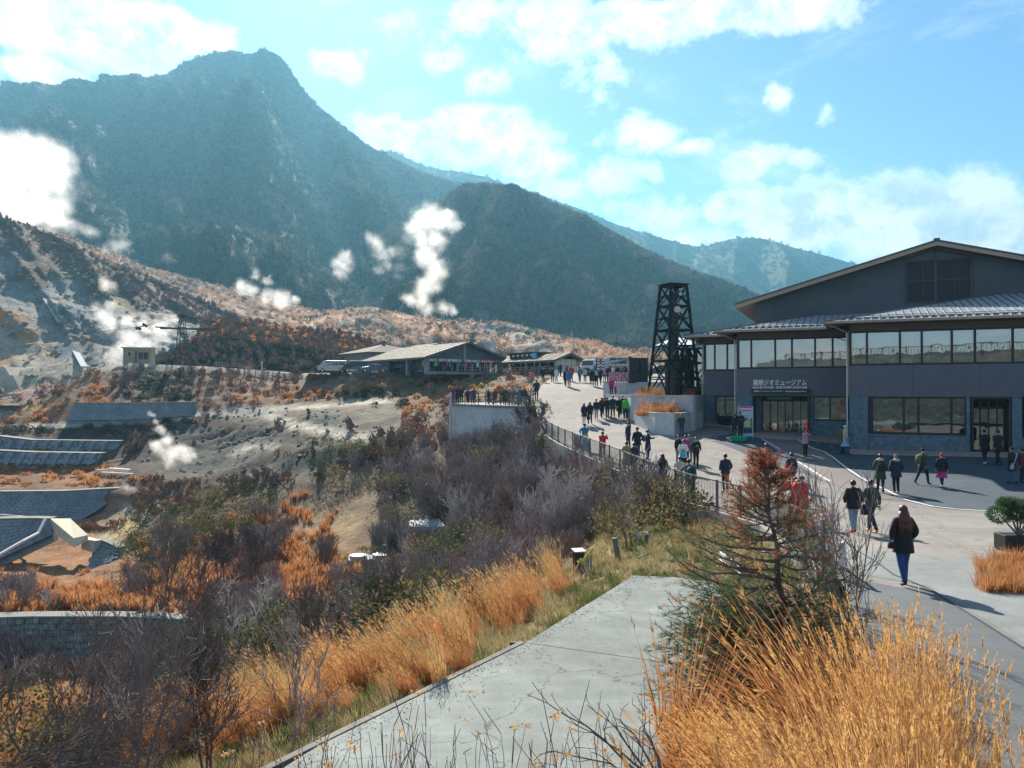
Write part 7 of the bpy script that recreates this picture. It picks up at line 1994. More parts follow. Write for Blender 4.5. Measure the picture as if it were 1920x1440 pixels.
bare_tree(400, 1300, 2.4, 'dark bare tree behind the orange grass left of the slab', seed=11, dist=15, stems=3, rmin=.006)
bare_tree(510, 1380, 2.5, 'slender grey trunked tree rising out of the orange grass', m=twig_grey, seed=12, dist=12.5, stems=1, rmin=.006)
bare_tree(590, 1180, 2.6, 'bare tree with dark trunk on the slope below the concrete tank', seed=13, dist=26, rmin=.009)
bare_tree(720, 1180, 2.8, 'dark multi stemmed bare tree between the tank and the slab', seed=14, dist=27, rmin=.009, stems=4)
bare_tree(90, 1300, 3.2, 'bare tree tangled in front of the round stone wall at far left', seed=15, dist=17, wind=.3, rmin=.007, stems=4)
for k, (a_, d_, h_, lb_) in enumerate(((190,20,3.6,'dark forked bare tree before the middle of the round stone wall'), (390,22,3.8,'dark bare tree just right of the round stone wall'))):
 bare_tree(a_, 1300, h_, lb_, seed=30 + k, dist=d_, stems=3, rmin=.008, wind=.12)
bare_tree(880, 1100, 2.6, 'grey bare tree behind the long orange grass near the slab', m=twig_grey, seed=16, dist=25, rmin=.009)
bare_tree(800, 900, 3.2, 'violet grey bare tree at the crest of the central thicket', m=twig_grey, seed=17, dist=60, rmin=.016)
bare_tree(1600, 1185, 2.6, 'upright grey sapling with many thin stems just right of the conifer', m=twig_grey, seed=18, dist=12.8, stems=5, rmin=.005, lean=.22, depth=2, spread=.28, r0=.022)
bare_tree(1610, 1200, 1.9, 'dark thin sapling at the edge of the forecourt by the tall grass', seed=19, dist=11.3, stems=1, rmin=.005, lean=.1, depth=2, spread=.5, r0=.028)
bare_tree(1540, 1120, 1.9, 'pale thin shrub behind the conifer in front of the two people in red', m=twig_grey, seed=20, dist=14.6, stems=5, rmin=.005, depth=2, lean=.3, spread=.35, r0=.02)
rg = np.random.default_rng(77); tw = Twigs(); tips = []
for k in range(105):
 px_ = rg.uniform(430, 1240); d_2 = rg.uniform(3.2, 4.6); topy = rg.uniform(1350, 1438) + (0 if px_ < 1100 else -10)
 top_ = np.array(P(px_, topy, d_2)[:]); base_ = top_ + np.array([rg.normal(0, .12), rg.normal(0, .05), -rg.uniform(.7, 1.1)])
 q = base_; nseg = 6; r_ = rg.uniform(.0035, .006)
 for z in range(nseg):
  e = base_ + (top_ - base_) * (z + 1) / nseg + rg.normal(0, .012, 3) * (0 if z == nseg - 1 else 1)
  tw.add(q, e, r_ * (1 - .12 * z), r_ * (1 - .12 * (z + 1)))
  if z > 1 and rg.random() < .35:
   dd = (e - q) + rg.normal(0, .06, 3); tw.add(e, e + dd * rg.uniform(.5, 1.1), r_ * .5, r_ * .3); tips.append(e + dd)
  q = e
 tips.append(top_)
o = link('bare_stalks', tw.mesh('bare_stalks', bark_mat('reddish stalks', (.16,.11,.10), (.34,.27,.24), 0, 9), 5)); tag(o, 'row of thin bare stalks rising from below the slab in the foreground', kind='stuff')
vs, fs = [], []
for q in tips[::7]:
 for z in range(26):
  c = q + rg.normal(0, .016, 3) * np.array([1, 1, .5]); v = rg.normal(0, .006, (3, 3)); i = len(vs); vs += [tuple(c + v[0]), tuple(c + v[1]), tuple(c + v[2])]; fs.append((i, i+1, i+2))
me = bpy.data.meshes.new('seed_heads'); me.from_pydata(vs, [], fs); me.materials.append(straw_gold); o = link('seed_heads', me); tag(o, 'dry brown seed heads on the foreground stalks', kind='stuff')
r = tag(empty('fallen_branch_shrub', tuple(P(1225, 1470, 4.4))), 'dark bare branches reaching left over the slab from the lower right', 'shrub')
tw = Twigs(); rg = np.random.default_rng(78)
for (px_, py_) in ((995,1315),(1060,1360),(1100,1332),(1195,1330),(1150,1350),(1010,1420),(1210,1390)):
 a = np.array((P(1240 + rg.normal(0, 10), 1475, 4.4) - P(1225, 1470, 4.4))[:]); b2 = np.array((P(px_, py_, 4.6 + rg.normal(0, .2)) - P(1225, 1470, 4.4))[:])
 q = a
 for z in range(7):
  e = a + (b2 - a) * (z + 1) / 7 + np.array([0, 0, .06 * math.sin(z * .45)]) + rg.normal(0, .008, 3); rr = .008 * (1 - z / 9); tw.add(q, e, rr, rr * .88)
  if z in (2, 3, 4, 5): grow(tw, e, (e - q) + rg.normal(0, .035, 3), .16, rr * .6, 0, rg, .4, .05, 3, (1, 2), .25, .0022)
  q = e
link('branches', tw.mesh('branches', twig_dark, 5), r)
CB = Vector((*wpt(1480, 12.2), 0)); CB.z = -4.35
con = tag(empty('conifer', tuple(CB)), 'windblown young conifer with rusty tips and green lower boughs beside the slab', 'conifer')
rg = np.random.default_rng(5); tr = Twigs(); limbs = Twigs(); sprays = [[], [], []]
top_ = np.array((P(1428, 838, 12.2) - CB)[:]); Hc = top_[2]
tpts = [np.array([0, 0, -.3])]
for k in range(1, 15):
 f = k / 14; tpts.append(np.array([top_[0] * f ** 1.2 + .03 * math.sin(k * 1.7), .04 * math.cos(k * 1.3), -.3 + (Hc + .3) * f]))
for k in range(14): tr.add(tpts[k], tpts[k+1], .075 * (1 - k / 15.5), .075 * (1 - (k + 1) / 15.5))
def trunk_at(z):
 zs = [q[2] for q in tpts]; return np.array([np.interp(z, zs, [q[j] for q in tpts]) for j in range(3)])
def spray(q, d, kind, n=13, L=.11):
 for _ in range(n):
  v = d * rg.uniform(.5, 1.3) + rg.normal(0, .55, 3) + np.array([0, 0, .12]); v /= np.linalg.norm(v); s = L * rg.uniform(.55, 1.25); e = np.cross(v, rg.normal(0, 1, 3)); e /= np.linalg.norm(e); c = q + d * rg.uniform(-.05, .08)
  sprays[kind].append((c - e * .005, c + e * .005, c + v * s))
for k in range(150):
 f = rg.random() ** 1.2; z = .35 + f * (Hc - .5); a = rg.random() * 6.283
 left = math.cos(a) < 0
 Lb = np.interp(z, [.3, 1.0, 1.8, 2.4, 3.0, Hc], [1.45, 1.45, 1.15, .58, .30, .10]) * rg.uniform(.65, 1.1) * (1.18 if left else .88) 
 d = np.array([math.cos(a), math.sin(a), rg.uniform(-.15, .35) + (.35 if z > 2.4 else 0)]); q = trunk_at(z); d /= np.linalg.norm(d)
 nseg = 6; r_ = .016 * Lb + .004; 
 for s_i in range(nseg):
  nd = d + rg.normal(0, .10, 3) + np.array([0, 0, .05 * (s_i - 1)]); nd /= np.linalg.norm(nd); e = q + nd * Lb / nseg
  limbs.add(q, e, r_ * (1 - s_i / 8), r_ * (1 - (s_i + 1) / 8))
  inner = s_i < 2
  if s_i >= 1:
   for _ in range(3):
    dd = nd + rg.normal(0, .55, 3); dd[2] += .1; dd /= np.linalg.norm(dd); l2 = Lb * .26 * rg.uniform(.5, 1.2); e2 = e + dd * l2; limbs.add(e, e2, .004, .0025)
    rust_p = np.clip((z - .9) / 2.2, 0, 1) * .6 + .35 * (s_i / nseg) + (-.45 if (z < 1.3 and left) else 0) + rg.normal(0, .18)
    bare = rg.random() < (.35 if z > .9 else .2)
    kind = 1 if rust_p > .55 else (2 if rust_p > .33 else 0)
    if z > 2.3 and rg.random() < .4: bare = True
    if not bare:
     spray(e2, dd, kind, 12); spray(e + dd * l2 * .5, dd, kind if kind != 1 else 2, 8, .09)
    elif rg.random() < .4: spray(e2, dd, 1, 5, .06)
  q, d = e, nd
for k in range(60):
 z = rg.uniform(.02, 1.0); a = math.pi + rg.normal(.45, .5); d = np.array([math.cos(a), math.sin(a) * 1.0, rg.uniform(-.28, .12)]); d /= np.linalg.norm(d); q = trunk_at(z); Lb = rg.uniform(.9, 2.0) * (1.1 - .25 * z)
 for s_i in range(7):
  nd = d + rg.normal(0, .10, 3); nd /= np.linalg.norm(nd); e = q + nd * Lb / 7; limbs.add(q, e, .018 * (1 - s_i / 9), .018 * (1 - (s_i + 1) / 9))
  if s_i >= 2:
   for _ in range(4):
    dd = nd + rg.normal(0, .6, 3); dd[2] += .1; dd /= np.linalg.norm(dd); e2 = e + dd * Lb * .17; limbs.add(e, e2, .004, .0025); kd = 1 if rg.random() < .10 else (2 if rg.random() < .12 else 0)
    spray(e2, dd, kd, 14, .10); spray(e + dd * .08, dd, kd, 8, .09)
  q, d = e, nd
link('trunk', tr.mesh('trunk', twig_dark, 8), con); link('limbs', limbs.mesh('limbs', twig_dark, 4), con)
cmats = [bark_mat('conifer green', (.04,.11,.06), (.13,.19,.08), .3, 3), bark_mat('conifer rust', (.34,.10,.06), (.56,.24,.13), .4, 3), bark_mat('conifer brown green', (.12,.10,.045), (.28,.19,.09), .3, 3)]
for sp, mm, nm in zip(sprays, cmats, ('green_needles', 'rusty_needles', 'brown_needles')):
 A = np.array(sp).reshape(-1, 3); me = bpy.data.meshes.new(nm); me.from_pydata(A.tolist(), [], np.arange(len(A)).reshape(-1, 3).tolist()); me.materials.append(mm); link(nm, me, con)
rg = np.random.default_rng(6); vs, fs, mi = [], [], []
def ribbon(pts, w, e, mat_i):
 i = len(vs); n_ = len(pts)
 for k, q in enumerate(pts):
  ww = w * (1 - .75 * k / (n_ - 1)); vs.append(tuple(q - e * ww)); vs.append(tuple(q + e * ww))
 for k in range(n_ - 1): fs.append((i + 2*k, i + 2*k + 1, i + 2*k + 3, i + 2*k + 2)); mi.append(mat_i)
clumps = []
for k in range(58):
 px_ = rg.uniform(1290, 1960); d_ = rg.uniform(4.3, 8.2); x = (px_ - 960) / F * d_
 if x > edge_x(d_) - .1 and d_ > 6.2: x = edge_x(d_) - .2 - rg.random() * .5
 if inpoly(np.array([x]), np.array([d_]), PAD)[0]: x += .5
 clumps.append((x, d_))
for k in range(10): clumps.append((rg.uniform(1.6, 2.6), rg.uniform(8.2, 10.5)))
for (x, y) in clumps:
 if inpoly(np.array([x]), np.array([y]), PAD)[0]: continue
 zg = max(gz_at(x, y), -4.6); fpx = 960 + x / y * F
 ht = np.interp(fpx, [1250, 1330, 1420, 1550, 1700, 1850, 1960], [.42, .6, 1.05, 1.55, 1.85, 1.6, 1.3]) * rg.uniform(.8, 1.08) * np.interp(y, [4.3, 8.2, 10.5], [.92, 1.0, .7])
 wx = np.interp(fpx, [1250, 1500, 1700, 1900], [-.60, -.42, -.05, .04])
 for s_i in range(72):
  a = rg.random() * 6.283; rr = .24 * math.sqrt(rg.random()); b0 = np.array([x + rr * math.cos(a), y + rr * math.sin(a), zg - .05]); hh = ht * rg.uniform(.6, 1.08)
  ln = np.array([wx + rg.normal(0, .10), rg.normal(0, .12), 0]); pts = [b0 + ln * hh * f * (.35 + .75 * f) + np.array([0, 0, hh * f * (1 - .10 * abs(ln[0]) * f)]) for f in (0, .25, .5, .75, 1)]
  e = np.array([math.cos(a), math.sin(a), 0]); ribbon(pts, rg.uniform(.0022, .004), e, 1 if s_i % 3 else 0)
  if s_i % 2 == 0:   # plume
   d = pts[4] - pts[3]; d /= np.linalg.norm(d)
   for z in range(16):
    c = pts[4] + d * (z * .012 - .07); v = d + rg.normal(0, .16, 3) + ln * .35; v /= np.linalg.norm(v); s = .075 * (1 - z / 26); e2 = np.cross(v, rg.normal(0, 1, 3)); e2 /= np.linalg.norm(e2)
    i = len(vs); vs += [tuple(c), tuple(c + v * s * .5 + e2 * .0045), tuple(c + v * s), tuple(c + v * s * .5 - e2 * .0045)]; fs.append((i, i+1, i+2, i+3)); mi.append(2)
 for s_i in range(105):
  a = rg.random() * 6.283; rr = .22 * math.sqrt(rg.random()); b0 = np.array([x + rr * math.cos(a), y + rr * math.sin(a), zg - .05]); hh = ht * rg.uniform(.3, .8); ou = rg.uniform(.1, .7)
  ln = np.array([math.cos(a) * ou + wx * .7, math.sin(a) * ou, 0]); pts = [b0 + ln * hh * (.4 * f + .8 * f * f) + np.array([0, 0, hh * (f - .38 * f ** 3 * (1 + ou))]) for f in (0, .2, .4, .6, .8, 1)]
  e = np.array([-math.sin(a), math.cos(a), 0]); ribbon(pts, rg.uniform(.003, .006), e, 0 if rg.random() < .6 else (3 if rg.random() < .2 else 1))
me = bpy.data.meshes.new('tall_pampas'); me.from_pydata(vs, [], fs)
for m_ in (straw_orange, straw_gold, bark_mat('plume', (.48,.25,.075), (.67,.42,.17), .5, 3), straw_pale): me.materials.append(m_)
me.polygons.foreach_set('material_index', mi); o = link('tall_pampas', me); tag(o, 'golden orange pampas grass with feathery heads filling the lower right corner', kind='stuff')
p, px, py, rg = ground_pts(50000, 211, lambda px, py, p: (px > 1180) & (px < 2000) & (p[:, 1] > 3.4) & (p[:, 1] < 10.5) & ~((px < 1290) & (py < 1330)))
k = rg.random(len(p)) < .07; p = p[k]
scatter('tussocks', p, rotz(len(p), .15), scl(len(p), .6, 1.3), GS_, 'straw', pick=rg.choice([5, 5, 1], len(p)), label='low orange tussocks at the foot of the tall pampas grass')
c = onplaza(1893, 1035)
pr = tag(empty('planter_bush', tuple(c)), 'clipped dark pine bush in a dark square planter at the right edge', 'bush')
b = MB(); b.box(-.1, .0, 0, 1.4, .5, .42); bevel(b.build('planter_box', frame_m, pr), .02)
rg = np.random.default_rng(8); vs, fs = [], []
lob = [(-.25,0,.95,.28),(.2,.05,1.1,.34),(.6,0,1.05,.35),(1.1,0,1.1,.35),(.0,.1,1.2,.22),(.4,.1,.95,.3),(.9,.1,.95,.3)]
for k in range(9000):
 L_ = lob[rg.integers(0, 7)]; v = rg.normal(0, 1, 3); v /= np.linalg.norm(v); c_ = np.array(L_[:3]) + v * L_[3] * rg.uniform(.5, 1.0) ** .5 * np.array([1, 1, .75]); d = v + rg.normal(0, .35, 3) + np.array([0, 0, .6]); d /= np.linalg.norm(d); e = np.cross(d, rg.normal(0, 1, 3)); e /= np.linalg.norm(e); i = len(vs)
 vs += [tuple(c_ - e * .010), tuple(c_ + e * .010), tuple(c_ + d * .09)]; fs.append((i, i+1, i+2))
me = bpy.data.meshes.new('needles'); me.from_pydata(vs, [], fs); me.materials.append(cmats[0]); link('needles', me, pr)
tw = Twigs()
for L_ in lob: tw.add(np.array([.3, .1, .4]), np.array(L_[:3]), .03, .012)
link('branches', tw.mesh('branches', twig_dark, 5), pr)
pts = []
rg = np.random.default_rng(9)
for k in range(150):
 c = onplaza(rg.uniform(1842, 1990), rg.uniform(1052, 1112)); pts.append(tuple(c))
scatter('straw_bed', np.array(pts), rotz(len(pts), .1), scl(len(pts), .35, .7), GS_, 'straw', pick=rg.choice([5, 5, 3, 5], len(pts)), label='bed of low orange straw at the right edge of the forecourt')
pts = []
for k in range(90): f = rg.random(); pts.append((*wpt(1196 + 100 * f, 54.5 + rg.uniform(-.8, 1.5)), LZ - .18))
for k in range(70): pts.append((*wpt(rg.uniform(1188, 1318), rg.uniform(58, 62.5)), PZ - .2))
scatter('planter_grass', np.array(pts), rotz(len(pts), .1), scl(len(pts), .45, .85), GS_, 'straw', pick=rg.choice([1, 5, 5], len(pts)), label='dry orange grass growing in the concrete planters')
for k, (px_, d_, z_, lb) in enumerate(((1230, 56, LZ, 'small bare shrub in the low planter left of the other'), (1262, 55.5, LZ, 'small bare shrub in the low planter under the tower'), (1209, 60.5, PZ, 'small bare shrub on the raised planter by the tower leg'))):
 x, y = wpt(px_, d_); r = tag(empty('planter_shrub', (x, y, z_ - .15)), lb, 'shrub'); tw = Twigs(); rg2 = np.random.default_rng(300 + k)
 for _ in range(6): a = rg2.random() * 6.28; grow(tw, (0, 0, 0), (math.cos(a) * .6, math.sin(a) * .6, 1), .5, .02, 2, rg2, .5, .1, 3, (2, 3), .15, .009)
 link('branches', tw.mesh('branches', twig_dark, 4), r)
for k, (px_, d_, s_) in enumerate(((1090,18.3,1), ) * 0): pass
grey_wood = mat('weathered grey post', (.13,.16,.17), .9, .3, 4)
def bank(px, py): return hit(px, py, near_bvh)
def post(px, py, h, r, lean, m, label, cat='post', name='post'):
 g_ = bank(px, py); b = MB(); b.tube([(0, 0, -.2), (lean[0] * h, lean[1] * h, h)], r, 10); o = b.build(name, m, None, loc=tuple(g_)); return tag(o, label, cat)
post(1162, 1052, .72, .085, (-.22, 0), grey_wood, 'thick dark blue grey post leaning left on the grass bank')
o = post(1213, 1027, .50, .07, (-.05, 0), mat('purple grey bollard', (.12,.10,.12), .7, .2), 'short dark bollard with a pale cap on the grass bank')
MB().tube([(-.025, 0, .42), (-.03, 0, .5)], .078, 10).build('cap', white_p, o)
post(1204, 1012, .95, .055, (-.55, 0), mat('pale board', (.50,.50,.52), .8, .1), 'pale grey board leaning steeply left in front of the leafy scrub', 'board', 'leaning_board')
post(1176, 1034, .60, .03, (-.10, 0), twig_dark, 'thin black stake between the leaning post and the pale board', 'stake', 'stake')
post(1189, 1028, .55, .022, (-.3, 0), twig_dark, 'thinner black stake leaning left near the pale board', 'stake', 'stake')
g_ = bank(1085, 1072)
bx = tag(empty('electric_box', tuple(g_), .25), 'black electric box with a pale sloping lid on the grass bank by the slab', 'box')
bevel(MB().box(-.16, -.14, -.2, .16, .16, .66).build('body', frame_m, bx), .01)
b = MB(); b.hexa([(-.2,-.18,.665),(.2,-.18,.665),(.2,.2,.70),(-.2,.2,.70),(-.2,-.18,.70),(.2,-.18,.70),(.2,.2,.74),(-.2,.2,.74)]); b.build('lid', mat('galvanised lid', (.55,.55,.53), .4, .1, metal=.3), bx)
g_ = bank(1098, 1088)
fr = tag(empty('stake_stand', tuple(g_), .3), 'low stand of grey stakes and rails with yellow plastic balls on top', 'stand')
st_m = mat('grey green stakes', (.20,.25,.25), .8, .2); yel = mat('yellow green plastic', (.55,.50,.10), .6, .3, 9)
for (x, y, h) in ((-.18,-.1,.55),(.02,0,.62),(.10,.05,.66),(.20,.12,.72),(.26,.2,.78)):
 MB().tube([(x, y, -.15), (x + .01, y, h)], .022, 6).build('stake', st_m, fr)
 b = MB(); 
 for q in range(3):
  s_ = .05; cx_, cy_, cz_ = x + rg.normal(0, .03), y + rg.normal(0, .03), h + q * .035
  b.rings([[(cx_ + s_ * math.sin(v_) * math.cos(a * 1.047), cy_ + s_ * math.sin(v_) * math.sin(a * 1.047), cz_ + s_ * math.cos(v_)) for a in range(6)] for v_ in (2.8, 1.9, 1.2, .3)])
 b.build('ball', yel, fr)
MB().beam((-.18, -.1, .06), (.42, -.35, .04), .03).build('rail', st_m, fr); MB().beam((.22, .12, .2), (.66, -.02, .16), .03).build('rail', mat('rust rail', (.35,.18,.10), .8, .2), fr)
MB().beam((-.45, .0, .1), (-.15, .05, .55), .035).build('brace', mat('rose stake', (.35,.22,.2), .8, .1), fr)
for (x, y) in ((.42, -.35), (.66, -.02)): MB().tube([(x, y, -.1), (x, y, .2)], .025, 6).build('stake', st_m, fr)
g_ = bank(1206, 1049); b = MB(); b.beam((-.14, 0, .05), (.14, .12, .12), .06); tag(b.build('black_stick', twig_dark, None, loc=tuple(g_)), 'short charred stick lying on the pale grass', 'stick')
b = MB(); b.hexa([(-.07,-.02,0),(.07,-.02,0),(.06,.03,0),(-.06,.03,0),(-.05,-.02,.36),(.03,-.02,.40),(.03,.02,.40),(-.05,.02,.36)]); tag(b.build('white_bag', mat('white plastic bag', (.78,.76,.78), .5, .1, 9), None, loc=tuple(P(1580, 1060, 12.6))), 'white plastic wrap tied round the sapling stems', 'wrap')
for k, (a, c_) in enumerate((((1350,1036,17.5),(1392,1066,15.8)),)):
 b = MB(); b.beam(P(*a), P(*c_), .05, .05); b.beam(P(a[0], a[1] + 14, a[2]), P(c_[0], c_[1] + 14, c_[2]), .05, .05)
 tag(b.build('white_rail', mat('white rail', (.7,.72,.72), .5, .05)), 'pair of thin white rails glimpsed through the conifer', 'rail')
for k, (px_, py_) in enumerate(((938,724),(954,727),(969,727))):
 d_ = 78; x, y = wpt(px_, d_ - k * 2); z = gz_at(x, y); MBp = MB(); MBp.tube([(0,0,-.3),(0,0,.75)], .06, 6)
 tag(MBp.build('rope_post', twig_dark, None, loc=(x, y, z)), ('first', 'second', 'third')[k] + ' short dark post of the white rope barrier behind the viewing platform', 'post', 'rope barrier posts')
def prev_pt(k): x, y = wpt((938,954,969)[k], 78 - k * 2); return Vector((x, y, gz_at(x, y) + .68))
b = MB(); b.tube([prev_pt(0) + Vector((-.5, 1, .1)), prev_pt(0), (prev_pt(0) + prev_pt(1)) / 2 - Vector((0, 0, .08)), prev_pt(1), (prev_pt(1) + prev_pt(2)) / 2 - Vector((0, 0, .08)), prev_pt(2)], .035, 5)
tag(b.build('rope', white_p), 'white rope slung between short posts behind the viewing platform', 'rope')
yb = mat('yellow orange paint', (.62,.36,.08), .6, .15)
for k, (px_, d_) in enumerate(((933,82),(953,92),(1027,92))):
 x, y = wpt(px_, d_); z = max(gz_at(x, y), -9); r = tag(empty('trestle_barrier', (x, y, z + .02), .4 * k), ('yellow A-frame barrier beside the rope posts behind the platform', 'yellow A-frame barrier on the grass below the restaurant terrace', 'yellow A-frame barrier at the road top beside two walkers')[k], 'barrier')
 for sx in (-.55, .55):
  for sy in (-.25, .25): MB().beam((sx, sy, 0), (sx * .95, 0, .95), .08).build('leg', yb, r)
 MB().beam((-.65, 0, .9), (.65, 0, .9), .12, .16).build('top_bar', yb, r); MB().beam((-.55, -.12, .5), (.55, -.12, .5), .08, .12).build('mid_bar', yb, r)
x, y = wpt(969, 76); z = gz_at(x, y); r = tag(empty('notice_board', (x, y, z)), 'pale leaning notice board beside the platform entrance', 'sign')
MB().hexa([(-.25,-.03,.3),(.25,-.03,.3),(.25,.02,.3),(-.25,.02,.3),(-.25,-.1,1.35),(.25,-.1,1.35),(.25,-.05,1.35),(-.25,-.05,1.35)]).build('panel', white_p, r)
for sx in (-.2, .2): MB().beam((sx, 0, 0), (sx, -.05, .35), .04).build('leg', dark_metal, r)
b = MB(); p0 = Vector((*wpt(990, 73.5), 0)); p0.z = zp(*p0.xy); b.beam(p0 + Vector((-1.9, .2, -.05)), p0 + Vector((.1, 0, 1.25)), .12, .05); b.beam(p0 + Vector((-1.6, .1, -.05)), p0 + Vector((.3, 0, 1.15)), .10, .05)
tag(b.build('leaning_boards', white_p), 'pair of pale boards propped at the platform entrance', 'boards')
x, y = wpt(925, 84); z = gz_at(x, y)
b = MB(); b.rings([[(1.7 * s * math.cos(a * .5236), 1.1 * s * math.sin(a * .5236), zz_) for a in range(12)] for s, zz_ in ((1, -.3), (.95, .4), (.75, .85), (.4, 1.1), (.1, 1.18))]); tag(b.build('pale_boulder', mat('cream boulder', (.50,.45,.38), .9, .2, 1.5, bump=.5, bscale=4), None, loc=(x, y, z)), 'large cream boulder behind the viewing platform', 'boulder')
CLOTH = {'black': (.014,.014,.018), 'navy': (.016,.022,.055), 'darkblue': (.02,.05,.13), 'blue': (.04,.16,.40), 'teal': (.05,.20,.24), 'lightblue': (.22,.42,.60), 'grey': (.16,.17,.19), 'lightgrey': (.42,.43,.45),
         'white': (.72,.70,.68), 'red': (.52,.02,.02), 'maroon': (.12,.02,.03), 'magenta': (.50,.03,.20), 'pink': (.50,.26,.36), 'salmon': (.48,.17,.15), 'green': (.04,.50,.05), 'olive': (.09,.10,.05), 'parka': (.035,.06,.035),
         'brown': (.16,.09,.05), 'camel': (.32,.22,.13), 'beige': (.50,.44,.33), 'jeans': (.06,.12,.22), 'palejeans': (.22,.32,.42), 'yellow': (.60,.45,.06), 'cyan': (.05,.42,.60), 'darkgreen': (.02,.05,.045), 'denimblue': (.02,.06,.22)}
HAIRC = {'black': (.012,.010,.010), 'brown': (.06,.028,.018), 'auburn': (.10,.028,.018)}
def cloth(c): return mat('cloth ' + c, CLOTH[c], .85, .15, 9, bump=.25, bscale=40)
skin_m = mat('skin', (.50,.30,.21), .55, .05, 9)
def hairm(c): return mat('hair ' + c, HAIRC[c], .5, .25, 30)
shoe_m = {'black': mat('black shoes', (.015,.013,.012), .5, .1), 'white': mat('white shoes', (.6,.6,.6), .5, .1), 'orange': mat('orange shoes', (.60,.12,.03), .5, .1), 'brown': mat('brown shoes', (.12,.06,.03), .5, .1)}
ARM = {  # elbow, wrist relative to shoulder for the right side (x outwards), facing -y
 'hang': ((.05,.03,-.27), (.06,-.03,-.51)), 'walkf': ((.04,-.08,-.26), (.03,-.20,-.44)), 'walkb': ((.05,.12,-.25), (.06,.10,-.50)), 'pocket': ((.10,.07,-.25), (.04,-.08,-.42)),
 'photo': ((.07,-.16,-.14), (-.06,-.30,.06)), 'reach': ((.05,-.20,-.16), (.0,-.42,-.10)), 'up': ((.10,-.06,.16), (.02,-.16,.36)), 'fold': ((.07,-.02,-.27), (-.10,-.18,-.20)), 'lean': ((.08,-.20,-.18), (.0,-.36,-.26)), 'hip': ((.20,.05,-.18), (.05,-.02,-.38)) }
POSE = {'stand': ('hang','hang',0,0), 'walk': ('walkf','walkb',.20,0), 'stride': ('walkb','walkf',.27,.03), 'pocket': ('pocket','pocket',.02,0), 'photo': ('photo','photo',.02,0), 'phone': ('reach','hang',.03,0), 'point': ('hang','up',.03,0),
  'fold': ('fold','fold',.02,0), 'lean': ('lean','lean',.05,.10), 'one': ('photo','hang',.02,0), 'hip': ('hip','hang',.04,0), 'pocketwalk': ('pocket','pocket',.15,0), 'sit': ('lean','lean',9,0)}
def body_data(pose, rr, fem, bulk):
 la, ra, stp, lean = POSE[pose]; V = []; E_ = []; Rr = []; Z = []
 def add(p, r, z, par=None):
  V.append(p); Rr.append(r); Z.append(z)
  if par is not None: E_.append((par, len(V) - 1))
  return len(V) - 1
 L_ = lambda z: -lean * max(0, z - .9) * 1.2
 sit = stp == 9
 hz = .93
 pel = add((0, 0, hz), (.135, .11), 2)
 wst = add((0, L_(1.1), 1.10), (.125 + bulk * .4, .10 + bulk * .4), 1, pel)
 cst = add((0, L_(1.3) + .005, 1.30), (.15 + bulk * .5, .11 + bulk * .5), 1, wst)
 nb = add((0, L_(1.43), 1.425), (.075, .07), 1, cst)
 nk = add((0, L_(1.47) - .005, 1.475), (.048, .048), 0, nb)
 hl = add((0, L_(1.53) - .02, 1.535), (.064, .070), 0, nk)
 hm_ = add((0, L_(1.6) - .008, 1.60), (.076, .090), 0, hl)
 ht = add((0, L_(1.67) + .005, 1.665), (.060, .068), 0, hm_)
 add((0, L_(1.58) - .105, 1.578), (.012, .012), 0, hm_)
 sw = .165 if fem else .19
 hands = []
 for sg, arm in ((-1, la), (1, ra)):
  el_, wr_ = ARM[arm]; j = rr.uniform(-.02, .02)
  s0 = (sg * sw, L_(1.38), 1.385)
  sh = add(s0, (.066 + bulk * .6,) * 2, 1, cst)
  el = add((s0[0] + sg * el_[0], s0[1] + el_[1] + j, s0[2] + el_[2]), (.054 + bulk * .7,) * 2, 1, sh)
  wr = add((s0[0] + sg * wr_[0], s0[1] + wr_[1] + j, s0[2] + wr_[2]), (.036 + bulk * .3,) * 2, 1, el)
  e_, w_ = Vector(V[el]), Vector(V[wr]); hands.append((w_, (w_ - e_).normalized(), sg))
 for sg, ph in ((-1, 1), (1, -1)):
  s_ = stp * ph if not sit else 0
  hp = add((sg * .088, 0, .86), (.102, .105), 2, pel)
  if sit:
   kn = add((sg * .10, -.40, .86), (.062,) * 2, 2, hp); an = add((sg * .10, -.42, .48), (.045,) * 2, 2, kn); to = add((sg * .105, -.54, .43), (.036, .03), 3, an)
  else:
   kn = add((sg * .095, -s_ * .65 - .015, .48), (.074,) * 2, 2, hp)
   lift = .06 if s_ < -.1 else 0
   an = add((sg * .10, -s_ + .03 + (.06 if lift else 0), .09 + lift), (.054,) * 2, 2, kn)
   hl_ = add((sg * .10, -s_ + .05 + (.06 if lift else 0), .045 + lift), (.038, .035), 3, an)
   to = add((sg * .11, -s_ - .13 + (.07 if lift else 0), .035 + (lift * .2)), (.036, .028), 3, hl_)
 return V, E_, Rr, Z, hands
hand_b = MB()
hand_b.rings([[(-.035,-.012,0),(.035,-.012,0),(.035,.012,0),(-.035,.012,0)], [(-.042,-.014,-.05),(.042,-.014,-.05),(.042,.014,-.05),(-.042,.014,-.05)], [(-.04,-.012,-.09),(.04,-.012,-.09),(.04,.012,-.09),(-.04,.012,-.09)]])
for x, l_ in ((-.03,.055),(-.010,.068),(.010,.072),(.030,.062)): hand_b.tube([(x,0,-.085),(x,-.012,-.085-l_*.55),(x,-.034,-.085-l_)], [.010,.009,.007], 5)
hand_b.tube([(-.036,0,-.02),(-.062,-.012,-.05),(-.062,-.028,-.078)], [.012,.011,.008], 5)
hand_me = hand_b.mesh('hand', skin_m, True)
eye_b = MB()
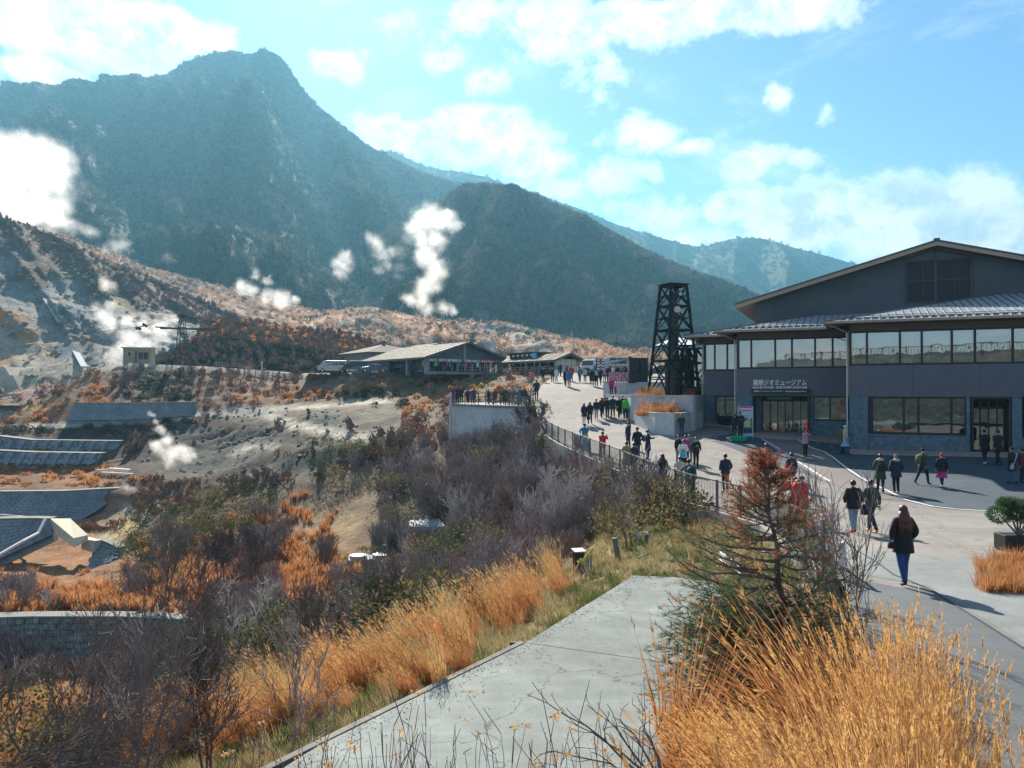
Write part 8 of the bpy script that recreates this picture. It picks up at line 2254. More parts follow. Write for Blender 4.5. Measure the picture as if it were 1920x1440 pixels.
for sx in (-.028, .028): eye_b.box(sx - .011, -.098, 1.602, sx + .011, -.086, 1.612); eye_b.box(sx - .014, -.097, 1.622, sx + .014, -.086, 1.627)
eye_b.box(-.02, -.096, 1.545, .02, -.084, 1.551)
eye_me = eye_b.mesh('face', mat('dark features', (.04,.02,.02), .6, 0))
def head_part(style, c, lean_off):
 b = MB(); C = Vector((0, .004 - lean_off, 1.605)); r3 = (.092, .106, .108)
 n, m_ = 14, 9; vs = []
 for i in range(m_ + 1):
  th = math.pi * i / m_
  for j in range(n):
   a = 2 * math.pi * j / n; vs.append(C + Vector((r3[0] * math.sin(th) * math.cos(a), r3[1] * math.sin(th) * math.sin(a), r3[2] * math.cos(th))))
 i0 = len(b.v); b.v += [tuple(v) for v in vs]
 for i in range(m_):
  for j in range(n):
   q = [i*n + j, i*n + (j+1) % n, (i+1)*n + (j+1) % n, (i+1)*n + j]; c_ = sum((vs[k] for k in q), Vector()) / 4 - C
   front = c_.y < -.02; low = c_.z < (.035 if front else (-.06 if style != 'hat' else .0))
   if style == 'hood': low = c_.z < -.09 or (front and c_.z < .06)
   if not low: b.face(tuple(i0 + k for k in q[::-1]))
 if style == 'long':
  rg_ = []
  for z, w, dd, yb in ((1.64,.094,.104,.0),(1.58,.100,.104,.01),(1.48,.125,.088,.035),(1.40,.150,.075,.065),(1.31,.152,.058,.095),(1.24,.145,.045,.112),(1.21,.120,.03,.115)):
   rg_.append([(w * math.sin(t_ * math.pi), yb - lean_off + dd * (-math.cos(t_ * math.pi)) * (1 if -math.cos(t_ * math.pi) > 0 else .35), z) for t_ in np.linspace(-.999, .999, 15)][::-1] if False else [(w * math.cos(a), yb - lean_off + dd * math.sin(a) * (1 if math.sin(a) > 0 else .25), z) for a in np.linspace(0, 2 * math.pi, 13)[:-1]])
  b.rings(rg_[1:])
 if style == 'long':
  r7 = random.Random(4)
  for q in range(26):
   x = -.15 + .3 * q / 25; zt = 1.40 - r7.random() * .1; ze_ = 1.21 - r7.random() * .13; y = .125 + .025 * r7.random() - abs(x) * .25
   b.tube([(x * .9, y - .01, zt), (x, y + .012, (zt + ze_) / 2), (x * (1.0 + .25 * r7.random()), y + .004, ze_)], [.014, .016, .004], 5)
 if style == 'hat': b.rings([[(.098 * math.cos(a * .524), C.y + .110 * math.sin(a * .524), z) for a in range(12)] for z in (1.63, 1.665)])
 if style == 'bun': b.rings([[(.04 * s * math.cos(a * .785), .11 - lean_off + .04 * s * math.sin(a * .785), 1.63 + zz_) for a in range(8)] for s, zz_ in ((.5,-.04),(1,-.01),(1,.02),(.5,.05))])
 return b
def coat_part(hem, bulk, fem, lean, col_up=False):
 L_ = lambda z: -lean * max(0, z - .9) * 1.2
 w = .165 if fem else .185; R_ = [(1.475,.062,.060),(1.445,.085,.075),(1.415,w*.86,.095),(1.36,w+.03,.125),(1.22,w+.022,.135),(1.06,w*.95,.125),(.95,w+.01,.14)]
 z = .95; k = 0
 while z > hem + .01: z = max(hem, z - .12); k += 1; R_.append((z, w + .012 + .014 * k, .142 + .010 * k))
 b = MB(); b.rings([[(( rx + bulk * .6) * math.cos(a * .4488), L_(z) + .005 + (ry + bulk * .6) * math.sin(a * .4488), z) for a in range(14)] for z, rx, ry in R_], cap=False)
 return b
_pc = [0]
people = {}
def person(px, py, hp, face, pose, top, bot, label, hair='short', hc='black', hem=.84, fem=False, shoes='black', bulk=.012, hat=None, coat=None, loc=None, hood=None, key=None, skirt=False, force=None, group=None):
 g_ = Vector(loc) if loc is not None else onplaza(px, py)
 H_ = hp * g_.y / F; lo, hi = (1.5, 1.72) if fem else (1.6, 1.84)
 if hp < 1: H_ = hp
 elif force: H_ = hp * g_.y / F
 H_ = H_ if (hp < 1 or force) else min(max(H_, lo), hi)
 _pc[0] += 1; rr = random.Random(_pc[0] * 7)
 V, E_, Rr, Z, hands = body_data(pose, rr, fem, bulk)
 me = bpy.data.meshes.new('sk'); me.from_pydata(V, E_, []); o = bpy.data.objects.new('sk', me); COL.objects.link(o)
 o.modifiers.new('s', 'SKIN').use_smooth_shade = True
 sk = me.skin_vertices[0].data
 for i, r in enumerate(Rr): sk[i].radius = r
 for i in range(len(V)): sk[i].use_root = (i == 0)
 m2 = o.modifiers.new('d', 'SUBSURF'); m2.levels = 1; m2.render_levels = 1
 people[o.name] = None
 return dict(o=o, g=g_, s=H_ / 1.7, face=face, V=V, E=E_, Z=Z, hands=hands, pose=pose, top=top, bot=bot, label=label, hair=hair, hc=hc, hem=hem, fem=fem, shoes=shoes, bulk=bulk, hat=hat, coat=coat, hood=hood, skirt=skirt, key=key, group=group)
def finish(ps):
 dg = bpy.context.evaluated_depsgraph_get(); out = {}
 for p in ps:
  me = bpy.data.meshes.new_from_object(p['o'].evaluated_get(dg)); me.name = 'person'
  bpy.data.objects.remove(p['o'])
  me.materials.clear()
  for m_ in (skin_m, cloth(p['top']), cloth(p['bot']), shoe_m[p['shoes']]): me.materials.append(m_)
  V = np.array(p['V']); E_ = p['E']; Z = p['Z']
  c = np.array([q.center[:] for q in me.polygons]); best = np.full(len(c), 1e9); zz_ = np.zeros(len(c), int)
  for a, b_ in E_:
   A, B_ = V[a], V[b_]; ab = B_ - A; t_ = np.clip(((c - A) @ ab) / (ab @ ab), 0, 1); d = np.linalg.norm(c - A - t_[:, None] * ab, axis=1); k = d < best
   best[k] = d[k]; zz_[k] = Z[b_]
  nk = (c[:, 2] > 1.47) & (np.abs(c[:, 0]) < .1) & (np.hypot(c[:, 0], c[:, 1]) < .14); zz_[nk & (zz_ == 1) & (c[:, 2] > 1.5)] = 0 if p['pose'] not in ('point',) else 1
  me.polygons.foreach_set('material_index', zz_); me.polygons.foreach_set('use_smooth', [True] * len(c)); me.update()
  body = link('person', me, None, loc=tuple(p['g']), rot=(0, 0, R(p['face'])), scale=p['s'])
  tag(body, p['label'], 'person', p['group'])
  lean = POSE[p['pose']][3]; lo_ = lean * .7 * 1.2
  for w, d, sg in p['hands']:
   if p['pose'] in ('pocket', 'pocketwalk'): continue
   q = d.to_track_quat('-Z', 'Y'); link('hand', hand_me, body, loc=tuple(w + d * .005), rot=q.to_euler())
  if p['hem'] is not None:
   coat_part(p['hem'], p['bulk'], p['fem'], lean).build('coat' if p['hem'] < .7 else 'jacket', cloth(p['coat'] or p['top']), body, True)
  if p['skirt']:
   b = MB(); b.rings([[((.13 + .05 * k) * math.cos(a * .524), (.11 + .05 * k) * math.sin(a * .524), z) for a in range(12)] for k, z in enumerate((.98, .82, .62, .50))], cap=False); b.build('skirt', cloth(p['bot'] if p['skirt'] is True else p['skirt']), body, True)
  if p['hat']: head_part('hat', 0, lo_).build('hat', cloth(p['hat']), body, True)
  if not p['hat'] or p['hair'] == 'long': head_part(p['hair'], 0, lo_).build('hair', hairm(p['hc']), body, True)
  if p['hood']:
   b = MB(); b.rings([[(r_ * math.cos(a * .524), .05 - lo_ + r_ * .8 * math.sin(a * .524), z) for a in range(12)] for r_, z in ((.11,1.40),(.15,1.44),(.14,1.49),(.09,1.50))]); b.build('fur_hood', cloth(p['hood']), body, True)
  if abs(((p['face'] + 180) % 360) - 180) < 100: link('face', eye_me, body, loc=(0, -lo_, 0))
  out[p['key'] or p['label']] = body
 return out
PP = []
def pp(*a, **k): PP.append(person(*a, **k))
pp(1694, 1098, 150, 182, 'pocketwalk', 'black', 'denimblue', 'woman with long auburn hair, black coat and blue jeans walking away alone in front', hair='long', hc='auburn', hem=.70, fem=True, bulk=.03, shoes='black', key='main')
pp(1600, 1000, 92, 178, 'pocketwalk', 'black', 'palejeans', 'person in black jacket and pale jeans walking away behind the grey sapling', hem=.80, bulk=.03, key='blackjeans')
pp(1634, 999, 93, 195, 'stride', 'darkgreen', 'black', 'person in dark jacket with orange shoes walking away beside the pale jeans', hem=.84, bulk=.02, shoes='orange', key='orangeshoes')
pp(1504, 985, 82, 172, 'photo', 'red', 'grey', 'person in bright red coat and black beanie seen from behind above the conifer', hem=.62, hat='black', bulk=.03, key='redcoat')
pp(1491, 979, 76, 200, 'photo', 'red', 'black', 'person in red top and black trousers half behind the bright red coat', hem=.84, hair='short', bulk=.01, fem=True, key='redtwo')
pp(1484, 918, 69, 190, 'hang' if False else 'stand', 'navy', 'black', 'man in dark navy coat standing with his back turned above the pair in red', hem=.72, bulk=.01)
pp(1437, 905, 76, 175, 'walk', 'red', 'jeans', 'person in red jacket with a brown pack behind the rusty conifer tip', hem=.8, hc='brown', key='packred')
pp(1651, 924, 73, 150, 'pocket', 'parka', 'black', 'person in green parka with pale fur hood and a black bag', hem=.60, hood='beige', bulk=.03, key='parka', fem=True)
pp(1680, 925, 73, 185, 'pocket', 'navy', 'black', 'person in navy parka and grey beanie beside the green parka', hem=.72, hood='beige', hat='grey', bulk=.045, shoes='brown', key='navyparka')
pp(1730, 908, 67, 110, 'stride', 'darkgreen', 'black', 'walker in dark cap with a green grey backpack on the dark forecourt', hat='black', key='walker')
pp(1766, 914, 64, 170, 'stride', 'black', 'black', 'person in red hat and black coat with a red hem on the dark forecourt', hat='red', fem=True, coat='black', hem=.80, shoes='white', bulk=.04, skirt='magenta', key='redhat')
pp(1846, 871, 72, 175, 'walk', 'black', 'black', 'left one of two people in black walking in at the far right doorway', hem=.72, shoes='white', bulk=.03)
pp(1871, 873, 74, 190, 'walk', 'black', 'black', 'right one of two people in black walking in at the far right doorway', hem=.70, bulk=.04)
pp(1897, 908, 70, 215, 'pocketwalk', 'black', 'jeans', 'person in black coat with a white shoulder strap at the right edge', hem=.62, fem=True, bulk=.03, key='strap')
pp(1917, 906, 66, 190, 'walk', 'maroon', 'black', 'partly cropped person in dark maroon at the right edge', hem=.7, bulk=.03)
pp(1510, 856, 53, 20, 'photo', 'pink', 'black', 'person in pink jacket taking a photo on the path by the museum door', fem=True, hem=.78, hair='long', key='pinkphoto')
pp(1585, 853, 56, 60, 'walk', 'beige', 'denimblue', 'person in white hat with yellow scarf and blue skirt by the slate pier', hat='white', fem=True, hem=.84, skirt='lightblue', key='scarf')
pp(1580, 852, 52, 200, 'walk', 'brown', 'black', 'person in brown jacket right behind the one in the white hat', hem=.8)
pp(1388, 822, 50, 10, 'fold', 'black', 'black', 'person in black holding a tray in front of the poster board', hem=.8, key='tray')
pp(1377, 822, 45, 330, 'stand', 'black', 'navy', 'shorter person in black left of the poster board', hem=.82, fem=True)
pp(1278, 818, 41, 350, 'pocket', 'darkgreen', 'darkblue', 'person in dark jacket standing alone by the corner of the low planter', hem=.8, fem=True, hc='brown')
pp(1360, 923, 72, 195, 'pocket', 'navy', 'black', 'man in navy jacket standing alone in the middle of the road', hem=.82, bulk=.02, key='lone')
pp(1305, 878, 58, 10, 'pocket', 'black', 'black', 'man in black tracksuit with a pale chevron walking towards the camera', hem=.84, key='chevron')
pp(1281, 885, 60, 350, 'fold', 'white', 'black', 'woman in cream jacket holding a bright blue bag', fem=True, hem=.76, hc='brown', bulk=.03, key='bluebag')
pp(1272, 868, 52, 20, 'stand', 'black', 'grey', 'person in black behind the cream jacket', fem=True, hem=.78)
pp(1285, 868, 50, 0, 'stand', 'magenta', 'black', 'person in crimson top behind the cream jacket', fem=True, hem=.84)
pp(1293, 866, 51, 340, 'stand', 'teal', 'jeans', 'person in teal top behind the cream jacket', fem=True, hem=.80)
pp(1293, 939, 78, 190, 'lean', 'grey', 'darkgreen', 'man in grey jacket with a large dark backpack leaning at the railing', hem=.82, key='backpackman', bulk=.02)
pp(1275, 922, 66, 160, 'lean', 'beige', 'brown', 'person in beige sweater leaning on the railing beside the backpacker', fem=True, hc='brown', hem=.84)
pp(1242, 925, 74, 185, 'fold', 'navy', 'grey', 'woman with long dark hair and short dark coat at the railing', fem=True, hair='long', hem=.66, key='longhair')
pp(1175, 889, 61, 170, 'lean', 'camel', 'camel', 'person in long brown coat facing the railing', hem=.45, fem=True, bulk=.02)
pp(1189, 893, 63, 195, 'phone', 'olive', 'darkgreen', 'person in black jacket with olive hood beside the brown coat', hem=.80, hood='olive', coat='black')
pp(1215, 863, 57, 80, 'phone', 'navy', 'black', 'woman in dark coat with a blue backpack and white bag photographing', fem=True, hair='bun', hem=.55, key='whitebag')
pp(1195, 861, 60, 200, 'pocket', 'black', 'jeans', 'person in black coat and cap between the two photographers', hat='black', hem=.76)
pp(1178, 840, 46, 300, 'point', 'navy', 'navy', 'man in navy holding a phone high in one hand', hem=.84)
pp(1130, 862, 53, 150, 'photo', 'red', 'darkgreen', 'person in bright red jacket photographing at the railing', hem=.80, bulk=.02)
pp(1097, 846, 52, 190, 'lean', 'blue', 'black', 'person in blue top with a yellow green bag behind the railing banner', hem=.84, key='yellowbag')
pp(1095, 798, 42, 5, 'walk', 'navy', 'white', 'woman in dark coat and white trousers carrying a dark handbag', fem=True, hair='long', hem=.68, key='handbag')
pp(1106, 796, 43, 350, 'walk', 'black', 'black', 'companion in black walking arm in arm with the white trousers', fem=True, hem=.84, hair='long')
pp(1118, 787, 39, 0, 'walk', 'navy', 'palejeans', 'man in navy jacket and blue jeans walking down the road', hem=.84)
pp(1128, 783, 38, 10, 'walk', 'black', 'black', 'person in black coat with a red scarf in the walking group', hem=.66, fem=True, key='redscarf')
pp(1134, 778, 38, 0, 'stand', 'grey', 'palejeans', 'person in grey with pale jeans half hidden in the walking group', hem=.84)
pp(1139, 785, 41, 0, 'walk', 'black', 'black', 'tall person in black in the centre of the walking group', hem=.80)
pp(1149, 784, 42, 350, 'walk', 'darkgreen', 'black', 'person in charcoal coat right of the tall one in black', hem=.68)
pp(1161, 784, 40, 10, 'walk', 'black', 'black', 'person in long black coat left of the bright green jacket', hem=.55)
pp(1167, 780, 38, 0, 'stand', 'black', 'black', 'person in black half hidden beside the bright green jacket', hem=.84, fem=True)
pp(1173, 786, 41, 0, 'stand', 'green', 'navy', 'person in bright green jacket and dark skirt', fem=True, hem=.84, bulk=.035, skirt=True)
pp(1181, 783, 42, 340, 'walk', 'black', 'black', 'person in black carrying a white bag right of the green jacket', hem=.80, key='whitesack')
pp(1060, 724, 33, 190, 'walk', 'black', 'black', 'person in black dress walking up at the road top', fem=True, hem=.6)
pp(1067, 726, 34, 180, 'walk', 'blue', 'jeans', 'person in blue jacket walking up at the road top', hem=.82)
pp(1071, 716, 31, 180, 'stand', 'red', 'black', 'person in red jacket ahead of the blue one at the road top', hem=.82, bulk=.03)
pp(1063, 713, 29, 180, 'stand', 'darkblue', 'black', 'person in dark blue ahead of the black dress at the road top', hem=.82)
pp(1087, 717, 31, 185, 'walk', 'teal', 'black', 'person in teal jacket walking up the middle of the road', hem=.8, fem=True)
pp(1097, 717, 28, 175, 'walk', 'lightgrey', 'black', 'person in pale grey jacket beside the teal one', hem=.84, fem=True)
pp(1110, 724, 33, 170, 'walk', 'black', 'black', 'person in long black coat at the foot of the black and white flags', hem=.5)
pp(1118, 725, 36, 180, 'stand', 'black', 'black', 'man in black with a light blue pack below the flags', hem=.80, key='lbpack')
pp(1126, 722, 32, 200, 'walk', 'navy', 'black', 'person in navy right of the light blue pack', hem=.8)
pp(1134, 716, 31, 10, 'stand', 'pink', 'darkblue', 'person in dusty pink at the left end of the photo terrace', hem=.8, fem=True)
pp(1036, 717, 27, 0, 'stand', 'black', 'black', 'person in black standing at the left side of the road top', hem=.8)
pp(1043, 717, 27, 180, 'walk', 'white', 'lightgrey', 'person in white coat at the left side of the road top', hem=.6, fem=True)
pp(1046, 705, 22, 180, 'walk', 'teal', 'black', 'person in teal farthest up the road by the snack house', hem=.84)
pp(1051, 706, 22, 190, 'walk', 'navy', 'black', 'person in navy beside the farthest teal walker', hem=.84)
pp(1018, 717, 26, 20, 'stand', 'black', 'black', 'person in black beside the yellow barrier at the road top', hem=.84)
pp(1003, 748, 37, 190, 'pocket', 'navy', 'black', 'man in dark navy standing on the road edge by the platform', hem=.8, loc=tuple(onplaza(1006, 749)))
pp(997, 724, 26, 180, 'stand', 'salmon', 'grey', 'man in salmon shirt behind the viewing platform', hem=.84)
def onz(px, d, z): return (*wpt(px, d), z)
for (px_, d_, hp, fc, ps_, tp_, bt_, hr_, hm_2, lb, kw) in (
 (850, 79.5, 31, 150, 'lean', 'magenta', 'grey', 'long', .8, 'person in magenta jacket at the outer corner of the viewing platform', dict(fem=True)),
 (858, 79.3, 32, 170, 'lean', 'black', 'black', 'short', .7, 'person in black beside the magenta jacket on the platform', dict(bulk=.04)),
 (865, 78.8, 31, 190, 'lean', 'black', 'black', 'short', .7, 'second person in black from the outer corner of the platform', dict(bulk=.03)),
 (877, 77.5, 29, 180, 'stand', 'navy', 'black', 'short', .8, 'slim person in dark purple navy on the platform', dict(fem=True)),
 (889, 76, 29, 200, 'lean', 'darkblue', 'black', 'short', .7, 'person in dark blue leaning over the platform rail', dict(bulk=.02)),
 (916, 74.5, 28, 210, 'point', 'black', 'black', 'short', .84, 'person in black raising an arm on the middle of the platform', dict(fem=True)),
 (928, 73.2, 27, 170, 'stand', 'black', 'maroon', 'short', .84, 'person in black right of the raised arm on the platform', dict(fem=True)),
 (946, 71.2, 27, 180, 'hip', 'darkgreen', 'black', 'short', .84, 'person in white hat and dark clothes on the platform', dict(hat='white')),
 (975, 68.2, 36, 185, 'stand', 'teal', 'teal', 'short', .5, 'person in long pale teal coat at the road end of the platform', dict(fem=True)),
 (984, 68.0, 34, 180, 'stand', 'maroon', 'lightgrey', 'short', .84, 'person in maroon top and grey trousers on the platform', dict()),
 (992, 67.6, 22, 190, 'stand', 'darkblue', 'navy', 'short', .84, 'small child in dark blue on the platform', dict(force=True))):
 pp(px_, 0, hp, fc, ps_, tp_, bt_, lb, hair=hr_, hem=hm_2, loc=onz(px_, d_, DZ), **kw)
pp(1146, 0, 30, 10, 'stand', 'magenta', 'black', 'woman in magenta jacket standing on the raised planter edge', fem=True, hem=.84, loc=onz(1146, 66.2, PZ), hair='long')
pp(1154, 0, 19, 30, 'point', 'red', 'red', 'small child in red raising an arm beside the magenta jacket', hem=.6, loc=onz(1154, 65, PZ), force=True)
gc_ = ['black','navy','white','darkblue','black','maroon','grey','black','navy','teal']
for k, nmb in enumerate(('first', 'second', 'third', 'fourth', 'fifth', 'sixth', 'seventh', 'eighth', 'ninth', 'tenth')):
 pxx = 1141 + k * 4.3
 pp(pxx, 0, 1.66 * F / 69 if k % 2 else 1.6 * F / 70, (k * 37) % 40 - 20, 'stand', gc_[k], 'black', nmb + ' head from the left in the group behind the pink banner, in ' + gc_[k], hem=.84, fem=bool(k % 3), loc=onz(pxx, 69 + (k % 2) * 1.1, TZ), hair='long' if k % 3 == 1 else 'short', group='group behind the pink banner')
RM = Matrix.Translation(RW.location) @ Euler((0, 0, R(37.4))).to_matrix().to_4x4()
rc_ = ['green','black','navy','lightblue','teal','red','brown','darkblue','black','white','salmon','navy','pink','grey','black','magenta']
desc = ['near the left column','left of the pink banner','beside the dark red banner','under the pink banner','at the rail start','left of the gable post','by the gable post','right of the gable post','under the purple banner','right of the purple banner','mid terrace','before the black banner','left end of the red banner','under the red banner','right end of the red banner','by the right column']
for k in range(16):
 w_ = RM @ Vector((1.0 + k * .83, -1.0 - .9 * (k % 3), 0)); 
 pp(0, 0, 21 if k % 4 else 20, (k * 83) % 360, 'stand' if k % 2 else 'pocket', rc_[k], ('black','jeans','grey')[k % 3], 'visitor in ' + rc_[k] + ' on the restaurant terrace, ' + desc[k], fem=bool(k % 2), loc=tuple(w_), hem=.82, hair='long' if k % 5 == 1 else 'short', group='visitors on the restaurant terrace')
SM = Matrix.Translation(SH.location) @ Euler((0, 0, R(37.4))).to_matrix().to_4x4()
for k, (c_, ds) in enumerate((('black','nearest its corner'),('teal','second from its corner'),('navy','in front of the middle post'),('grey','before the dark doorway'),('brown','beside the blue flag'),('black','at the left end'))):
 w_ = SM @ Vector((-1.0 - .15 * (k % 2), .2 + k * 1.55, 0)); pp(0, 0, 20, (k * 71) % 360, 'stand', c_, 'black', 'visitor in ' + c_ + ' outside the snack house, ' + ds, loc=tuple(w_), hem=.8, fem=bool(k % 2), group='visitors outside the snack house')
ppl = finish(PP)
def bag(owner, kind, name, m, label, off, size, strap=True):
 o = ppl[owner]; Mx = Matrix.Translation(o.location) @ Euler(o.rotation_euler).to_matrix().to_4x4() @ Matrix.Scale(o.scale[0], 4)
 r = empty(name, (0, 0, 0)); r.matrix_world = Mx @ Matrix.Translation(Vector(off)); tag(r, label, 'bag' if 'bag' in name else 'backpack')
 w, d, h = size; b = MB(); 
 sec = []
 for z, k in ((0, .82), (.08, 1), (.5, 1), (.85, .9), (1, .6)):
  sec.append([(x * w / 2 * k, y * d / 2 * k, z * h) for x, y in ((-.8,-1),(.8,-1),(1,-.7),(1,.7),(.8,1),(-.8,1),(-1,.7),(-1,-.7))])
 b.rings(sec); b.build('bag_body', m, r, True)
 if kind == 'pack':
  b = MB()
  for sx in (-.3, .3): b.tube([(sx * w, -d * .5, h * .9), (sx * w, -d * .5 - .10, h * 1.02), (sx * w * 1.1, -d * .5 - .21, h * .8), (sx * w * 1.1, -d * .5 - .20, h * .4), (sx * w, -d * .5, h * .1)], .012, 5)
  b.build('strap', m, r)
  MB().box(-w * .3, d * .5 - .01, h * .12, w * .3, d * .5 + .03, h * .5).build('pocket', m, r)
 else:
  b = MB(); b.tube([(-w * .35, 0, h * .95), (-w * .25, 0, h * 1.35), (w * .25, 0, h * 1.35), (w * .35, 0, h * .95)], .012, 5); b.build('handle', m, r)
bag('backpackman', 'pack', 'backpack', cloth('darkgreen'), 'large dark teal backpack worn by the man leaning at the railing', (.02, .26, .88), (.36, .24, .52))
bag('walker', 'pack', 'backpack', cloth('olive'), 'grey green backpack on the walker in the dark cap', (.0, .24, .98), (.30, .18, .42))
bag('whitebag', 'pack', 'backpack', cloth('darkblue'), 'bright blue backpack on the woman photographing in the dark coat', (.0, .22, 1.05), (.26, .15, .36))
bag('packred', 'pack', 'backpack', cloth('brown'), 'brown pack on the red jacketed person behind the conifer tip', (.0, .23, .98), (.32, .2, .46))
bag('lbpack', 'pack', 'backpack', cloth('lightblue'), 'light blue pack carried below the flags', (.0, .22, 1.02), (.28, .16, .4))
bag('parka', 'pack', 'backpack', cloth('black'), 'small black pack on the green parka', (-.04, .24, .95), (.26, .15, .34))
bag('orangeshoes', 'hand', 'shoulder_bag', cloth('navy'), 'dark shoulder bag hanging by the person with orange shoes', (.26, .06, .60), (.28, .16, .34))
bag('main', 'hand', 'shoulder_bag', cloth('black'), 'black shoulder bag at the right hip of the woman with auburn hair', (.27, .05, .80), (.16, .10, .14))
bag('bluebag', 'hand', 'handbag', cloth('cyan'), 'bright blue bag held in front of the cream jacket', (-.02, -.24, .82), (.30, .14, .30))
bag('whitebag', 'hand', 'handbag', cloth('white'), 'white bag at the hip of the photographing woman', (.24, .05, .78), (.24, .1, .22))
bag('handbag', 'hand', 'handbag', cloth('black'), 'dark handbag carried beside the white trousers', (.32, -.05, .45), (.26, .12, .28))
bag('yellowbag', 'hand', 'shoulder_bag', cloth('yellow'), 'yellow green bag on the person in blue behind the banner', (.0, .20, .75), (.28, .14, .28))
bag('whitesack', 'hand', 'carrier_bag', cloth('white'), 'white carrier bag held right of the bright green jacket', (.28, -.08, .42), (.26, .14, .30))
bag('strap', 'hand', 'shoulder_bag', cloth('lightgrey'), 'pale bag on a white strap at the right edge', (.24, .12, .70), (.2, .1, .2))
b = MB(); b.beam((-.09, -.165, 1.18), (.0, -.165, 1.28), .03, .02); b.beam((.09, -.165, 1.18), (.0, -.165, 1.28), .03, .02); b.build('chevron', cloth('beige'), ppl['chevron'])
b = MB(); b.rings([[(r_ * math.cos(a * .524), r_ * .9 * math.sin(a * .524), z) for a in range(12)] for r_, z in ((.10,1.40),(.12,1.45),(.085,1.50))], cap=False); b.box(-.05, -.175, 1.1, .03, -.15, 1.42); b.build('scarf', cloth('red'), ppl['redscarf'])
b = MB(); b.rings([[(r_ * math.cos(a * .524), r_ * .9 * math.sin(a * .524), z) for a in range(12)] for r_, z in ((.11,1.38),(.14,1.44),(.09,1.52))], cap=False); b.build('scarf', cloth('beige'), ppl['scarf'])
b = MB(); b.beam((-.16, .17, 1.40), (.20, .17, .92), .03, .01); b.build('strap', cloth('white'), ppl['strap'])
for key, loc_, size in (('pinkphoto', (0,-.36,1.42), .09), ('redcoat', (0,-.36,1.44), .07)):
 o = ppl[key]; Mx = Matrix.Translation(o.location) @ Euler(o.rotation_euler).to_matrix().to_4x4() @ Matrix.Scale(o.scale[0], 4)
 c = MB(); c.box(-size, -.01, 0, size, .01, size * 1.1); c.box(-size * .25, -.05, size * .2, size * .25, -.011, size * .8); ob = c.build('camera_phone', frame_m); ob.matrix_world = Mx @ Matrix.Translation(Vector(loc_))
 tag(ob, 'black camera held up by the person in the ' + ('pink jacket' if key == 'pinkphoto' else 'bright red coat'), 'camera')
def plume(name, label, puffs, dens, seed=0, nscale=None, amp=.72, edge=.5, soft=1.0):
 """puffs: (px, py, distance, radius in photograph pixels); a closed cloud-shaped body filled with noisy vapour"""
 cs_ = [(P(a, b_, d), 1.22 * r / F * d) for a, b_, d, r in puffs]
 b = MB()
 for c, r in cs_:
  R_ = r * 1.42
  b.rings([[tuple(c + Vector((R_ * math.sin(th) * math.cos(a * .6283), R_ * math.sin(th) * math.sin(a * .6283), R_ * math.cos(th)))) for a in range(10)] for th in (3.05, 2.6, 2.1, 1.57, 1.05, .55, .09)])
 o = b.build(name, mat('dummy', (.5,.5,.5)))
 rm = o.modifiers.new('r', 'REMESH'); rm.mode = 'VOXEL'; rm.voxel_size = min(r for _, r in cs_) * .38
 dg = bpy.context.evaluated_depsgraph_get(); me = bpy.data.meshes.new_from_object(o.evaluated_get(dg)); bpy.data.objects.remove(o)
 me.materials.clear()
 m = bpy.data.materials.new('steam ' + label[:20]); m.use_nodes = True; t = NT(m.node_tree); m.node_tree.nodes.remove(m.node_tree.nodes['Principled BSDF'])
 pos = t.n('ShaderNodeNewGeometry').outputs['Position']
 rm_ = sum(r for _, r in cs_) / len(cs_); ns = (nscale or .55) / rm_
 wn = t.n('ShaderNodeTexNoise'); t.put(wn.inputs['Vector'], pos); wn.inputs['Scale'].default_value = ns * 1.3; wn.inputs['Detail'].default_value = 3
 wp_ = t.vmath('ADD', pos, t.vmath('SCALE', t.vmath('SUBTRACT', wn.outputs['Color'], (.5,.5,.5)), None))
 wp_.node.inputs[1].links[0].from_node.inputs[3].default_value = rm_ * 1.5
 acc = None
 for c, r in cs_:
  v = t.math('MULTIPLY_ADD', t.vmath('DISTANCE', wp_, tuple(c)), -1 / r, 1.0)
  acc = v if acc is None else t.math('MAXIMUM', acc, v)
 f = t.math('ADD', acc, t.math('MULTIPLY_ADD', t.noise(pos, ns * 3.2, 7, .68), amp * 1.5, -amp * .80))
 D_ = t.math('MULTIPLY', t.rng(f, 0.10, soft), t.rng(acc, -.12, .08))
 pv = t.n('ShaderNodeVolumePrincipled'); pv.inputs['Color'].default_value = (.985, .985, .98, 1); pv.inputs['Anisotropy'].default_value = .6
 t.put(pv.inputs['Density'], t.math('MULTIPLY', D_, dens * .5))
 t.put(m.node_tree.nodes['Material Output'].inputs['Volume'], pv.outputs[0])
 me.materials.append(m); o = link(name, me); tag(o, label, kind='stuff')
 return o
def line_p(pts, n):
 out = []; a = np.array(pts, float); t_ = np.linspace(0, len(pts) - 1, n)
 for q in t_: out.append(tuple(np.interp(q, range(len(pts)), a[:, k]) for k in range(a.shape[1])))
 return out
plume('steam_cloud', 'great white steam cloud billowing over the crest at the left edge', [(-60,300,400,90),(30,300,400,70),(20,370,395,70),(95,335,390,42),(70,395,385,50),(118,390,380,34),(130,420,375,28),(165,440,372,20),(-60,400,395,80),(100,305,395,34)], .10, 1)
plume('steam_wisp', 'small pale steam wisp just right of the great cloud on the crest', [(215,460,360,17),(232,458,360,12),(200,466,358,12)], .08, 2)
plume('steam_wisp', 'faint steam wisp low on the dark mountain above the crest', [(312,486,520,14),(328,490,520,10)], .02, 3)
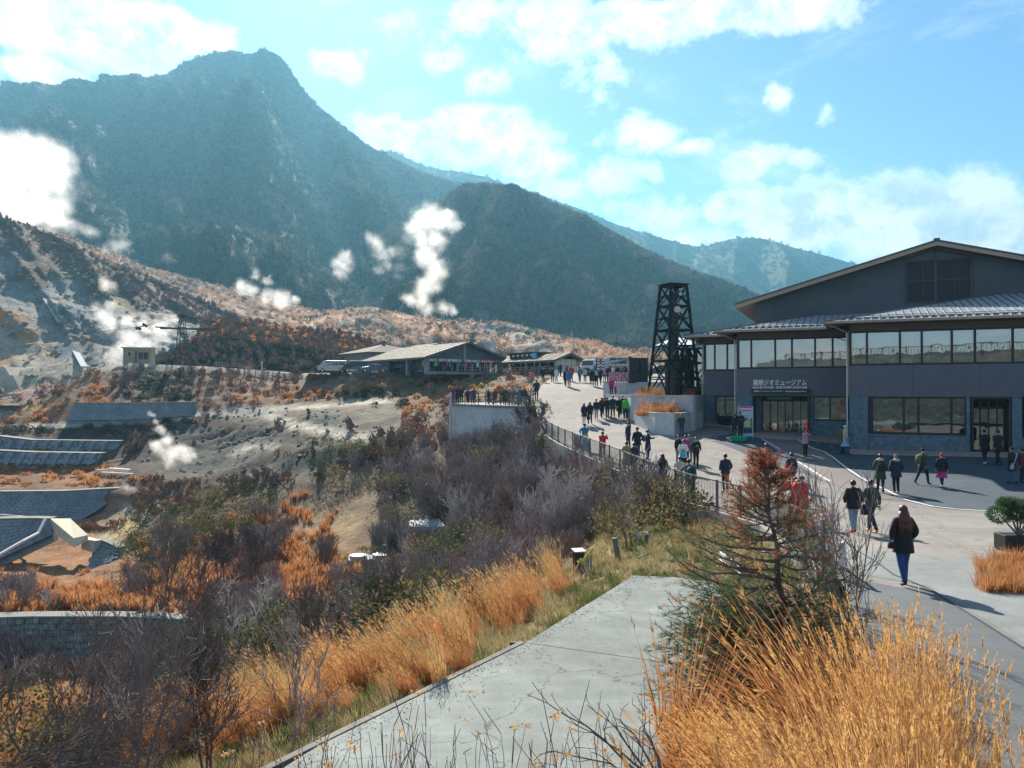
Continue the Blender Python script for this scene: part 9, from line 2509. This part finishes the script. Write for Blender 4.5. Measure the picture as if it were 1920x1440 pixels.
plume('steam_cloud', 'bright steam cloud rising behind the yellow cabin', [(205,605,185,26),(185,590,190,20),(240,635,180,32),(225,660,176,26),(280,650,178,26),(300,620,184,24),(318,600,186,16),(270,610,186,22),(240,600,188,18),(205,540,205,17),(190,525,208,12),(205,570,198,16),(210,672,172,20)], .34, 4)
plume('steam_cloud', 'low double puff of steam on the purple slope left of centre', [(455,535,420,20),(470,545,418,18),(500,558,415,20),(530,560,412,24),(552,566,410,14),(500,525,420,12),(480,515,420,12)], .16, 5)
plume('steam_cloud', 'round steam puff left of the tall column', [(640,495,470,22),(648,485,470,20),(634,512,468,15),(655,480,472,14)], .10, 6)
plume('steam_cloud', 'slanting steam puff between the round puff and the tall column', [(705,455,470,22),(715,478,468,20),(695,445,472,15),(725,495,466,14),(735,470,468,14),(710,505,466,12)], .07, 7)
plume('steam_wisp', 'thin veil of steam beside the tall column', [(750,470,470,20),(745,500,468,16),(765,445,470,16),(745,520,466,14)], .018, 8)
plume('steam_column', 'tall white steam column with a leaning cauliflower head', [(800,408,460,34),(828,412,458,30),(852,425,456,17),(780,425,460,26),(790,450,458,28),(815,450,458,26),(800,480,456,30),(815,508,454,30),(802,535,452,27),(812,520,452,24),(790,556,450,22),(800,575,448,20),(770,560,450,16),(828,576,447,18),(850,580,446,16)], .14, 9)
plume('steam_vent', 'steam jet rising from the grey rubble in front of the terraces', [(322,850,84,24),(350,852,84,18),(362,850,84,12),(295,838,84.5,18),(310,825,85,17),(300,805,86,12),(320,868,83.5,14),(292,790,87,9),(285,775,88,7),(335,840,84.5,16)], 1.5, 10)
plume('steam_wisp', 'small steam puff beside the grey gully at the end of the broad wall', [(240,914,80,9),(250,920,79.5,8),(232,908,80,6)], .9, 11)
hm = bpy.data.materials.new('haze air'); hm.use_nodes = True
ht = NT(hm.node_tree); hm.node_tree.nodes.remove(hm.node_tree.nodes['Principled BSDF'])
pv = ht.n('ShaderNodeVolumePrincipled')
pv.inputs['Color'].default_value = (.23, .56, .78, 1)
pv.inputs['Density'].default_value = .00020
pv.inputs['Anisotropy'].default_value = .38
ht.put(hm.node_tree.nodes['Material Output'].inputs['Volume'], pv.outputs[0])
hz = MB().box(-4000, -310, -61, 4000, 2600, 700).build('haze', hm)
tag(hz, 'thin bluish air haze filling the whole valley', kind='stuff')
